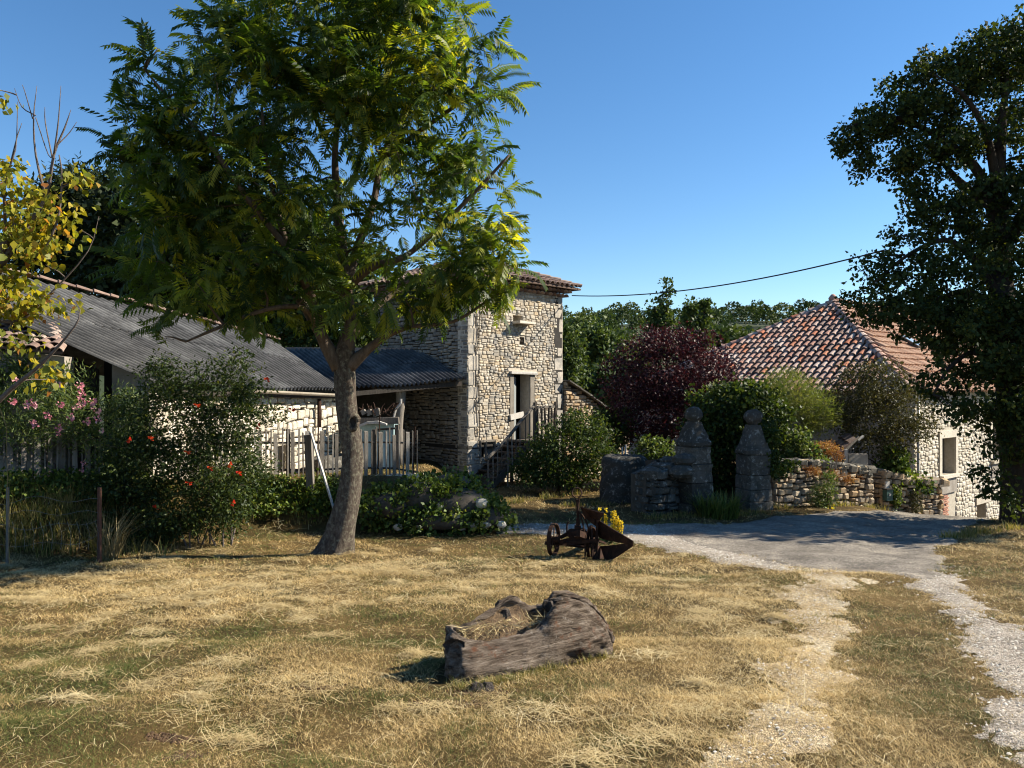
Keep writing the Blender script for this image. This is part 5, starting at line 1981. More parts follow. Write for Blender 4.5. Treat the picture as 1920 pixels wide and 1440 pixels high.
for rank, k in enumerate(order):
    d = dirs[k]
    up = np.array([0, 0, 1.0]) + 0.35 * R.normal(size=3)
    y = np.cross(up, d)
    y /= np.linalg.norm(y)
    z = np.cross(d, y)
    sc = R.uniform(.8, 1.2)
    vi = int(R.integers(0, len(CL)))
    if rank < 280:
        M = Matrix(((d[0] * sc, y[0] * sc, z[0] * sc, tw[k][0]), (d[1] * sc, y[1] * sc, z[1] * sc, tw[k][1]), (d[2] * sc, y[2] * sc, z[2] * sc, tw[k][2]), (0, 0, 0, 1)))
        obj("leaf", leafmesh[vi], tree, M)
    else:
        v, f, t = CL[vi]
        VV.append((v[:, :1] * d + v[:, 1:2] * y + v[:, 2:3] * z) * sc + tw[k])
        FF.append(f + off)
        off += len(v)
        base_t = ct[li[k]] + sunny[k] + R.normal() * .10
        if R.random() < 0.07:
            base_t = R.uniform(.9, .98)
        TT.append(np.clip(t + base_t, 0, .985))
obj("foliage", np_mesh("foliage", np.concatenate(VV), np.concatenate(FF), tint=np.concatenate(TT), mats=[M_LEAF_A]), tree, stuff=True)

# --- the big dark tree on the right ------------------------------------------------
BY = 16.1
bb = on_ground(1912, BY)
big = thing("shade_tree", "large dark tree at the right edge, its crown hanging over the farmhouse roof", "tree", bb)


def bp_(px, py, dy=0.0):
    z = EYE + (HOR - py) / F * BY
    return P(px, py, BY + dy + .25 + 1.1 * min(1, max(0, (z - 1.2) / 3.5)))


q = spline([bp_(1914, 1030), bp_(1913, 985), bp_(1908, 900), bp_(1900, 800), bp_(1892, 700), bp_(1880, 560), bp_(1875, 430), bp_(1872, 330), bp_(1880, 230), bp_(1890, 140)], 4)
obj("trunk", MB().tube(q, lerp_list([.55, .40, .32, .29, .27, .24, .20, .16, .10, .04], len(q)), 14).mesh("trunk", M_BARKD, True), big)
sk = q[12:]
for path, rad in [
    ([(1876, 450, 0), (1840, 330, .1), (1780, 270, .2), (1720, 235, .3), (1650, 215, .2), (1590, 240, .1)], (.15, .11, .08, .06, .045, .02)),
    ([(1872, 360, 0), (1850, 250, -.3), (1810, 180, -.5), (1770, 150, -.6)], (.12, .08, .05, .02)),
    ([(1876, 400, 0), (1800, 340, .5), (1765, 300, .8), (1730, 260, 1.0)], (.11, .08, .05, .02)),
    ([(1878, 560, 0), (1820, 480, -.2), (1770, 450, -.4), (1700, 480, -.5), (1640, 530, -.5)], (.12, .08, .06, .04, .02)),
    ([(1880, 600, 0), (1820, 548, .3), (1760, 560, .6), (1690, 590, .8)], (.11, .08, .05, .02)),
    ([(1882, 700, 0), (1830, 660, -.4), (1780, 690, -.6), (1750, 740, -.8)], (.09, .06, .04, .02)),
    ([(1876, 480, 0), (1930, 380, 0), (1990, 280, 0), (2040, 180, 0)], (.16, .12, .08, .03)),
    ([(1880, 640, 0), (1950, 560, .4), (2030, 500, .6)], (.14, .09, .04))]:
    qq = spline([bp_(a, b, d) for a, b, d in path], 4)
    obj("limb", MB().tube(qq, lerp_list(list(rad), len(qq)), 8).mesh("limb", M_BARKD, True), big)
    sk += qq[3:]
BIGC = [pblob(*b) for b in [
    (1610, 250, 50, 28, 16.2, .8), (1670, 225, 70, 38, 16.2, 1.1), (1720, 180, 70, 50, 16.2, 1.3), (1790, 130, 75, 50, 16.0, 1.4), (1860, 105, 55, 45, 16, 1.3), (1920, 100, 80, 60, 16, 1.4), (2000, 160, 120, 110, 16, 1.8),
    (1660, 300, 60, 40, 16.1, .8), (1740, 300, 70, 50, 16.0, 1.1), (1840, 230, 80, 70, 15.8, 1.3), (1720, 350, 40, 22, 16, .5), (1760, 400, 70, 45, 15.6, .9), (1840, 400, 85, 80, 15.6, 1.5), (1690, 445, 38, 22, 15.6, .6),
    (1680, 500, 55, 40, 15.6, .9), (1650, 560, 50, 40, 15.4, .9), (1730, 540, 90, 70, 15.5, 1.3), (1820, 540, 90, 80, 15.5, 1.5), (1770, 620, 80, 50, 15.4, 1.2), (1850, 640, 90, 80, 15.4, 1.3), (1790, 700, 70, 45, 15.2, .9), (1760, 755, 40, 38, 15.1, .6),
    (1850, 740, 70, 60, 15.3, 1.0), (1905, 800, 45, 60, 15.3, .9), (1865, 880, 34, 50, 15.0, .6), (1895, 950, 22, 40, 15.0, .5), (1950, 420, 110, 150, 15.6, 1.8), (1960, 700, 90, 140, 15.6, 1.4), (2060, 400, 130, 200, 15.6, 1.8), (2050, 620, 150, 150, 14.6, 1.6), (1990, 790, 90, 90, 14.6, 1.3), (1645, 585, 42, 22, 15.3, .5)]]
BIGC = [pblob(960 + (b[0] / b[1] * F), HOR - (b[2] - EYE) / b[1] * F, b[3] / b[1] * F, b[5] / b[1] * F, b[1] + .55 + 1.1 * min(1, max(0, (b[2] - 1.2) / 3.5)), b[4] * 1.15) for b in BIGC]
me, cc = foliage("foliage", BIGC, 78000, 0.105, 0.07, M_LEAF_D, 0.15, 50, 0.4, 0.35, 0.5, 1.3)
obj("foliage", me, big, stuff=True)
m = MB()
grow(m, sk, cc[R.choice(len(cc), 420, replace=False)], 0.035, 0.006, 4, 0.1, 0.08)
obj("branches", m.mesh("branches", M_BARKD, True), big, stuff=True)

# --- yellowing tree at the left edge -------------------------------------------------
YY = 9.0
yb = on_ground(-60, YY)
yt = thing("yellow_leaved_tree", "thin tree with yellow leaves and bare twigs at the left edge", "tree", yb)


def yp(px, py, dy=0.0):
    return P(px, py, YY + dy)


q = spline([yb + Vector((0, 0, -.1)), yp(-50, 800), yp(-30, 700), yp(-20, 600), yp(0, 480), yp(30, 420)], 4)
obj("trunk", MB().tube(q, lerp_list([.10, .08, .07, .06, .05, .035], len(q)), 9).mesh("trunk", M_TWIG, True), yt)
sk = q[8:]
for path, rad in [
    ([(-30, 780, 0), (20, 730, -.1), (80, 680, -.2), (140, 612, -.3), (150, 580, -.3)], (.035, .028, .02, .012, .005)),
    ([(-20, 600, 0), (40, 600, .1), (100, 545, .2), (165, 470, .2), (185, 405, .3)], (.022, .018, .012, .007, .002)),
    ([(0, 500, 0), (45, 430, 0), (85, 370, 0), (100, 290, 0), (120, 240, 0), (132, 205, 0)], (.04, .03, .022, .015, .01, .003)),
    ([(85, 370, 0), (66, 290, .1), (62, 220, .1), (68, 160, .1)], (.018, .012, .008, .003)),
    ([(66, 216, .1), (40, 200, .1), (26, 165, .1)], (.008, .006, .003)),
    ([(66, 220, .1), (90, 290, .1), (100, 290, .1)], (.006, .006, .006)),
    ([(100, 290, 0), (108, 230, -.1), (113, 160, -.1)], (.012, .008, .003)),
    ([(98, 300, 0), (84, 230, .2), (83, 200, .2)], (.010, .007, .003)),
    ([(108, 270, 0), (128, 250, .1), (143, 228, .1)], (.008, .006, .003)),
    ([(75, 480, 0), (88, 460, 0), (110, 400, 0), (115, 330, 0), (110, 290, 0)], (.02, .016, .012, .01, .008)),
    ([(10, 440, 0), (8, 340, 0), (28, 280, 0), (32, 190, 0)], (.02, .014, .008, .003)),
    ([(15, 320, 0), (30, 260, 0), (40, 230, 0)], (.008, .006, .003)),
    ([(60, 222, .1), (45, 170, .1), (40, 158, .1)], (.007, .005, .003))]:
    qq = spline([yp(a, b, d) for a, b, d in path], 3)
    obj("bare_branch", MB().tube(qq, lerp_list(list(rad), len(qq)), 5).mesh("bare_branch", M_TWIG, True), yt)
    sk += qq[2:]
YB = [pblob(*b) for b in [(30, 400, 60, 60, 9, .5), (10, 330, 35, 30, 9, .4), (120, 400, 42, 45, 9, .4), (60, 460, 60, 40, 9, .4), (140, 330, 22, 16, 9, .2), (-10, 540, 50, 60, 9, .4), (30, 560, 40, 40, 9, .3), (90, 570, 30, 25, 9, .3), (0, 175, 18, 28, 9, .2), (50, 660, 30, 30, 9.1, .25), (75, 700, 25, 18, 9.1, .2), (85, 490, 30, 20, 9, .2), (30, 630, 30, 14, 9, .2)]]


def big_leaf(seed):
    rg = np.random.default_rng(seed)
    prof = [(0, 0.02), (.15, .36), (.4, .44), (.7, .26), (1.0, 0.0)]
    V, Fs = [], []
    for t, w in prof:
        z = -.18 * t * t
        V += [(t, -w, z - .12 * w), (t, 0, z), (t, w, z - .12 * w + rg.uniform(-.05, .05))]
    for k in range(4):
        a = 3 * k
        Fs += [(a, a + 3, a + 4, a + 1), (a + 1, a + 4, a + 5, a + 2)]
    return np_mesh("leaf", np.array(V), np.array(Fs), tint=np.zeros(len(Fs)), mats=[M_LEAF_Y])


YL = [big_leaf(k) for k in range(4)]
pts, ccy, idx, ow = blob_points(YB, 300, 0.13, 6, 0.2)
for k in range(300):
    d = Vector(ow[k]) * .5 + Vector(unit(1)[0]) * .7 + Vector((0, 0, -.75))
    d.normalize()
    y = d.cross(Vector(unit(1)[0]))
    y.normalize()
    z = d.cross(y)
    s = random.uniform(.065, .115)
    p = pts[k]
    obj("leaf", YL[k % 4], yt, Matrix(((d.x * s, y.x * s, z.x * s, p[0]), (d.y * s, y.y * s, z.y * s, p[1]), (d.z * s, y.z * s, z.z * s, p[2]), (0, 0, 0, 1))))
pts2, cc2, idx2, ow2 = blob_points(YB, 1700, 0.11, 12, 0.2)
v, f = leaf_quads(pts2, .085, .06, ow2 * .4 + unit(1700) * .6, .8)
obj("small_leaves", np_mesh("small_leaves", v, f, tint=R.uniform(0, .9, 1700), mats=[M_LEAF_Y]), yt, stuff=True)
m = MB()
grow(m, sk, ccy, 0.012, 0.003, 4, 0.1)
obj("twigs", m.mesh("twigs", M_TWIG, True), yt, stuff=True)

M_LEAF_BUSH = leaf_mat("dark_bush_leaf", [(0.0, (0.018, 0.032, 0.010)), (0.6, (0.032, 0.052, 0.014)), (0.9, (0.06, 0.082, 0.02)), (1.0, (0.12, 0.13, 0.03))], 0.28, (1.6, 1.5, 0.5), 0.5, 0.2)
# --- pomegranate-like bush with red flowers in front of the fence ---------------------
PY = 12.9
pbse = on_ground(395, PY - .2)
PB = [pblob(*b) for b in [(330, 800, 95, 80, PY, .7), (400, 740, 75, 60, PY, .6), (440, 705, 32, 50, PY, .35), (300, 720, 40, 50, PY, .4), (260, 880, 75, 75, PY - .2, .7), (400, 880, 100, 80, PY - .1, .8), (350, 950, 110, 50, PY - .1, .8), (450, 800, 36, 60, PY - .2, .4), (310, 690, 18, 28, PY, .2), (478, 775, 24, 18, PY - .2, .2), (512, 782, 26, 9, PY - .2, .12), (482, 735, 24, 14, PY - .2, .15), (425, 925, 45, 55, PY - .3, .5), (210, 900, 30, 50, PY - .2, .4), (385, 985, 70, 22, PY - .2, .45), (300, 985, 60, 25, PY - .2, .5)]]
pom, cc = shrub("red_flowered_bush", "large dark bush dotted with red flowers in front of the picket fence", "bush", pbse, PB, 32000, 0.066, 0.028, M_LEAF_BUSH, M_TWIG, 0.13, 26, 0.3, 0.1, 0.6, 9, 0.35, r0=.013, ntw=150, lift=.05)


def bloom(mat, n, r, size):
    c = unit(n) * r * R.uniform(.3, 1, n)[:, None]
    v, f = leaf_quads(c, size, size * .9, c / r, 0.0)
    return np_mesh("flower", v, f, tint=R.uniform(0, .3, n), mats=[mat])


RB = [bloom(M_RED, 10, .022, .04) for _ in range(3)]
spots = [(500, 713), (548, 766), (485, 800), (448, 888), (352, 846), (432, 872), (394, 879), (355, 904), (243, 826), (283, 823), (370, 758), (438, 944), (292, 952)]
for k, (a, b) in enumerate(spots):
    p = P(a, b, PY - .75 - (0.1 * (k % 3)))
    obj("flower", RB[k % 3], pom, Matrix.Translation(p))

# narrow-leaved shrub between the two
nb_ = on_ground(232, 13.3)
shrub("upright_shrub", "upright narrow-leaved shrub with glossy tips between the pink and red flowering bushes", "shrub", nb_, [pblob(*b) for b in [(235, 790, 45, 60, 13.3, .5), (240, 745, 14, 30, 13.2, .15), (212, 770, 16, 26, 13.2, .15), (262, 775, 14, 30, 13.2, .15), (230, 850, 50, 50, 13.3, .5)]], 4200, 0.085, 0.02, M_LEAF_OL, M_TWIG, 0.10, 22, 0.3, -0.5, 0.4, 6, 0.2, r0=.018, ntw=50)

# oleander with pink flowers
OY = 13.6
ob = on_ground(80, OY)
ole, cc = shrub("pink_oleander", "oleander bush with pink flower clusters behind the left part of the picket fence", "bush", ob, [pblob(*b) for b in [(60, 770, 80, 60, OY, .8), (110, 740, 55, 50, OY - .1, .6), (30, 720, 50, 40, OY, .6), (145, 770, 30, 45, OY - .2, .5), (50, 820, 90, 40, OY, .8), (0, 700, 50, 60, OY, .6), (45, 665, 30, 35, OY + .1, .4), (150, 815, 32, 28, OY - .2, .4), (-40, 760, 60, 80, OY, .7)]], 14000, 0.10, 0.020, M_LEAF_OL, M_TWIG, 0.13, 26, 0.3, -0.35, 0.5, 9, 0.4, r0=.02, ntw=90)
OB = [bloom(M_PINK, 14, .05, .045) for _ in range(4)]
for k, (a, b) in enumerate([(148, 722), (154, 736), (157, 752), (149, 760), (22, 752), (58, 755), (66, 758), (50, 760), (112, 758), (140, 765), (165, 788), (174, 762), (182, 770), (184, 785), (112, 800), (110, 812), (60, 790), (66, 795), (135, 780), (28, 708), (108, 720), (150, 745), (192, 806), (90, 777), (172, 752), (158, 868), (155, 880)]):
    obj("flower_cluster", OB[k % 4], ole, Matrix.Translation(P(a, b, OY - .85 - .08 * (k % 3))) @ Matrix.Scale(random.uniform(.7, 1.2), 4))

# shrub beside the stairs
shrub("round_shrub", "broad rounded green shrub at the foot of the wooden stairs", "shrub", on_ground(1060, 20.2), [pblob(*b) for b in [(1065, 842, 70, 58, 20.3, .9), (1018, 868, 42, 40, 20.3, .7), (1110, 845, 50, 55, 20.4, .8), (1090, 795, 40, 28, 20.4, .5), (1040, 885, 75, 30, 20.1, .8), (985, 885, 20, 22, 20.3, .35)]], 13000, 0.085, 0.045, M_LEAF_S, M_BARKD, 0.14, 26, 0.45, 0.2, 0.7, 6, 0.3, ntw=80)
shrub("laurel_shrub", "small green shrub behind the round shrub under the purple tree", "shrub", on_ground(1140, 22.2), [pblob(*b) for b in [(1135, 820, 28, 45, 22.2, .5), (1165, 800, 18, 40, 22.2, .4), (1125, 785, 18, 22, 22.2, .3)]], 3000, 0.09, 0.05, M_LEAF_S, M_BARKD, 0.14, 24, 0.4, ntw=30)

# purple plum
UY = 22.5
ub = on_ground(1252, UY)
plum = thing("purple_leaved_tree", "rounded tree with dark purple leaves between the tower and the farmhouse roof", "tree", ub)
q = spline([ub - Vector((0, 0, .1)), P(1252, 850, UY), P(1250, 800, UY), P(1245, 750, UY), P(1240, 690, UY)], 4)
obj("trunk", MB().tube(q, lerp_list([.14, .12, .11, .08, .03], len(q)), 9).mesh("trunk", M_BARKD, True), plum)
me, cc = foliage("foliage", [pblob(*b) for b in [(1250, 700, 100, 75, UY, 1.3), (1190, 730, 60, 55, UY, 1.0), (1310, 710, 65, 55, UY, 1.0), (1230, 780, 85, 50, UY, 1.2), (1280, 780, 70, 50, UY, 1.1), (1250, 645, 60, 35, UY, .8), (1340, 700, 40, 45, UY, .6), (1170, 790, 35, 40, UY, .6), (1190, 660, 30, 24, UY, .4), (1310, 650, 40, 28, UY, .6), (1220, 830, 40, 18, UY, .6), (1145, 690, 20, 14, UY, .3)]], 26000, 0.082, 0.05, M_LEAF_P, 0.17, 26, 0.35, 0.2, 0.6, 1.3)
obj("foliage", me, plum, stuff=True)
m = MB()
grow(m, q[6:], cc[R.choice(len(cc), 160, replace=False)], 0.05, 0.006, 5, 0.15)
obj("branches", m.mesh("branches", M_BARKD, True), plum, stuff=True)
shrub("autumn_shrub", "low shrub turning yellow and red behind the stone drum under the purple tree", "shrub", on_ground(1235, 21.0), [pblob(*b) for b in [(1215, 845, 28, 22, 21, .4), (1245, 850, 30, 22, 21, .4), (1225, 828, 25, 8, 21, .3)]], 1900, 0.09, 0.055, M_LEAF_OL, M_BARKD, 0.1, 20, 0.3, ntw=25)

# ivy mass behind the gate
shrub("ivy_hedge", "tall dark mass of ivy filling the gateway behind the two pillars", "hedge", on_ground(1365, 19.2), [pblob(*b) for b in [(1365, 760, 65, 45, 19.0, .7), (1340, 800, 50, 60, 19.2, .7), (1380, 850, 75, 90, 19.3, .7), (1425, 790, 40, 70, 18.9, .6), (1345, 880, 45, 70, 19.2, .6), (1445, 850, 35, 60, 18.9, .5), (1400, 735, 40, 18, 18.9, .4), (1450, 780, 25, 40, 18.8, .4)]], 17000, 0.095, 0.075, M_LEAF_S, M_BARKD, 0.16, 28, 0.5, 0.5, 0.8, 6, 0.4, ntw=70)
shrub("pillar_ivy", "dark ivy climbing the right side of the shaded gate pillar onto the garden wall", "ivy", on_ground(1440, 17.6), [pblob(*b) for b in [(1442, 850, 14, 45, 17.7, .2), (1455, 880, 22, 18, 17.75, .2), (1440, 800, 10, 22, 17.8, .15), (1480, 872, 22, 8, 17.9, .15)]], 1900, 0.075, 0.06, M_LEAF_S, M_BARKD, 0.08, 18, 0.3, 0.4, 0.5, 3, 0.05, ntw=20, r0=.01)
# feathery tamarisk
TAY = 20.0
tam, cc = shrub("tamarisk", "pale feathery green shrub behind the gate and the garden wall", "shrub", on_ground(1490, TAY), [pblob(*b) for b in [(1480, 745, 55, 42, TAY, .7), (1520, 770, 42, 40, TAY, .6), (1450, 770, 32, 40, TAY, .5), (1490, 790, 50, 40, TAY, .6), (1540, 790, 22, 25, TAY, .3), (1470, 715, 30, 16, TAY, .4)]], 15000, 0.14, 0.012, M_LEAF_T, M_TWIG, 0.14, 40, 0.35, -0.25, 0.8, 3, 0.12, r0=.05, ntw=110)
# dark spreading shrub in front of the farmhouse
DY = 20.6
shrub("dark_spreading_shrub", "tall dark brownish green shrub in front of the farmhouse wall", "shrub", on_ground(1650, DY), [pblob(*b) for b in [(1600, 740, 55, 40, DY, .8), (1650, 720, 55, 42, DY, .8), (1690, 760, 50, 50, DY, .8), (1640, 790, 80, 40, DY, 1.0), (1580, 780, 35, 35, DY, .6), (1700, 810, 42, 28, DY, .6), (1640, 830, 60, 25, DY, .7), (1610, 700, 30, 20, DY, .4), (1670, 860, 30, 35, DY, .5), (1730, 800, 25, 22, DY - .2, .4)]], 17000, 0.075, 0.035, M_LEAF_O, M_BARKD, 0.15, 30, 0.35, 0.2, 0.6, 4, 0.2, r0=.06, ntw=170)
shrub("leafy_vine", "broad-leaved green vine trailing over the lower garden wall", "vine", Vector((10.2, 20.5, -.9)), [pblob(*b) for b in [(1690, 893, 26, 13, 20.4, .3), (1716, 906, 22, 9, 20.4, .25), (1668, 885, 18, 12, 20.4, .25), (1678, 860, 18, 20, 20.2, .3), (1736, 914, 8, 6, 20.3, .12)]], 1700, 0.11, 0.09, M_LEAF_I, M_BARKD, 0.12, 16, 0.35, 0.3, 0.6, 3, 0.1, ntw=25)
shrub("wall_creeper", "bluish green creeper hanging down the lower garden wall beside the post box", "creeper", Vector((9.8, 19.85, -1.0)), [pblob(*b) for b in [(1676, 920, 10, 10, 19.8, .1), (1680, 940, 9, 18, 19.85, .08), (1674, 930, 8, 14, 19.8, .08)]], 700, 0.06, 0.05, M_LEAF_I, M_BARKD, 0.06, 14, 0.2, 0.6, 0.3, 2, 0.03, ntw=10, r0=.01)
shrub("lane_bush", "upright narrow bush growing at the foot of the sunlit garden wall", "bush", on_ground(1546, 18.1), [pblob(*b) for b in [(1546, 925, 18, 28, 18.05, .22), (1552, 905, 14, 16, 18.05, .18), (1538, 940, 14, 22, 18.05, .18)]], 1500, 0.085, 0.018, M_LEAF_OL, M_BARKD, 0.08, 18, 0.3, -0.3, 0.4, 5, 0.08, r0=.012, ntw=30)
shrub("lane_bush", "small yellowish bush at the foot of the lower garden wall near the house corner", "bush", on_ground(1712, 20.0), [pblob(*b) for b in [(1712, 948, 12, 20, 20.0, .18), (1714, 935, 9, 14, 20.0, .15)]], 900, 0.06, 0.018, M_LEAF_O, M_BARKD, 0.07, 18, 0.3, -0.1, 0.4, 4, 0.06, r0=.01, ntw=20)
shrub("low_green_plant", "bright yellow-green plant low against the sunlit garden wall under the narrow bush", "plant", on_ground(1555, 18.0), [pblob(*b) for b in [(1556, 962, 18, 8, 17.95, .15)]], 350, 0.07, 0.05, M_LEAF_Y, M_BARKD, 0.05, 14, 0.2, 0, 0.4, 2, 0.04, r0=.008, ntw=8)
shrub("green_climber", "bright green climbing plant on top of the garden wall beside the rusty plants", "plant", Vector((7.15, 18.7, -.4)), [pblob(*b) for b in [(1500, 835, 22, 28, 18.8, .3), (1520, 850, 18, 20, 18.8, .3), (1475, 845, 14, 22, 18.8, .25), (1530, 866, 22, 8, 18.7, .2)]], 1900, 0.085, 0.05, M_LEAF_OL, M_BARKD, 0.1, 18, 0.3, 0.1, 0.5, 3, 0.1, ntw=25, r0=.012)
shrub("rusty_plant", "mound of rust coloured dry plants on the garden wall beside the little tiled roof", "plant", Vector((7.95, 19.1, -.35)), [pblob(*b) for b in [(1545, 842, 26, 12, 19.1, .35), (1530, 850, 18, 12, 19.1, .3), (1560, 855, 16, 14, 19.1, .25)]], 2600, 0.05, 0.022, M_RUSTLEAF, M_TWIG, 0.07, 24, 0.2, -0.2, 0.4, 4, 0.1, ntw=30, r0=.008)
shrub("wall_top_weeds", "dry reddish weeds spilling over the top of the sunlit garden wall", "weeds", Vector((7.8, 18.45, -.35)), [pblob(*b) for b in [(1550, 888, 24, 8, 18.55, .15), (1580, 897, 20, 9, 18.8, .15), (1520, 882, 16, 7, 18.2, .12), (1605, 896, 12, 5, 19.05, .12)]], 1700, 0.09, 0.012, M_RUSTLEAF, M_TWIG, 0.07, 22, 0.2, 0.2, 0.4, 4, 0.1, ntw=20, r0=.006)


def tuft(name, label, cat, base, n, h, spread, mat, w=0.012, lean=0.5, group=None, joined=None):
    """Clump of long arching blades."""
    base = np.array(base)
    a = R.uniform(0, 2 * np.pi, n)
    r = np.sqrt(R.random(n)) * spread
    p = base + np.stack([np.cos(a) * r, np.sin(a) * r, np.zeros(n)], 1)
    hh = h * R.uniform(.5, 1.1, n)
    b = a + R.normal(size=n) * .9
    ln = lean * R.uniform(.2, 1.3, n)
    dx = np.stack([np.cos(b), np.sin(b), np.zeros(n)], 1)
    sx = np.stack([-np.sin(b), np.cos(b), np.zeros(n)], 1)
    V = []
    for t, ww in ((0, 1), (.5, .85), (1, .08)):
        c = p + dx * (ln * hh * t ** 1.8)[:, None] + np.array([0, 0, 1.0]) * (hh * (t - .28 * ln * t * t))[:, None]
        V += [c - sx * w * ww, c + sx * w * ww]
    V = np.stack(V, 1).reshape(-1, 3)
    q = np.arange(n)[:, None] * 6
    Fq = np.concatenate([q + np.array([[0, 1, 3, 2]]), q + np.array([[2, 3, 5, 4]])])
    t = np.tile(R.uniform(0, .98, n), 2)
    if joined is not None:
        joined.append((V, Fq, t))
        return None
    return single(name, np_mesh(name, V, Fq, tint=t, mats=[mat]), label, cat, group=group)


tuft("iris_clump", "broad clump of long green leaves at the foot of the left gate pillar", "plant", on_ground(1345, 16.4), 420, 0.62, 0.42, M_REED, 0.014, 0.75)
tuft("grass_tuft", "tall bright green grass tuft just right of the leaning trunk", "grass tuft", on_ground(692, 14.6, .05), 170, 0.55, 0.14, M_REED, 0.009, 0.4)
tuft("day_lily_clump", "clump of green strappy leaves at the foot of the post with the white brace", "plant", on_ground(478, 14.9), 240, 0.45, 0.3, M_REED, 0.011, 0.6)
tuft("dry_grass_plume", "feathery dry brown grass plume beside the rusty fence post", "grass", on_ground(205, 11.6), 120, 0.85, 0.14, M_DRYG, 0.006, 0.7)

# weeds on the left bank and at the wall feet, as one mass
J = []
for _ in range(230):
    px, py = random.uniform(-60, 330), random.uniform(915, 1045)
    g = ground_at(px, py)
    tuft("", "", "", (g[0], g[1], gz(*g)), random.randint(14, 34), random.uniform(.14, .38), .16, None, .005, .7, joined=J)
for _ in range(70):
    px, py = random.uniform(430, 640), random.uniform(890, 985)
    g = ground_at(px, py)
    tuft("", "", "", (g[0], g[1], gz(*g)), random.randint(10, 24), random.uniform(.08, .22), .14, None, .005, .7, joined=J)
for px0, px1, Y0, Y1, n in ((1450, 1640, 17.7, 18.9, 26), (1650, 1760, 19.4, 20.1, 16), (1215, 1440, 16.1, 17.0, 40), (1060, 1230, 17.6, 18.6, 25), (950, 1100, 18.0, 20.0, 30), (1760, 1920, 13.9, 15.6, 40)):
    for _ in range(n):
        f = random.random()
        px = px0 + (px1 - px0) * f
        Y = Y0 + (Y1 - Y0) * f + random.uniform(-.25, .1)
        g = on_ground(px, Y)
        tuft("", "", "", g, random.randint(10, 26), random.uniform(.06, .22), .16, None, .005, .7, joined=J)
for _ in range(90):        # stalks left standing against the log
    f = random.random()
    px = 845 + 300 * f
    py = np.interp(px, [845, 880, 1145], [1275, 1292, 1228]) + random.uniform(-3, 7)
    g = ground_at(px, py)
    tuft("", "", "", (g[0], g[1] - .01, gz(*g)), random.randint(6, 16), random.uniform(.03, .10), .05, None, .0016, .9, joined=J)
o, VV, FF, TT = 0, [], [], []
for v, f, t in J:
    VV.append(v)
    FF.append(f + o)
    TT.append(np.clip(t * .5 + R.uniform(0, .5), 0, .98))
    o += len(v)
setting("weeds", np_mesh("weeds", np.concatenate(VV), np.concatenate(FF), tint=np.concatenate(TT), mats=[M_WEEDM]), kind="stuff", label="rough grass and weeds along the bank and the wall feet", cat="weeds")

# ivy on the bank
def bank_ivy():
    pts, T = [], []
    for _ in range(360):
        px = random.uniform(425, 640) if random.random() < .6 else random.uniform(0, 300)
        py = random.uniform(908, 972) if px > 400 else random.uniform(900, 940)
        g = ground_at(px, py)
        c = np.array([g[0], g[1], gz(*g) + .08])
        k = random.randint(12, 30)
        pts.append(c + R.normal(size=(k, 3)) * np.array([.14, .1, .07]))
        T.append(np.clip(R.uniform(.1, .8) + R.normal(size=k) * .12, 0, .98))
    p = np.concatenate(pts)
    v, f = leaf_quads(p, .07, .05, np.tile(np.array([0, -.6, .5]), (len(p), 1)) + unit(len(p)) * .6, .1)
    return np_mesh("bank_ivy", v, f, tint=np.concatenate(T), mats=[M_LEAF_I])


setting("ground_ivy", bank_ivy(), kind="stuff", label="low ivy and leafy weeds covering the bank below the fence", cat="ivy")

# ivy covered heap of stones
hp_c = on_ground(815, 14.3)
heap = thing("ivy_mound", "low heap of stones overgrown with ivy right of the leaning trunk", "mound", hp_c)
HB = [pblob(*b) for b in [(740, 950, 60, 35, 14.3, .5), (800, 935, 75, 40, 14.4, .6), (860, 945, 70, 38, 14.3, .6), (915, 970, 38, 26, 14.2, .45), (700, 960, 30, 25, 14.3, .4), (845, 905, 45, 20, 14.7, .4), (830, 975, 90, 25, 14.1, .5)]]
m = MB()
for b in HB:
    prof = [(max(.01, math.cos(q)) * 1.0, math.sin(q)) for q in np.linspace(-.6, 1.5, 6)]
    mm = MB().lathe((0, 0, 0), prof, 12, .08)
    m.add([(b[0] + x * b[3] * .86, b[1] + y * b[4] * .86, b[2] + z * b[5] * .8) for x, y, z in mm.v], mm.f)
obj("earth_core", m.mesh("earth_core", M_EARTH, True), heap)
for px, py, s in [(852, 975, .22), (872, 982, .16), (888, 985, .15), (785, 985, .14), (826, 950, .12), (910, 985, .13), (745, 990, .12), (940, 985, .12), (903, 945, .17), (865, 990, .12), (810, 990, .1)]:
    c = P(px, py, 13.78)
    prof = [(max(.02, math.cos(q)), math.sin(q)) for q in np.linspace(-1.5, 1.5, 6)]
    mm = MB().lathe((0, 0, 0), prof, 9, .18)
    k = MB().add([(c.x + x * s * .75, c.y + y * s * .6 + .1, c.z + z * s * .55) for x, y, z in mm.v], mm.f)
    obj("stone", k.mesh("stone", M_ST_WHITE if s > .11 else M_ST_GREY), heap)
pts, cci, idx, ow = blob_points(HB, 9500, .10, 26, .88)
d = ow * .9 + unit(len(pts)) * .7
v, f = leaf_quads(pts, .078, .062, d, .2)
obj("ivy", np_mesh("ivy", v, f, tint=gradient_tint(len(pts), 0, .97, (idx, len(cci))), mats=[M_LEAF_I]), heap, stuff=True)

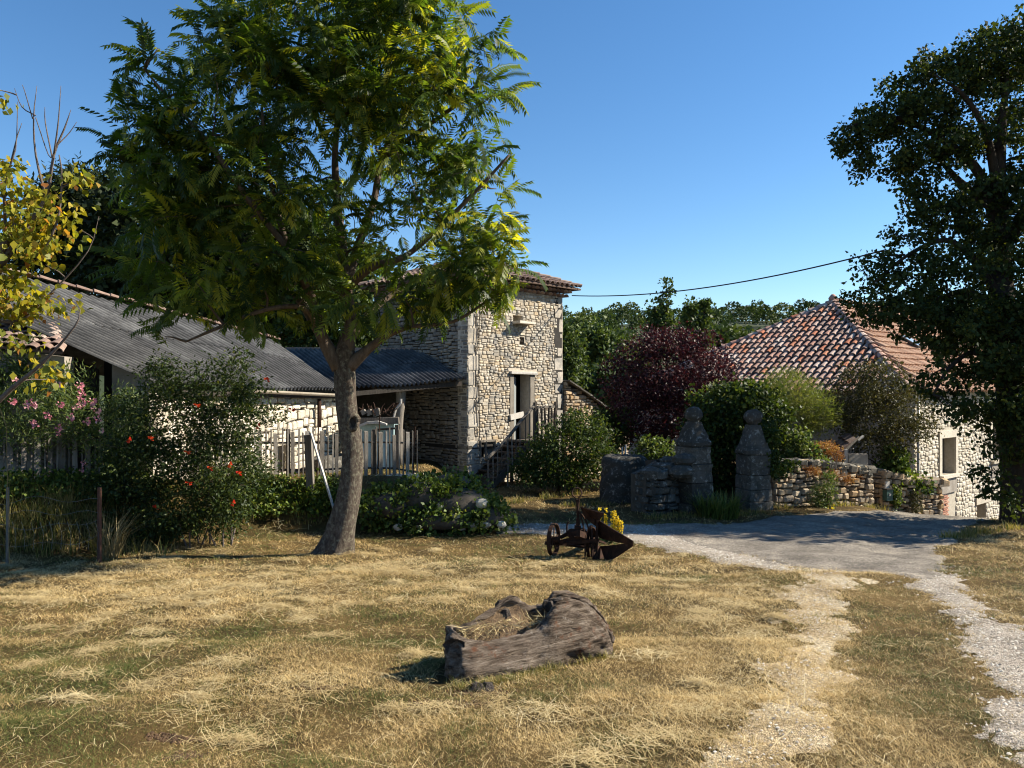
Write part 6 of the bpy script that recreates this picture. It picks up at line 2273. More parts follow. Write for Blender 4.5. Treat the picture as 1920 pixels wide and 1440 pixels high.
# --- trees behind the barn and in the valley --------------------------------------------
def far_tree(name, label, base, blobs, n, L, W, mat, clump, r=0.2, group=None, per=30, down=.3, shell=.45):
    t = thing(name, label, "tree", base, group)
    top = max(blobs, key=lambda b: b[2])
    q = spline([Vector(base) - Vector((0, 0, .2)), Vector((base[0] + .1, base[1], (base[2] + top[2]) / 2)), Vector(top[:3])], 4)
    obj("trunk", MB().tube(q, lerp_list([r, r * .7, r * .2], len(q)), 7).mesh("trunk", M_BARKD, True), t)
    me, cc = foliage("foliage", blobs, n, L, W, mat, clump, per, shell, down, .7)
    obj("foliage", me, t, stuff=True)
    m = MB()
    grow(m, q[2:], cc[R.choice(len(cc), min(40, len(cc)), replace=False)], r * .4, .02, 4, .1)
    obj("branches", m.mesh("branches", M_BARKD, True), t, stuff=True)
    return t


g = "trees behind the barn"
far_tree("dark_tree", "grey-green wispy tree behind the left end of the barn roof", on_ground(130, 33), [pblob(*b) for b in [(120, 430, 70, 90, 33, 1.8), (150, 370, 45, 50, 33, 1.2), (90, 500, 70, 50, 33, 1.8), (180, 420, 50, 90, 33, 1.4)]], 15000, .30, .09, M_LEAF_B, .35, .3, g, 40, .5)
far_tree("dark_tree", "very dark bushy tree behind the middle of the barn roof", on_ground(290, 31), [pblob(*b) for b in [(280, 420, 110, 110, 31, 2.4), (330, 520, 120, 90, 31, 2.4), (220, 510, 80, 80, 31, 2), (380, 440, 90, 110, 31, 2)]], 17000, .28, .19, M_LEAF_B, .4, .3, g, 34)
far_tree("dark_tree", "dark tree rising behind the right end of the barn roof", on_ground(470, 32), [pblob(*b) for b in [(470, 470, 110, 110, 32, 2.2), (430, 580, 100, 60, 32, 2), (540, 560, 90, 80, 32, 2), (560, 470, 70, 90, 32, 1.6)]], 17000, .28, .19, M_LEAF_B, .4, .3, g, 34)
far_tree("dark_tree", "mid green sunlit tree between the barn roof and the tower", on_ground(640, 30), [pblob(*b) for b in [(620, 600, 85, 75, 30, 1.8), (690, 560, 60, 90, 30, 1.5), (580, 640, 70, 40, 30, 1.5), (660, 500, 60, 60, 30, 1.5)]], 9000, .2, .13, M_LEAF_S, .35, .25, g, 30)
M_FOR2 = leaf_mat("valley_leaves", [(0.0, (0.03, 0.05, 0.016)), (0.5, (0.055, 0.085, 0.024)), (1.0, (0.11, 0.14, 0.035))], 0.25, (1.4, 1.4, .5), 0.55, 0.2)
g = "trees in the valley"
far_tree("valley_tree", "pale green tree close behind the right edge of the tower", on_ground(1058, 38), [pblob(*b) for b in [(1058, 670, 28, 55, 38, .9), (1066, 700, 24, 40, 38, .8), (1050, 640, 18, 30, 38, .6)]], 4500, .2, .12, M_FOR2, .28, .2, g, 30)
far_tree("valley_tree", "rounded light green tree in the valley left of the purple tree", on_ground(1140, 60), [pblob(*b) for b in [(1140, 660, 45, 35, 60, 2.2), (1110, 645, 30, 28, 60, 1.6), (1165, 680, 30, 30, 60, 1.6), (1090, 625, 35, 30, 64, 1.6)]], 9000, .3, .22, M_FOR2, .55, .3, g, 30)
far_tree("valley_tree", "small dark rounded tree low in the valley beside the tower wall", on_ground(1102, 50), [pblob(*b) for b in [(1102, 725, 26, 32, 50, 1.4), (1115, 745, 24, 26, 50, 1.2), (1085, 745, 24, 20, 50, 1.2)]], 4000, .34, .24, M_FOREST, .5, .3, g, 30)
far_tree("valley_tree", "dark tree in the valley between the tower wall and the purple tree", on_ground(1150, 48), [pblob(*b) for b in [(1155, 735, 40, 40, 48, 1.5), (1180, 700, 40, 40, 52, 1.5)]], 4500, .34, .24, M_FOREST, .5, .3, g, 30)
far_tree("valley_tree", "yellowish green tree on the slope left of the farmhouse roof", on_ground(1350, 70), [pblob(*b) for b in [(1350, 660, 40, 40, 70, 2.4), (1385, 650, 30, 28, 70, 2), (1320, 670, 30, 35, 70, 2)]], 5000, .5, .36, M_FOREST, .7, .35, g, 30)
g = "poplars above the purple tree"
for px, top, wid, lab in ((1248, 530, 11, "tallest slim poplar rising above the purple tree against the sky"), (1229, 560, 9, "slim poplar on the left of the tallest one above the purple tree"), (1284, 562, 8, "slender leaning poplar just right of the tallest one"), (1318, 564, 10, "separate slim poplar nearest the farmhouse roof")):
    Y = 46 + random.uniform(-1, 1)
    bl = []
    n = 6
    for k in range(n):
        f = k / (n - 1)
        bl.append(pblob(px + random.uniform(-4, 4) + (8 * (1 - f) if px == 1284 else 0), top + 14 + (640 - top) * f, wid * (.55 + .65 * f) * random.uniform(.8, 1.2), 20, Y, wid / F * Y * (.6 + .5 * f)))
    far_tree("poplar", lab, on_ground(px, Y), bl, 1500, .2, .16, M_FOR2, .2, .15, g, 20, .2, .3)

# ------------------------------------------------------------------ fences and posts
def fence_pt(f):
    a, b = Vector((-9.3, 12.75, 0)), Vector((-2.12, 17.3, 0))
    return a.lerp(b, f)


fl = (fence_pt(1) - fence_pt(0)).length
fu = (fence_pt(1) - fence_pt(0)).normalized()
fn = Vector((fu.y, -fu.x, 0))
fence = thing("picket_fence", "grey weathered picket fence of uneven slats running in front of the barn", "fence", fence_pt(.5) + Vector((0, 0, gz(fence_pt(.5).x, fence_pt(.5).y))))


def fence_top(p):
    px = 960 + p.x / p.y * F
    return P(px, 815 if px < 400 else 812, p.y).z


s = 0.0
k = 0
wide = MB().box((0, 0, .5), (.5, 0, 0), (0, .5, 0), (0, 0, .5), .02).mesh("picket", M_WOOD)
while s < fl:
    p = fence_pt(s / fl)
    px = 960 + p.x / p.y * F
    left = px < 220
    is_w = (k % 2 == 0) if left else (k % 3 == 0)
    w = random.uniform(.07, .095) if is_w else random.uniform(.022, .032)
    z0 = gz(p.x, p.y) - .06
    z1 = fence_top(p) + random.uniform(-.06, .04) + (0 if is_w else random.uniform(-.03, .12))
    ti = random.uniform(-.025, .025)
    upv = (Vector((0, 0, 1)) + fu * ti).normalized() * (z1 - z0)
    d = .022 if is_w else .024
    M = Matrix(((fu.x * w, fn.x * d, upv.x, p.x), (fu.y * w, fn.y * d, upv.y, p.y), (fu.z * w, fn.z * d, upv.z, z0), (0, 0, 0, 1)))
    obj("picket", wide, fence, M)
    s += (w * .5 + (random.uniform(.06, .085) if left else random.uniform(.07, .10)))
    k += 1
for h in (0.18, 0.72):
    pts = []
    for f in np.linspace(0, 1, 16):
        p = fence_pt(f)
        z0, z1 = gz(p.x, p.y), fence_top(p)
        pts.append((p.x - fn.x * .03, p.y - fn.y * .03, z0 + (z1 - z0) * (h + .06 * (h > .5))))
    obj("rail", MB().tube(pts, .022, 5).mesh("rail", M_WOODD), fence)
for f in (0.12, .4, .66, .88):
    p = fence_pt(f) - fn * .07
    obj("fence_post", MB().tube([(p.x, p.y, gz(p.x, p.y) - .2), (p.x, p.y, fence_top(p) + .08)], .045, 7).mesh("fence_post", M_WOODD), fence)
# tall thin stakes standing out above the fence
for px, t in ((598, 768), (712, 778), (778, 800)):
    y = 16.0 if px < 650 else 17.0
    p = on_ground(px - 4, y)
    single("thin_stake", MB().tube([p - Vector((0, 0, .1)), P(px, t, y)], .014, 5).mesh("thin_stake", M_RUST),
           {598: "thin tall stake just right of the braced post", 712: "thin tall stake in front of the pale blue tank", 778: "thin stake closing the right end of the picket fence"}[px], "stake", group="thin stakes by the fence")

# braced post
bp0 = on_ground(584, 14.95)
br = thing("braced_post", "leaning grey post held up by a pale diagonal board in front of the fence", "post", bp0)
obj("post", MB().bar(bp0 - Vector((0, 0, .15)), P(578, 815, 14.95), .13, .14, (0, 1, 0), .008).mesh("post", M_WOOD), br)
b1 = on_ground(634, 14.6)
obj("brace", MB().bar(P(583, 812, 14.86), (b1.x, b1.y, b1.z + .02), .025, .10, (0, 1, 0)).mesh("brace", M_WOODP), br)

# stakes and wire netting at the far left
p1, p2 = on_ground(14, 11.0), on_ground(187, 11.25)
single("pale_stake", MB().tube([p1 - Vector((0, 0, .15)), P(15, 980, 11.0), P(15, 914, 11.0)], [.021, .021, .019], 6).mesh("pale_stake", M_WOOD), "thin pale wooden stake holding the wire netting at the left edge", "stake")
m = MB()
t2 = P(187, 914, 11.25)
m.bar(p2 - Vector((0, 0, .2)), t2, .06, .012, (0, 1, 0))
m.bar(p2 - Vector((0, 0, .2)) + Vector((.025, -.025, 0)), t2 + Vector((.025, -.025, 0)), .012, .05, (0, 1, 0))
single("rusty_post", m.mesh("rusty_post", solid("red_rust", [(0.3, (.09, .04, .025)), (.7, (.17, .075, .05))], 10, .8, .4, 60)), "rusty angle iron post standing in the dry grass left of the red flowered bush", "post")
m = MB()
pa, pb_ = P(15, 0, 11.0), P(187, 0, 11.25)
lv = [985, 1018, 940, 965]
for i, yy in enumerate(lv):
    pts = []
    for f in np.linspace(-.25, 1, 12):
        px = 15 + 172 * f
        sag = 6 * math.sin(f * 9 + i) + 10 * math.sin(math.pi * max(0, f)) * (1 if i < 2 else -.5)
        pts.append(P(px, yy + sag - 14 * f * (i < 2), 11.0 + .25 * f))
    m.tube(pts, .0022, 4)
for f in np.linspace(.05, .95, 10):
    px = 15 + 172 * f
    m.tube([P(px, 978, 11.0 + .25 * f), P(px + 7, 1000, 11.0 + .25 * f), P(px + 5, 1030, 11.0 + .25 * f)], .002, 4)
single("wire_netting", m.mesh("wire_netting", solid("galvanised_wire", [(0.3, (.12, .12, .115)), (.7, (.24, .24, .23))], 10, .5, 0)), "sagging wire netting stretched between the pale stake and the rusty post", "wire netting")
g = on_ground(18, 10.6)
single("dry_stalk", MB().tube([g, P(12, 800, 10.6), P(3, 775, 10.6), P(0, 765, 10.6)], [.004, .004, .008, .003], 5).mesh("dry_stalk", M_DRYG), "single tall dry stalk rising at the left edge before the fence", "stalk")

# ------------------------------------------------------------------ things in the shed
tz = -0.55
tk0 = P(650, 890, 19.4)
tank = thing("metal_tank", "pale blue metal tank with a wooden frame standing in the open shed", "tank", Vector((-3.6, 19.6, tz)))
M_BLUE = solid("chalky_blue_paint", [(0.25, (.20, .19, .17)), (0.42, (.30, .43, .46)), (0.75, (.44, .56, .58))], 3.5, .7, .2, 20)
x0_, x1_ = (640 - 960) / F * 19.4, (741 - 960) / F * 19.4
zt = EYE + (HOR - 795) / F * 19.4
m = MB()
m.box(((x0_ + x1_) / 2, 19.9, (tz + zt) / 2), ((x1_ - x0_) / 2 - .06, 0, 0), (0, .4, 0), (0, 0, (zt - tz) / 2))
for k in range(7):
    xx = x0_ + .12 + (x1_ - x0_ - .24) * k / 6
    m.box((xx, 19.49, (tz + zt) / 2 - .05), (.018, 0, 0), (0, .014, 0), (0, 0, (zt - tz) / 2 - .12))
obj("tank_body", m.mesh("tank_body", M_BLUE), tank)
obj("beam", MB().bar(P(640, 790, 19.5), P(748, 788, 19.5), .2, .17, jit=.01).mesh("beam", M_WOOD), tank)
obj("frame_post", MB().bar(P(744, 796, 19.5), (P(744, 0, 19.5).x, 19.5, tz - .1), .1, .1).mesh("frame_post", M_WOOD), tank)
obj("arm", MB().bar(P(704, 806, 19.3), P(742, 803, 19.3), .05, .05).mesh("arm", M_WOODD), tank)
m = MB()
pts = [P(a, b, 19.35) for a, b in ((668, 798), (690, 790), (710, 789), (726, 794), (726, 797), (708, 794), (690, 795), (676, 800))]
m.plate(pts, (0, .25, 0))
single("curved_panel", m.mesh("curved_panel", M_WOODP), "bent white metal panel lying against the top of the blue tank", "panel")
jm = thing("scrap_heap", "heap of rusty scrap and dry branches on top of the blue tank", "scrap", P(705, 778, 19.7))
m = MB()
for k in range(26):
    a = P(random.uniform(655, 738), random.uniform(768, 780), 19.6 + random.uniform(-.15, .3))
    b = a + Vector((random.uniform(-.3, .3), random.uniform(-.2, .2), random.uniform(-.05, .28)))
    m.tube([a, a.lerp(b, .5) + Vector((0, 0, random.uniform(-.06, .06))), b], .014, 4)
obj("rods", m.mesh("rods", M_RUST), jm)
for px, s in ((693, .1), (706, .13), (682, .08)):
    c = P(px, 773, 19.6)
    obj("block", MB().box(c, (s * .6, 0, .02), (0, .1, 0), (-.02, 0, s * .7), .01).mesh("block", M_WOOD), jm)
obj("bent_bar", MB().tube([P(738, 784, 19.55), P(742, 768, 19.55), P(752, 756, 19.55), P(752, 748, 19.55)], .03, 6).mesh("bent_bar", M_WOODP), jm)
# stone slab under the fence end
m = MB()
a, b = on_ground(700, 17.0), on_ground(792, 17.3)
ledge = thing("stone_ledge", "low stone ledge under the right end of the picket fence", "ledge", a)
for k in range(6):
    p, q = a.lerp(b, k / 6 + .005), a.lerp(b, (k + 1) / 6 - .005)
    z = P(745, 890, 17.1).z
    c = (p + q) / 2
    obj("ledge_stone", MB().box((c.x, c.y - .1, (z + c.z - .15) / 2), ((q - p).length / 2, .02, 0), (0, .25, 0), (0, 0, (z - c.z + .15) / 2 + random.uniform(-.03, .03)), .02).mesh("ledge_stone", M_ST_WHITE), ledge)
# pale boards leaning on the barn wall behind the fence
bd = FO + eu * 5.2 + en * 0.45
m = MB().bar((bd.x, bd.y, gz(bd.x, bd.y) + .12), tuple(bd + eu * 2.0 + Vector((0, 0, .55))), .04, .22)
single("pale_board", m.mesh("pale_board", M_WOODP), "pale board leaning low against the barn wall behind the fence", "board")
wt = FO + eu * 4.6 + en * 0.55
trough = thing("stone_trough", "long low grey trough along the foot of the barn wall behind the fence", "trough", Vector((wt.x, wt.y, -.45)))
m = MB()
zt_ = gz(wt.x, wt.y)
for o_, hh in ((0.0, .34), (.42, .34)):
    m.bar(tuple(wt + en * o_ + Vector((0, 0, -wt.z + zt_ + .17))), tuple(wt + eu * 2.0 + en * o_ + Vector((0, 0, -wt.z + zt_ + .17))), .08, hh)
m.bar(tuple(wt + en * .21 + Vector((0, 0, -wt.z + zt_ + .03))), tuple(wt + eu * 2.0 + en * .21 + Vector((0, 0, -wt.z + zt_ + .03))), .34, .06)
obj("basin", m.mesh("basin", M_ST_GREY), trough)
m = MB()
for u_ in (0, 2.0):
    m.bar(tuple(wt + eu * u_ + Vector((0, 0, -wt.z + zt_ + .17))), tuple(wt + eu * u_ + en * .42 + Vector((0, 0, -wt.z + zt_ + .17))), .08, .33)
obj("end_slab", m.mesh("end_slab", M_ST_GREY), trough)

# ------------------------------------------------------------------ little tiled shelter behind the garden wall, post box
sh = thing("tiled_shelter", "small slanting tiled roof on a post behind the sunlit garden wall", "shelter", Vector((8.3, 19.4, -.75)))
sa, sb = P(1548, 874, 19.1), P(1602, 824, 19.4)
sd_ = (sb - sa).normalized()
sv = Vector((.15, .9, .12)).normalized()
sn = sd_.cross(sv)
if sn.z < 0:
    sn = -sn
m = MB()
m.plate([sa, sb, sb + sv * .8, sa + sv * .8], sn * .04)
obj("roof_boards", m.mesh("roof_boards", M_WOODD), sh)
L = (sb - sa).length
for j in range(3):
    for k in range(5):
        c = sa + sd_ * (k * L / 5) + sv * (.08 + .24 * j) + sn * .03
        M = Matrix(((-sv.x * 1.1, sd_.x * .5, sn.x, c.x), (-sv.y * 1.1, sd_.y * .5, sn.y, c.y), (-sv.z * 1.1, sd_.z * .5, sn.z, c.z), (0, 0, 0, 1)))
        obj("roof_tile", TILE_D[0], sh, M)
obj("rafter", MB().bar(sa - sd_ * .06 - sn * .05, sb + sd_ * .14 - sn * .02, .06, .07).mesh("rafter", M_WOOD), sh)
obj("pole", MB().tube([sb + sd_ * .06 - sn * .08, sb + sd_ * .26 - sn * .10], .035, 6).mesh("pole", M_WOODP), sh)
pst = P(1585, 850, 19.25)
obj("post", MB().bar((pst.x, pst.y, -.8), (pst.x, pst.y, pst.z + .1), .08, .08).mesh("post", M_WOODP), sh)
w_ = P(1600, 860, 19.8)
obj("back_wall", MB().box((w_.x + .1, w_.y, -.55), (.28, .06, 0), (0, .08, 0), (0, 0, .42)).rough(.05, .2).mesh("back_wall", M_PLAST), sh)
for px, py, Y, s, lab in ((1582, 888, 18.85, .13, "pale pointed stone standing on the sunlit garden wall under the tiled shelter"), (1618, 886, 19.2, .24, "dark rounded boulder on the right end of the sunlit garden wall")):
    c = P(px, py, Y)
    prof = [(max(.02, math.cos(q)), math.sin(q)) for q in np.linspace(-1.5, 1.5, 6)]
    mm = MB().lathe((0, 0, 0), prof, 10, .15)
    kx, kz = (.6, 1.1) if s < .2 else (1.1, .7)
    single("boulder" if s > .2 else "standing_stone", MB().add([(c.x + x * s * kx, c.y + y * s * .7, c.z + z * s * kz) for x, y, z in mm.v], mm.f).mesh("boulder", M_ST_GREY if s > .2 else M_ST_WHITE), lab, "stone")
mb_ = thing("post_box", "small dark green post box with a white notice on the lower garden wall", "post box", P(1664, 928, 19.7))
c = P(1664, 928, 19.7)
gw2n = gw2[3]
obj("box", MB().box(c, gw2[2] * .10, gw2n * .07, Vector((0, 0, .14))).mesh("box", solid("green_paint", [(.3, (.03, .07, .06)), (.7, (.05, .10, .085))], 5, .5, .1)), mb_)
obj("notice", MB().box(c + gw2n * .075 + Vector((0, 0, .02)), gw2[2] * .03, gw2n * .004, Vector((0, 0, .03))).mesh("notice", M_WOODP), mb_)
obj("lid", MB().box(c + Vector((0, 0, .155)), gw2[2] * .115, gw2n * .085, Vector((0, 0, .015))).mesh("lid", M_DARK), mb_)
c = P(1663, 909, 19.75)
single("white_plate", MB().box(c, gw2[2] * .07, gw2n * .02, Vector((0, 0, .085))).mesh("white_plate", M_WOODP), "small blank white plate fixed above the green post box", "plate")
# upright posts behind the stone drum
for px in (1167, 1173):
    p = on_ground(px, 19.6)
    single("thin_post", MB().tube([p, P(px, 834 if px > 1170 else 838, 19.6)], .022, 5).mesh("thin_post", M_WOODP), "taller of two pale thin posts just behind the stone drum" if px > 1170 else "shorter of two pale thin posts just behind the stone drum", "post", group="thin posts behind the drum")
a, b = P(1212, 868, 17.9), P(1268, 862, 17.3)
single("fallen_beam", MB().bar(a, b, .09, .12).mesh("fallen_beam", M_WOODD), "dark wooden beam lying from the stone drum to the gate stub", "beam")
for px, py, Y, s in ((1282, 862, 16.7, .24), (1278, 884, 16.6, .26)):
    c = P(px, py, Y)
    prof = [(max(.02, math.cos(q)), math.sin(q)) for q in np.linspace(-1.5, 1.5, 6)]
    mm = MB().lathe((0, 0, 0), prof, 10, .14)
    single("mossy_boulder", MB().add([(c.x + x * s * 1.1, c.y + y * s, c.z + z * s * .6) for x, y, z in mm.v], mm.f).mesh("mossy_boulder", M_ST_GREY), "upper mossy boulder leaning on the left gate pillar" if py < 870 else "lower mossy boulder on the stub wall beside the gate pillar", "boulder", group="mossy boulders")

# ------------------------------------------------------------------ yellow mullein
mg = on_ground(1148, 13.2)
mul = thing("mullein", "clump of tall yellow flower spikes just behind the rusty plough", "plant", mg)
for k, (px, t, b, r) in enumerate(((1124, 952, 985, .012), (1136, 953, 985, .016), (1148, 960, 990, .022), (1153, 958, 992, .030), (1160, 977, 996, .022), (1165, 976, 998, .018), (1157, 966, 996, .026))):
    top, bot = P(px, t, 13.2), P(px, b, 13.2)
    gr = Vector((bot.x + random.uniform(-.08, .08), 13.2, gz(bot.x, 13.2)))
    st_ = obj("stalk", MB().tube([gr, bot, top], [.008, .007, .003], 5).mesh("stalk", M_LEAF_OL), mul)
    n = 70
    z = R.random(n) ** 1.4
    c = np.stack([bot.x + (top.x - bot.x) * z, np.full(n, 13.2), bot.z + (top.z - bot.z) * z], 1)
    dd = unit(n)
    dd[:, 2] *= .3
    c += dd * (r * (1 - z))[:, None]
    v, f = leaf_quads(c, .035, .03, dd, -.3)
    obj("flower_spike", np_mesh("flower_spike", v, f, tint=R.uniform(0, .9, n), mats=[M_YEL]), mul)
n = 60
a = R.uniform(0, 6.28, n)
dd = np.stack([np.cos(a), np.sin(a), R.uniform(.1, .7, n)], 1)
v, f = leaf_quads(np.array(mg) + dd * .04, .22, .06, dd, .1)
obj("leaves", np_mesh("leaves", v, f, tint=R.uniform(0, .9, n), mats=[M_LEAF_OL]), mul, stuff=True)

# ------------------------------------------------------------------ old plough
QY = 11.7
pg = on_ground(1100, QY)
plough = thing("old_plough", "rusty reversible horse plough with two mouldboards and a ring handle in the yard", "plough", pg)


def pq(px, py, dy=0.0):
    return P(px, py, QY + dy)


def wheel(c, r, ax, w=.06):
    """Spoked iron wheel about axis ax: rim, hub and spokes."""
    c = Vector(c)
    ax = Vector(ax).normalized()
    s = ax.cross(Vector((0, 0, 1))).normalized()
    t = s.cross(ax)
    k = 26
    V, Fs = [], []
    for i in range(k):
        a = 2 * math.pi * i / k
        d = s * math.cos(a) + t * math.sin(a)
        for rr, o in ((r, -w / 2), (r, w / 2), (r - .018, w / 2), (r - .018, -w / 2)):
            V.append(c + d * rr + ax * o)
    for i in range(k):
        j = (i + 1) % k
        for q in range(4):
            Fs.append((i * 4 + q, i * 4 + (q + 1) % 4, j * 4 + (q + 1) % 4, j * 4 + q))
    wo_ = obj("wheel", MB().add(V, Fs).mesh("wheel", M_RUST), plough)
    obj("hub", MB().tube([c - ax * .09, c + ax * .09], .045, 9).mesh("hub", M_RUST), wo_)
    for i in range(5):
        a = 2 * math.pi * i / 5 + .5
        d = s * math.cos(a) + t * math.sin(a)
        obj("spoke", MB().bar(c + d * .03, c + d * (r - .01), .028, .012, ax).mesh("spoke", M_RUST), wo_)


wheel(pq(1038, 1011), .245, (.93, -.37, 0))
wheel(pq(1108, 1016, .25), .235, (.93, -.37, 0))
obj("axle", MB().bar(pq(1022, 1018, .02), pq(1112, 1022, .28), .05, .05).mesh("axle", M_RUST), plough)
m = MB()
m.bar(pq(1050, 1016, 0), pq(1100, 1006, -.1), .07, .06)
m.bar(pq(1050, 1008, .05), pq(1075, 995, .05), .05, .05)
m.bar(pq(1062, 1018, -.08), pq(1118, 1013, -.12), .05, .045)
m.bar(pq(1066, 1022, .1), pq(1098, 1026, .1), .04, .03)
obj("frame", m.mesh("frame", M_RUST), plough)
m = MB().tube([pq(1072, 1000, -.06), pq(1072, 1000, .12)], .075, 12)
m.tube([pq(1094, 1000, -.06), pq(1094, 1000, .1)], .06, 12)
m.box(pq(1083, 1002), (.12, .0, .02), (0, .09, 0), (-.015, 0, .07), .01)
m.box(pq(1083, 992), (.04, 0, 0), (0, .05, 0), (0, 0, .05), .01)
obj("turning_gear", m.mesh("turning_gear", M_RUST), plough)
obj("beam", MB().bar(pq(1084, 1000, -.5), pq(1118, 1012, .9), .06, .09).mesh("beam", M_RUST), plough)
m = MB().tube([pq(1084, 1002), pq(1084, 975), pq(1083, 950), pq(1082, 936)], [.02, .022, .02, .016], 7)
m.box(pq(1083.5, 978), (.028, 0, 0), (0, .03, 0), (0, 0, .045))
m.box(pq(1083.5, 963), (.022, 0, 0), (0, .022, 0), (0, 0, .05))
obj("adjusting_screw", m.mesh("adjusting_screw", M_RUST), plough)
ring = [pq(1081.5 + 9.0 * math.cos(a), 924 - 9.3 * math.sin(a), .03 * math.sin(a)) for a in np.linspace(-1.2, 4.35, 22)]
m = MB().tube(ring, .012, 5)
m.tube([ring[0], pq(1086, 940), pq(1085, 952)], .009, 5)
m.tube([ring[-1], pq(1081, 940), pq(1081.5, 952)], .009, 5)
obj("ring_handle", m.mesh("ring_handle", M_RUST), plough)
m = MB()
m.tube(spline([pq(1063, 1002, .1), pq(1063, 985, .1), pq(1066, 978, .1)], 4), .013, 5)
m.tube(spline([pq(1090, 963), pq(1097, 974), pq(1103, 990), pq(1103, 1005)], 4), .014, 5)
m.tube(spline([pq(1087, 960, -.1), pq(1092, 978, -.1), pq(1095, 996, -.1), pq(1097, 1014, -.1)], 4), .013, 5)
m.tube(spline([pq(1076, 1006, -.1), pq(1092, 1009, -.12), pq(1102, 1016, -.12)], 4), .013, 5)
obj("guide_rods", m.mesh("guide_rods", M_RUST), plough)
obj("depth_leg", MB().bar(pq(1097, 1016, -.1), pq(1097.5, 1050, -.1), .03, .025).mesh("depth_leg", M_RUST), plough)


def curved_plate(name, quad, n=6, bend=.06, th=.014, dirb=(0, -1, 0)):
    """Mouldboard: four-sided sheet (a,b,c,d) bent about its middle, with thickness."""
    a, b, c, d = [Vector(q) for q in quad]
    db = Vector(dirb)
    nrm = (b - a).cross(d - a).normalized()
    V, Fs = [], []
    for sgn in (0, 1):
        for i in range(n + 1):
            s = i / n
            for j in range(3):
                t = j / 2
                p = a.lerp(b, s).lerp(d.lerp(c, s), t) + db * bend * math.sin(math.pi * s) * (1 - .3 * t) + nrm * th * (sgn - .5)
                V.append(p)
    o = (n + 1) * 3
    for i in range(n):
        for j in (0, 1):
            q = i * 3 + j
            Fs.append((q, q + 1, q + 4, q + 3))
            Fs.append((o + q + 1, o + q, o + q + 3, o + q + 4))
        for j in (0, 2):
            q = i * 3 + j
            Fs.append((q, q + 3, o + q + 3, o + q))
    for i in (0, n):
        for j in (0, 1):
            q = i * 3 + j
            Fs.append((q, q + 1, o + q + 1, o + q))
    obj(name, MB().add(V, Fs).mesh(name, M_RUST, False), plough)


curved_plate("share", (pq(1088, 950, -.05), pq(1133, 962, -.25), pq(1124, 976, -.2), pq(1109, 968, .0)), bend=.03)
curved_plate("share_edge", (pq(1088, 951, -.06), pq(1122, 976, .05), pq(1116, 986, .05), pq(1098, 972, -.02)), bend=.02)
curved_plate("mouldboard", (pq(1118, 972, .1), pq(1187, 1014, -.5), pq(1187, 1021, -.5), pq(1124, 1009, .1)), bend=.05)
curved_plate("mouldboard", (pq(1126, 1024, .1), pq(1186, 1016, -.48), pq(1187, 1023, -.48), pq(1136, 1056, -.12)), bend=.04)
curved_plate("share", (pq(1108, 1050, -.1), pq(1124, 1022, .1), pq(1138, 1056, .05), pq(1118, 1056, -.1)), bend=.02)
obj("standard", MB().bar(pq(1120, 968, .08), pq(1119, 1054, 0), .035, .14).mesh("standard", M_RUST), plough)
obj("standard", MB().bar(pq(1108, 985, 0), pq(1111, 1045, -.05), .035, .05).mesh("standard", M_RUST), plough)
m = MB()
m.box(pq(1116, 966, -.02), (.035, 0, 0), (0, .05, 0), (0, 0, .03), .006)
m.bar(pq(1104, 1024, -.1), pq(1122, 1012, .05), .03, .04)
m.bar(pq(1118, 1012, .2), pq(1134, 1018, .4), .03, .03)
obj("brackets", m.mesh("brackets", M_RUST), plough)

# ------------------------------------------------------------------ hollow log
def wood_old():
    m, nt, b = _new("rotten_log_wood")
    tc = nt.nodes.new("ShaderNodeTexCoord")
    pos = nt.nodes.new("ShaderNodeNewGeometry").outputs["Position"]
    mp = nt.nodes.new("ShaderNodeMapping")
    mp.inputs["Rotation"].default_value = (0, 0, math.radians(-32))
    nt.links.new(pos, mp.inputs["Vector"])
    mp2 = nt.nodes.new("ShaderNodeMapping")
    mp2.inputs["Scale"].default_value = (1.5, 9, 14)
    nt.links.new(mp.outputs[0], mp2.inputs["Vector"])
    n1 = _noise(nt, 2.2, 8, 0.7, mp2.outputs[0])
    r = _ramp(nt, [(0.34, (0.016, 0.011, 0.008)), (0.42, (0.08, 0.057, 0.041)), (0.55, (0.19, 0.147, 0.114)), (0.72, (0.38, 0.315, 0.255))])
    nt.links.new(n1.outputs["Fac"], r.inputs[0])
    n3 = _noise(nt, 5, 7, 0.75, pos)
    rr = _ramp(nt, [(0.56, (0, 0, 0)), (0.66, (1, 1, 1))])
    nt.links.new(n3.outputs["Fac"], rr.inputs[0])
    c = _mix(nt, r.outputs[0], (0.15, 0.065, 0.035), rr.outputs[0])
    n4 = _noise(nt, 9, 7, 0.8, pos)
    r4 = _ramp(nt, [(0.60, (0, 0, 0)), (0.68, (.8, .8, .8))])
    nt.links.new(n4.outputs["Fac"], r4.inputs[0])
    c = _mix(nt, c, (0.42, 0.37, 0.32), r4.outputs[0])
    nt.links.new(c, b.inputs["Base Color"])
    b.inputs["Roughness"].default_value = 0.95
    b.inputs["Specular IOR Level"].default_value = 0.15
    n2 = _noise(nt, 5, 8, 0.75, mp2.outputs[0])
    bp = nt.nodes.new("ShaderNodeBump")
    bp.inputs["Strength"].default_value = 1.0
    bp.inputs["Distance"].default_value = 0.05
    nt.links.new(n2.outputs["Fac"], bp.inputs["Height"])
    nt.links.new(bp.outputs[0], b.inputs["Normal"])
    return m


M_LOG = wood_old()
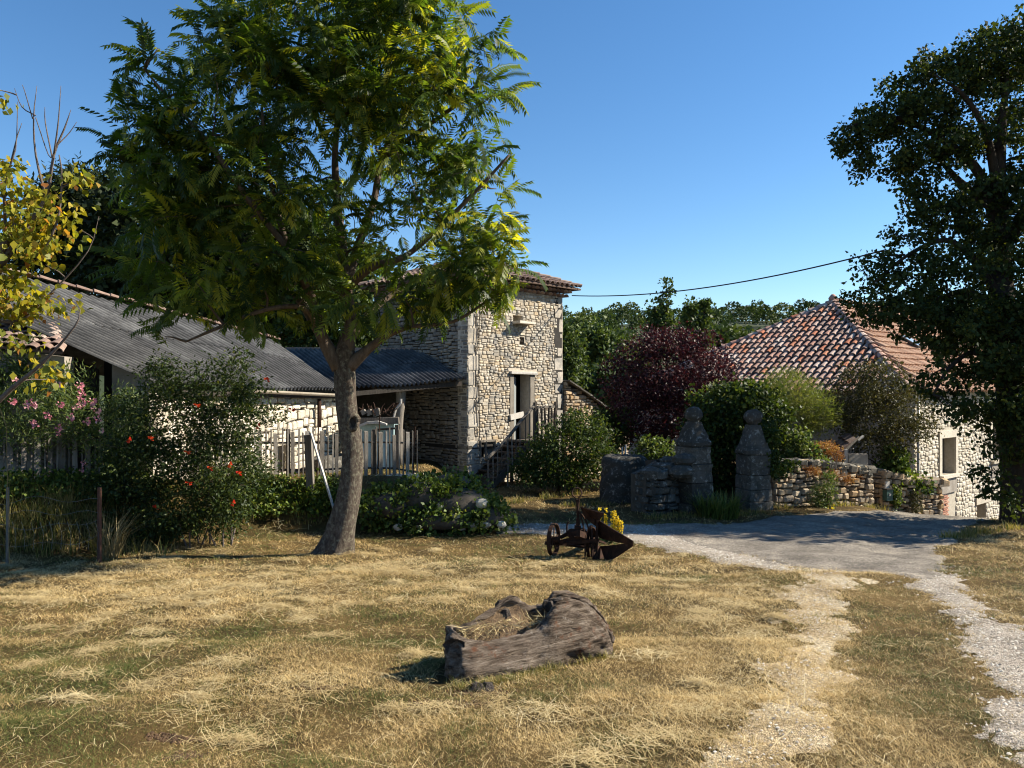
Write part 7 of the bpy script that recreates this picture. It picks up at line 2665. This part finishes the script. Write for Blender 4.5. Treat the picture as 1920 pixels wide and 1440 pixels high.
# stations along the log: px, bottom row, distance at the bottom, front lip row, floor row, back lip row, thickness depth
LOG = [
    (836, 1262, 5.42, 1178, 1206, 1176, .30), (850, 1280, 5.34, 1184, 1210, 1176, .36), (880, 1292, 5.30, 1203, 1212, 1168, .42), (920, 1280, 5.38, 1203, 1204, 1146, .46), (960, 1270, 5.46, 1196, 1196, 1120, .48),
    (990, 1262, 5.54, 1186, 1190, 1138, .48), (1015, 1254, 5.62, 1168, 1178, 1136, .46), (1040, 1249, 5.70, 1136, 1146, 1112, .42), (1068, 1243, 5.80, 1124, 1118, 1112, .40), (1100, 1238, 5.90, 1138, 1132, 1126, .38), (1126, 1232, 6.0, 1160, 1154, 1150, .34), (1140, 1226, 6.06, 1182, 1178, 1176, .28), (1147, 1222, 6.10, 1202, 1200, 1198, .2)]
rows = []
for (px, yb_, d0_, yf, yfl, yk, dep) in LOG:
    hollow = yf - yk > 8
    bt = P(px, yb_, d0_)
    bt.z = gz(bt.x, bt.y) - .03
    fl_ = P(px, yf, d0_ + dep * .28)
    flo = P(px, yfl, d0_ + dep * .55)
    if hollow:
        flo.z = min(flo.z, fl_.z - .03)
    bk_ = P(px, yk, d0_ + dep)
    bb_ = Vector((bk_.x, bk_.y + .12, gz(bk_.x, bk_.y) - .03))
    h = fl_.z - bt.z
    rows.append([bt, bt.lerp(fl_, .3) + Vector((.0, -.075, .0)), bt.lerp(fl_, .7) + Vector((.0, -.055, .01)), fl_ + Vector((0, -.01, -.012)), fl_ + Vector((.0, .035, .002)), fl_.lerp(flo, .55) + Vector((0, .0, -.02)), flo, flo.lerp(bk_, .6) + Vector((0, .03, -.03)), bk_ + Vector((0, -.02, 0)), bk_ + Vector((0, .03, -.005)), bk_.lerp(bb_, .5) + Vector((0, .05, 0)), bb_])
nr, ncol = len(rows), len(rows[0])
# densify along both directions by splines
cols = []
for j in range(ncol):
    cols.append(spline([rows[i][j] for i in range(nr)], 9))
n1 = len(cols[0])
grid = []
for i in range(n1):
    grid.append(spline([cols[j][i] for j in range(ncol)], 8))
n2 = len(grid[0])
A = np.array([[tuple(p) for p in r_] for r_ in grid])
nz = (vnoise(A[..., 0] * 1.4 + A[..., 1] * .5, A[..., 2] * 6 + A[..., 1] * 3, .10, 3) - .5) * .05 + (vnoise(A[..., 0] + A[..., 1], A[..., 2] * 3 + A[..., 1] * 5, .03, 6) - .5) * .02
iu, jv = np.meshgrid(np.arange(n1) / n1 * 1.35, np.arange(n2) / n2 * 1.9, indexing='ij')
crack = vnoise(iu * .22 + .15 * vnoise(iu, jv, .3, 2), jv + .06 * vnoise(iu, jv, .2, 5), .055, 12)
nz = nz * .42 - .024 * sstep(.26, .10, crack) + (vnoise(iu * .3, jv, .02, 13) - .5) * .008 - .018 * sstep(.75, .95, vnoise(iu, jv, .16, 14)) * 1.0
gx_ = np.gradient(A, axis=0)
gy_ = np.gradient(A, axis=1)
nv = np.cross(gx_, gy_)
nv /= np.linalg.norm(nv, axis=2, keepdims=True) + 1e-9
A = A + nv * nz[..., None]
V = A.reshape(-1, 3).tolist()
Fs = []
for i in range(n1 - 1):
    for j in range(n2 - 1):
        q = i * n2 + j
        Fs.append((q, q + n2, q + n2 + 1, q + 1))
# close the ends
for i in (0, n1 - 1):
    c = A[i].mean(axis=0) + (np.array([.03, .05, -.02]) if i == 0 else 0)
    V.append(tuple(c))
    k = len(V) - 1
    for j in range(n2 - 1):
        q = i * n2 + j
        Fs.append((q, q + 1, k) if i == 0 else (q + 1, q, k))
lg = thing("hollow_log", "old hollowed grey log lying in the mown grass in the foreground", "log", P(990, 1250, 5.6))
M_DEBRIS = solid("rotted_filling", [(0.3, (0.05, 0.03, 0.018)), (0.55, (0.16, 0.105, 0.06)), (0.75, (0.30, 0.215, 0.12))], 14, 0.95, 0.8, 70)
lm = MB().add(V, Fs).mesh("log_body", M_LOG, True)
lm.materials.append(M_DEBRIS)
for p_ in lm.polygons:
    if p_.index < (n1 - 1) * (n2 - 1):
        i_, j_ = divmod(p_.index, n2 - 1)
        if 38 <= j_ <= 60 and i_ < n1 * .60:
            p_.material_index = 1
obj("log_body", lm, lg)
M_ROT = solid("black_rotten_wood", [(0.3, (0.018, 0.014, 0.012)), (0.7, (0.075, 0.06, 0.05))], 16, 0.95, .8, 50)
for kx, ky, kd, n_, sp in ((1033, 1124, 6.05, 9, .085), (946, 1140, 5.96, 7, .06)):
    kb = P(kx, ky, kd)
    m = MB()
    m.lathe(kb + Vector((0, 0, -.03)), [(sp * .9, -.07), (sp * 1.0, -.02), (sp * .7, .03), (sp * .2, .05)], 18)
    m.rough(.09, .05, n_)
    m.rough(.05, .022, n_ + 1)
    obj("rotten_edge", m.mesh("rotten_edge", M_ROT), lg)
m = MB()
kb = P(852, 1208, 5.40)
m.add([(kb.x + .075 * math.cos(a) * (1 + .2 * math.sin(3 * a)), kb.y - .045 + .01 * math.sin(2 * a), kb.z + .055 * math.sin(a)) for a in np.linspace(0, 5.8, 11)] + [(kb.x, kb.y + .02, kb.z)], [(i, (i + 1) % 11, 11) for i in range(11)])
obj("broken_end", m.mesh("broken_end", M_ROT), lg)
for px, py in ((893, 1290), (915, 1287)):
    g = ground_at(px, py)
    single("wood_fragment", MB().lathe((g[0], g[1] - .03, gz(*g) - .01), [(.05, 0), (.06, .015), (.05, .03), (.03, .05), (.01, .055)], 14).rough(.05, .04, px).mesh("wood_fragment", M_ROT), "left crumbling wood fragment under the hollow log's front" if px < 900 else "right crumbling wood fragment under the hollow log's front", "wood")
# straw caught in the hollow
n = 520
f = R.random(n)
px = 865 + 165 * f
c = np.array([tuple(P(a, 1195 - (a - 870) * .13 + R.uniform(-22, 8), 5.62 + (a - 870) * .0022)) for a in px])
d = unit(n)
d[:, 2] *= .35
v, fq = leaf_quads(c, .12, .004, d, .1, fold=0)
obj("caught_straw", np_mesh("caught_straw", v, fq, tint=R.uniform(0.1, .9, n), mats=[M_STRAW]), lg, stuff=True)

# dark crumbly soil patches
def soil(px, py, rx, ry, n, lab):
    cx, cy = ground_at(px, py)
    xs = np.clip(R.normal(size=n) * .5, -1.2, 1.2) * rx + cx
    ys = np.clip(R.normal(size=n) * .5, -1.2, 1.2) * ry + cy
    zs = G(xs, ys)
    VV, FF, o = [], [], 0
    for x, y, z in zip(xs, ys, zs):
        s = random.uniform(.003, .013)
        vv = np.array([(-1, -1, -.3), (1, -1, -.3), (1, 1, -.3), (-1, 1, -.3), (-.5, -.6, .8), (.6, -.5, .7), (.5, .6, .9), (-.6, .5, .6)]) * s * R.uniform(.6, 1.3, (8, 3)) + np.array([x, y, z])
        VV.append(vv)
        FF.append(np.array([(4, 5, 6, 7), (0, 1, 5, 4), (1, 2, 6, 5), (2, 3, 7, 6), (3, 0, 4, 7)]) + o)
        o += 8
    return np.concatenate(VV), np.concatenate(FF)


M_SOIL = solid("dark_soil", [(0.3, (0.045, 0.026, 0.014)), (0.7, (0.12, 0.070, 0.036))], 12, .95, .6, 60)
o, VV, FF = 0, [], []
for a in ((840, 1320, .35, .09, 800), (330, 1385, .16, .05, 260), (345, 1420, .08, .08, 200), (900, 1300, .2, .06, 300), (600, 1290, .15, .06, 150)):
    v, f = soil(*a, "")
    VV.append(v)
    FF.append(f + o)
    o += len(v)
setting("dirt", np_mesh("dirt", np.concatenate(VV), np.concatenate(FF), mats=[M_SOIL]), kind="stuff", label="dark crumbly soil showing through the dry grass around the log", cat="dirt")

# tall stems standing in the foreground
for px, py, tx, ty, lab in ((1083, 1105, 1100, 1035, "thin dry grass stem standing just behind the hollow log"),):
    g = ground_at(px, py)
    p0 = Vector((g[0], g[1], gz(*g)))
    p1 = P(tx, ty, g[1])
    single("dry_grass", MB().tube([p0, p0.lerp(p1, .5) + Vector((.01, 0, 0)), p1], [.003, .003, .002], 4).mesh("dry_grass", M_DRYG), lab, "grass stem")
for o_ in list(bpy.data.objects):
    if o_.type == 'MESH' and o_.parent is None and "label" not in o_ and o_.get("kind") is None:
        print("UNLABELLED", o_.name)
print("TRIS", sum(len(o_.data.loops) - 2 * len(o_.data.polygons) for o_ in bpy.data.objects if o_.type == 'MESH'), "OBJ", len(bpy.data.objects))
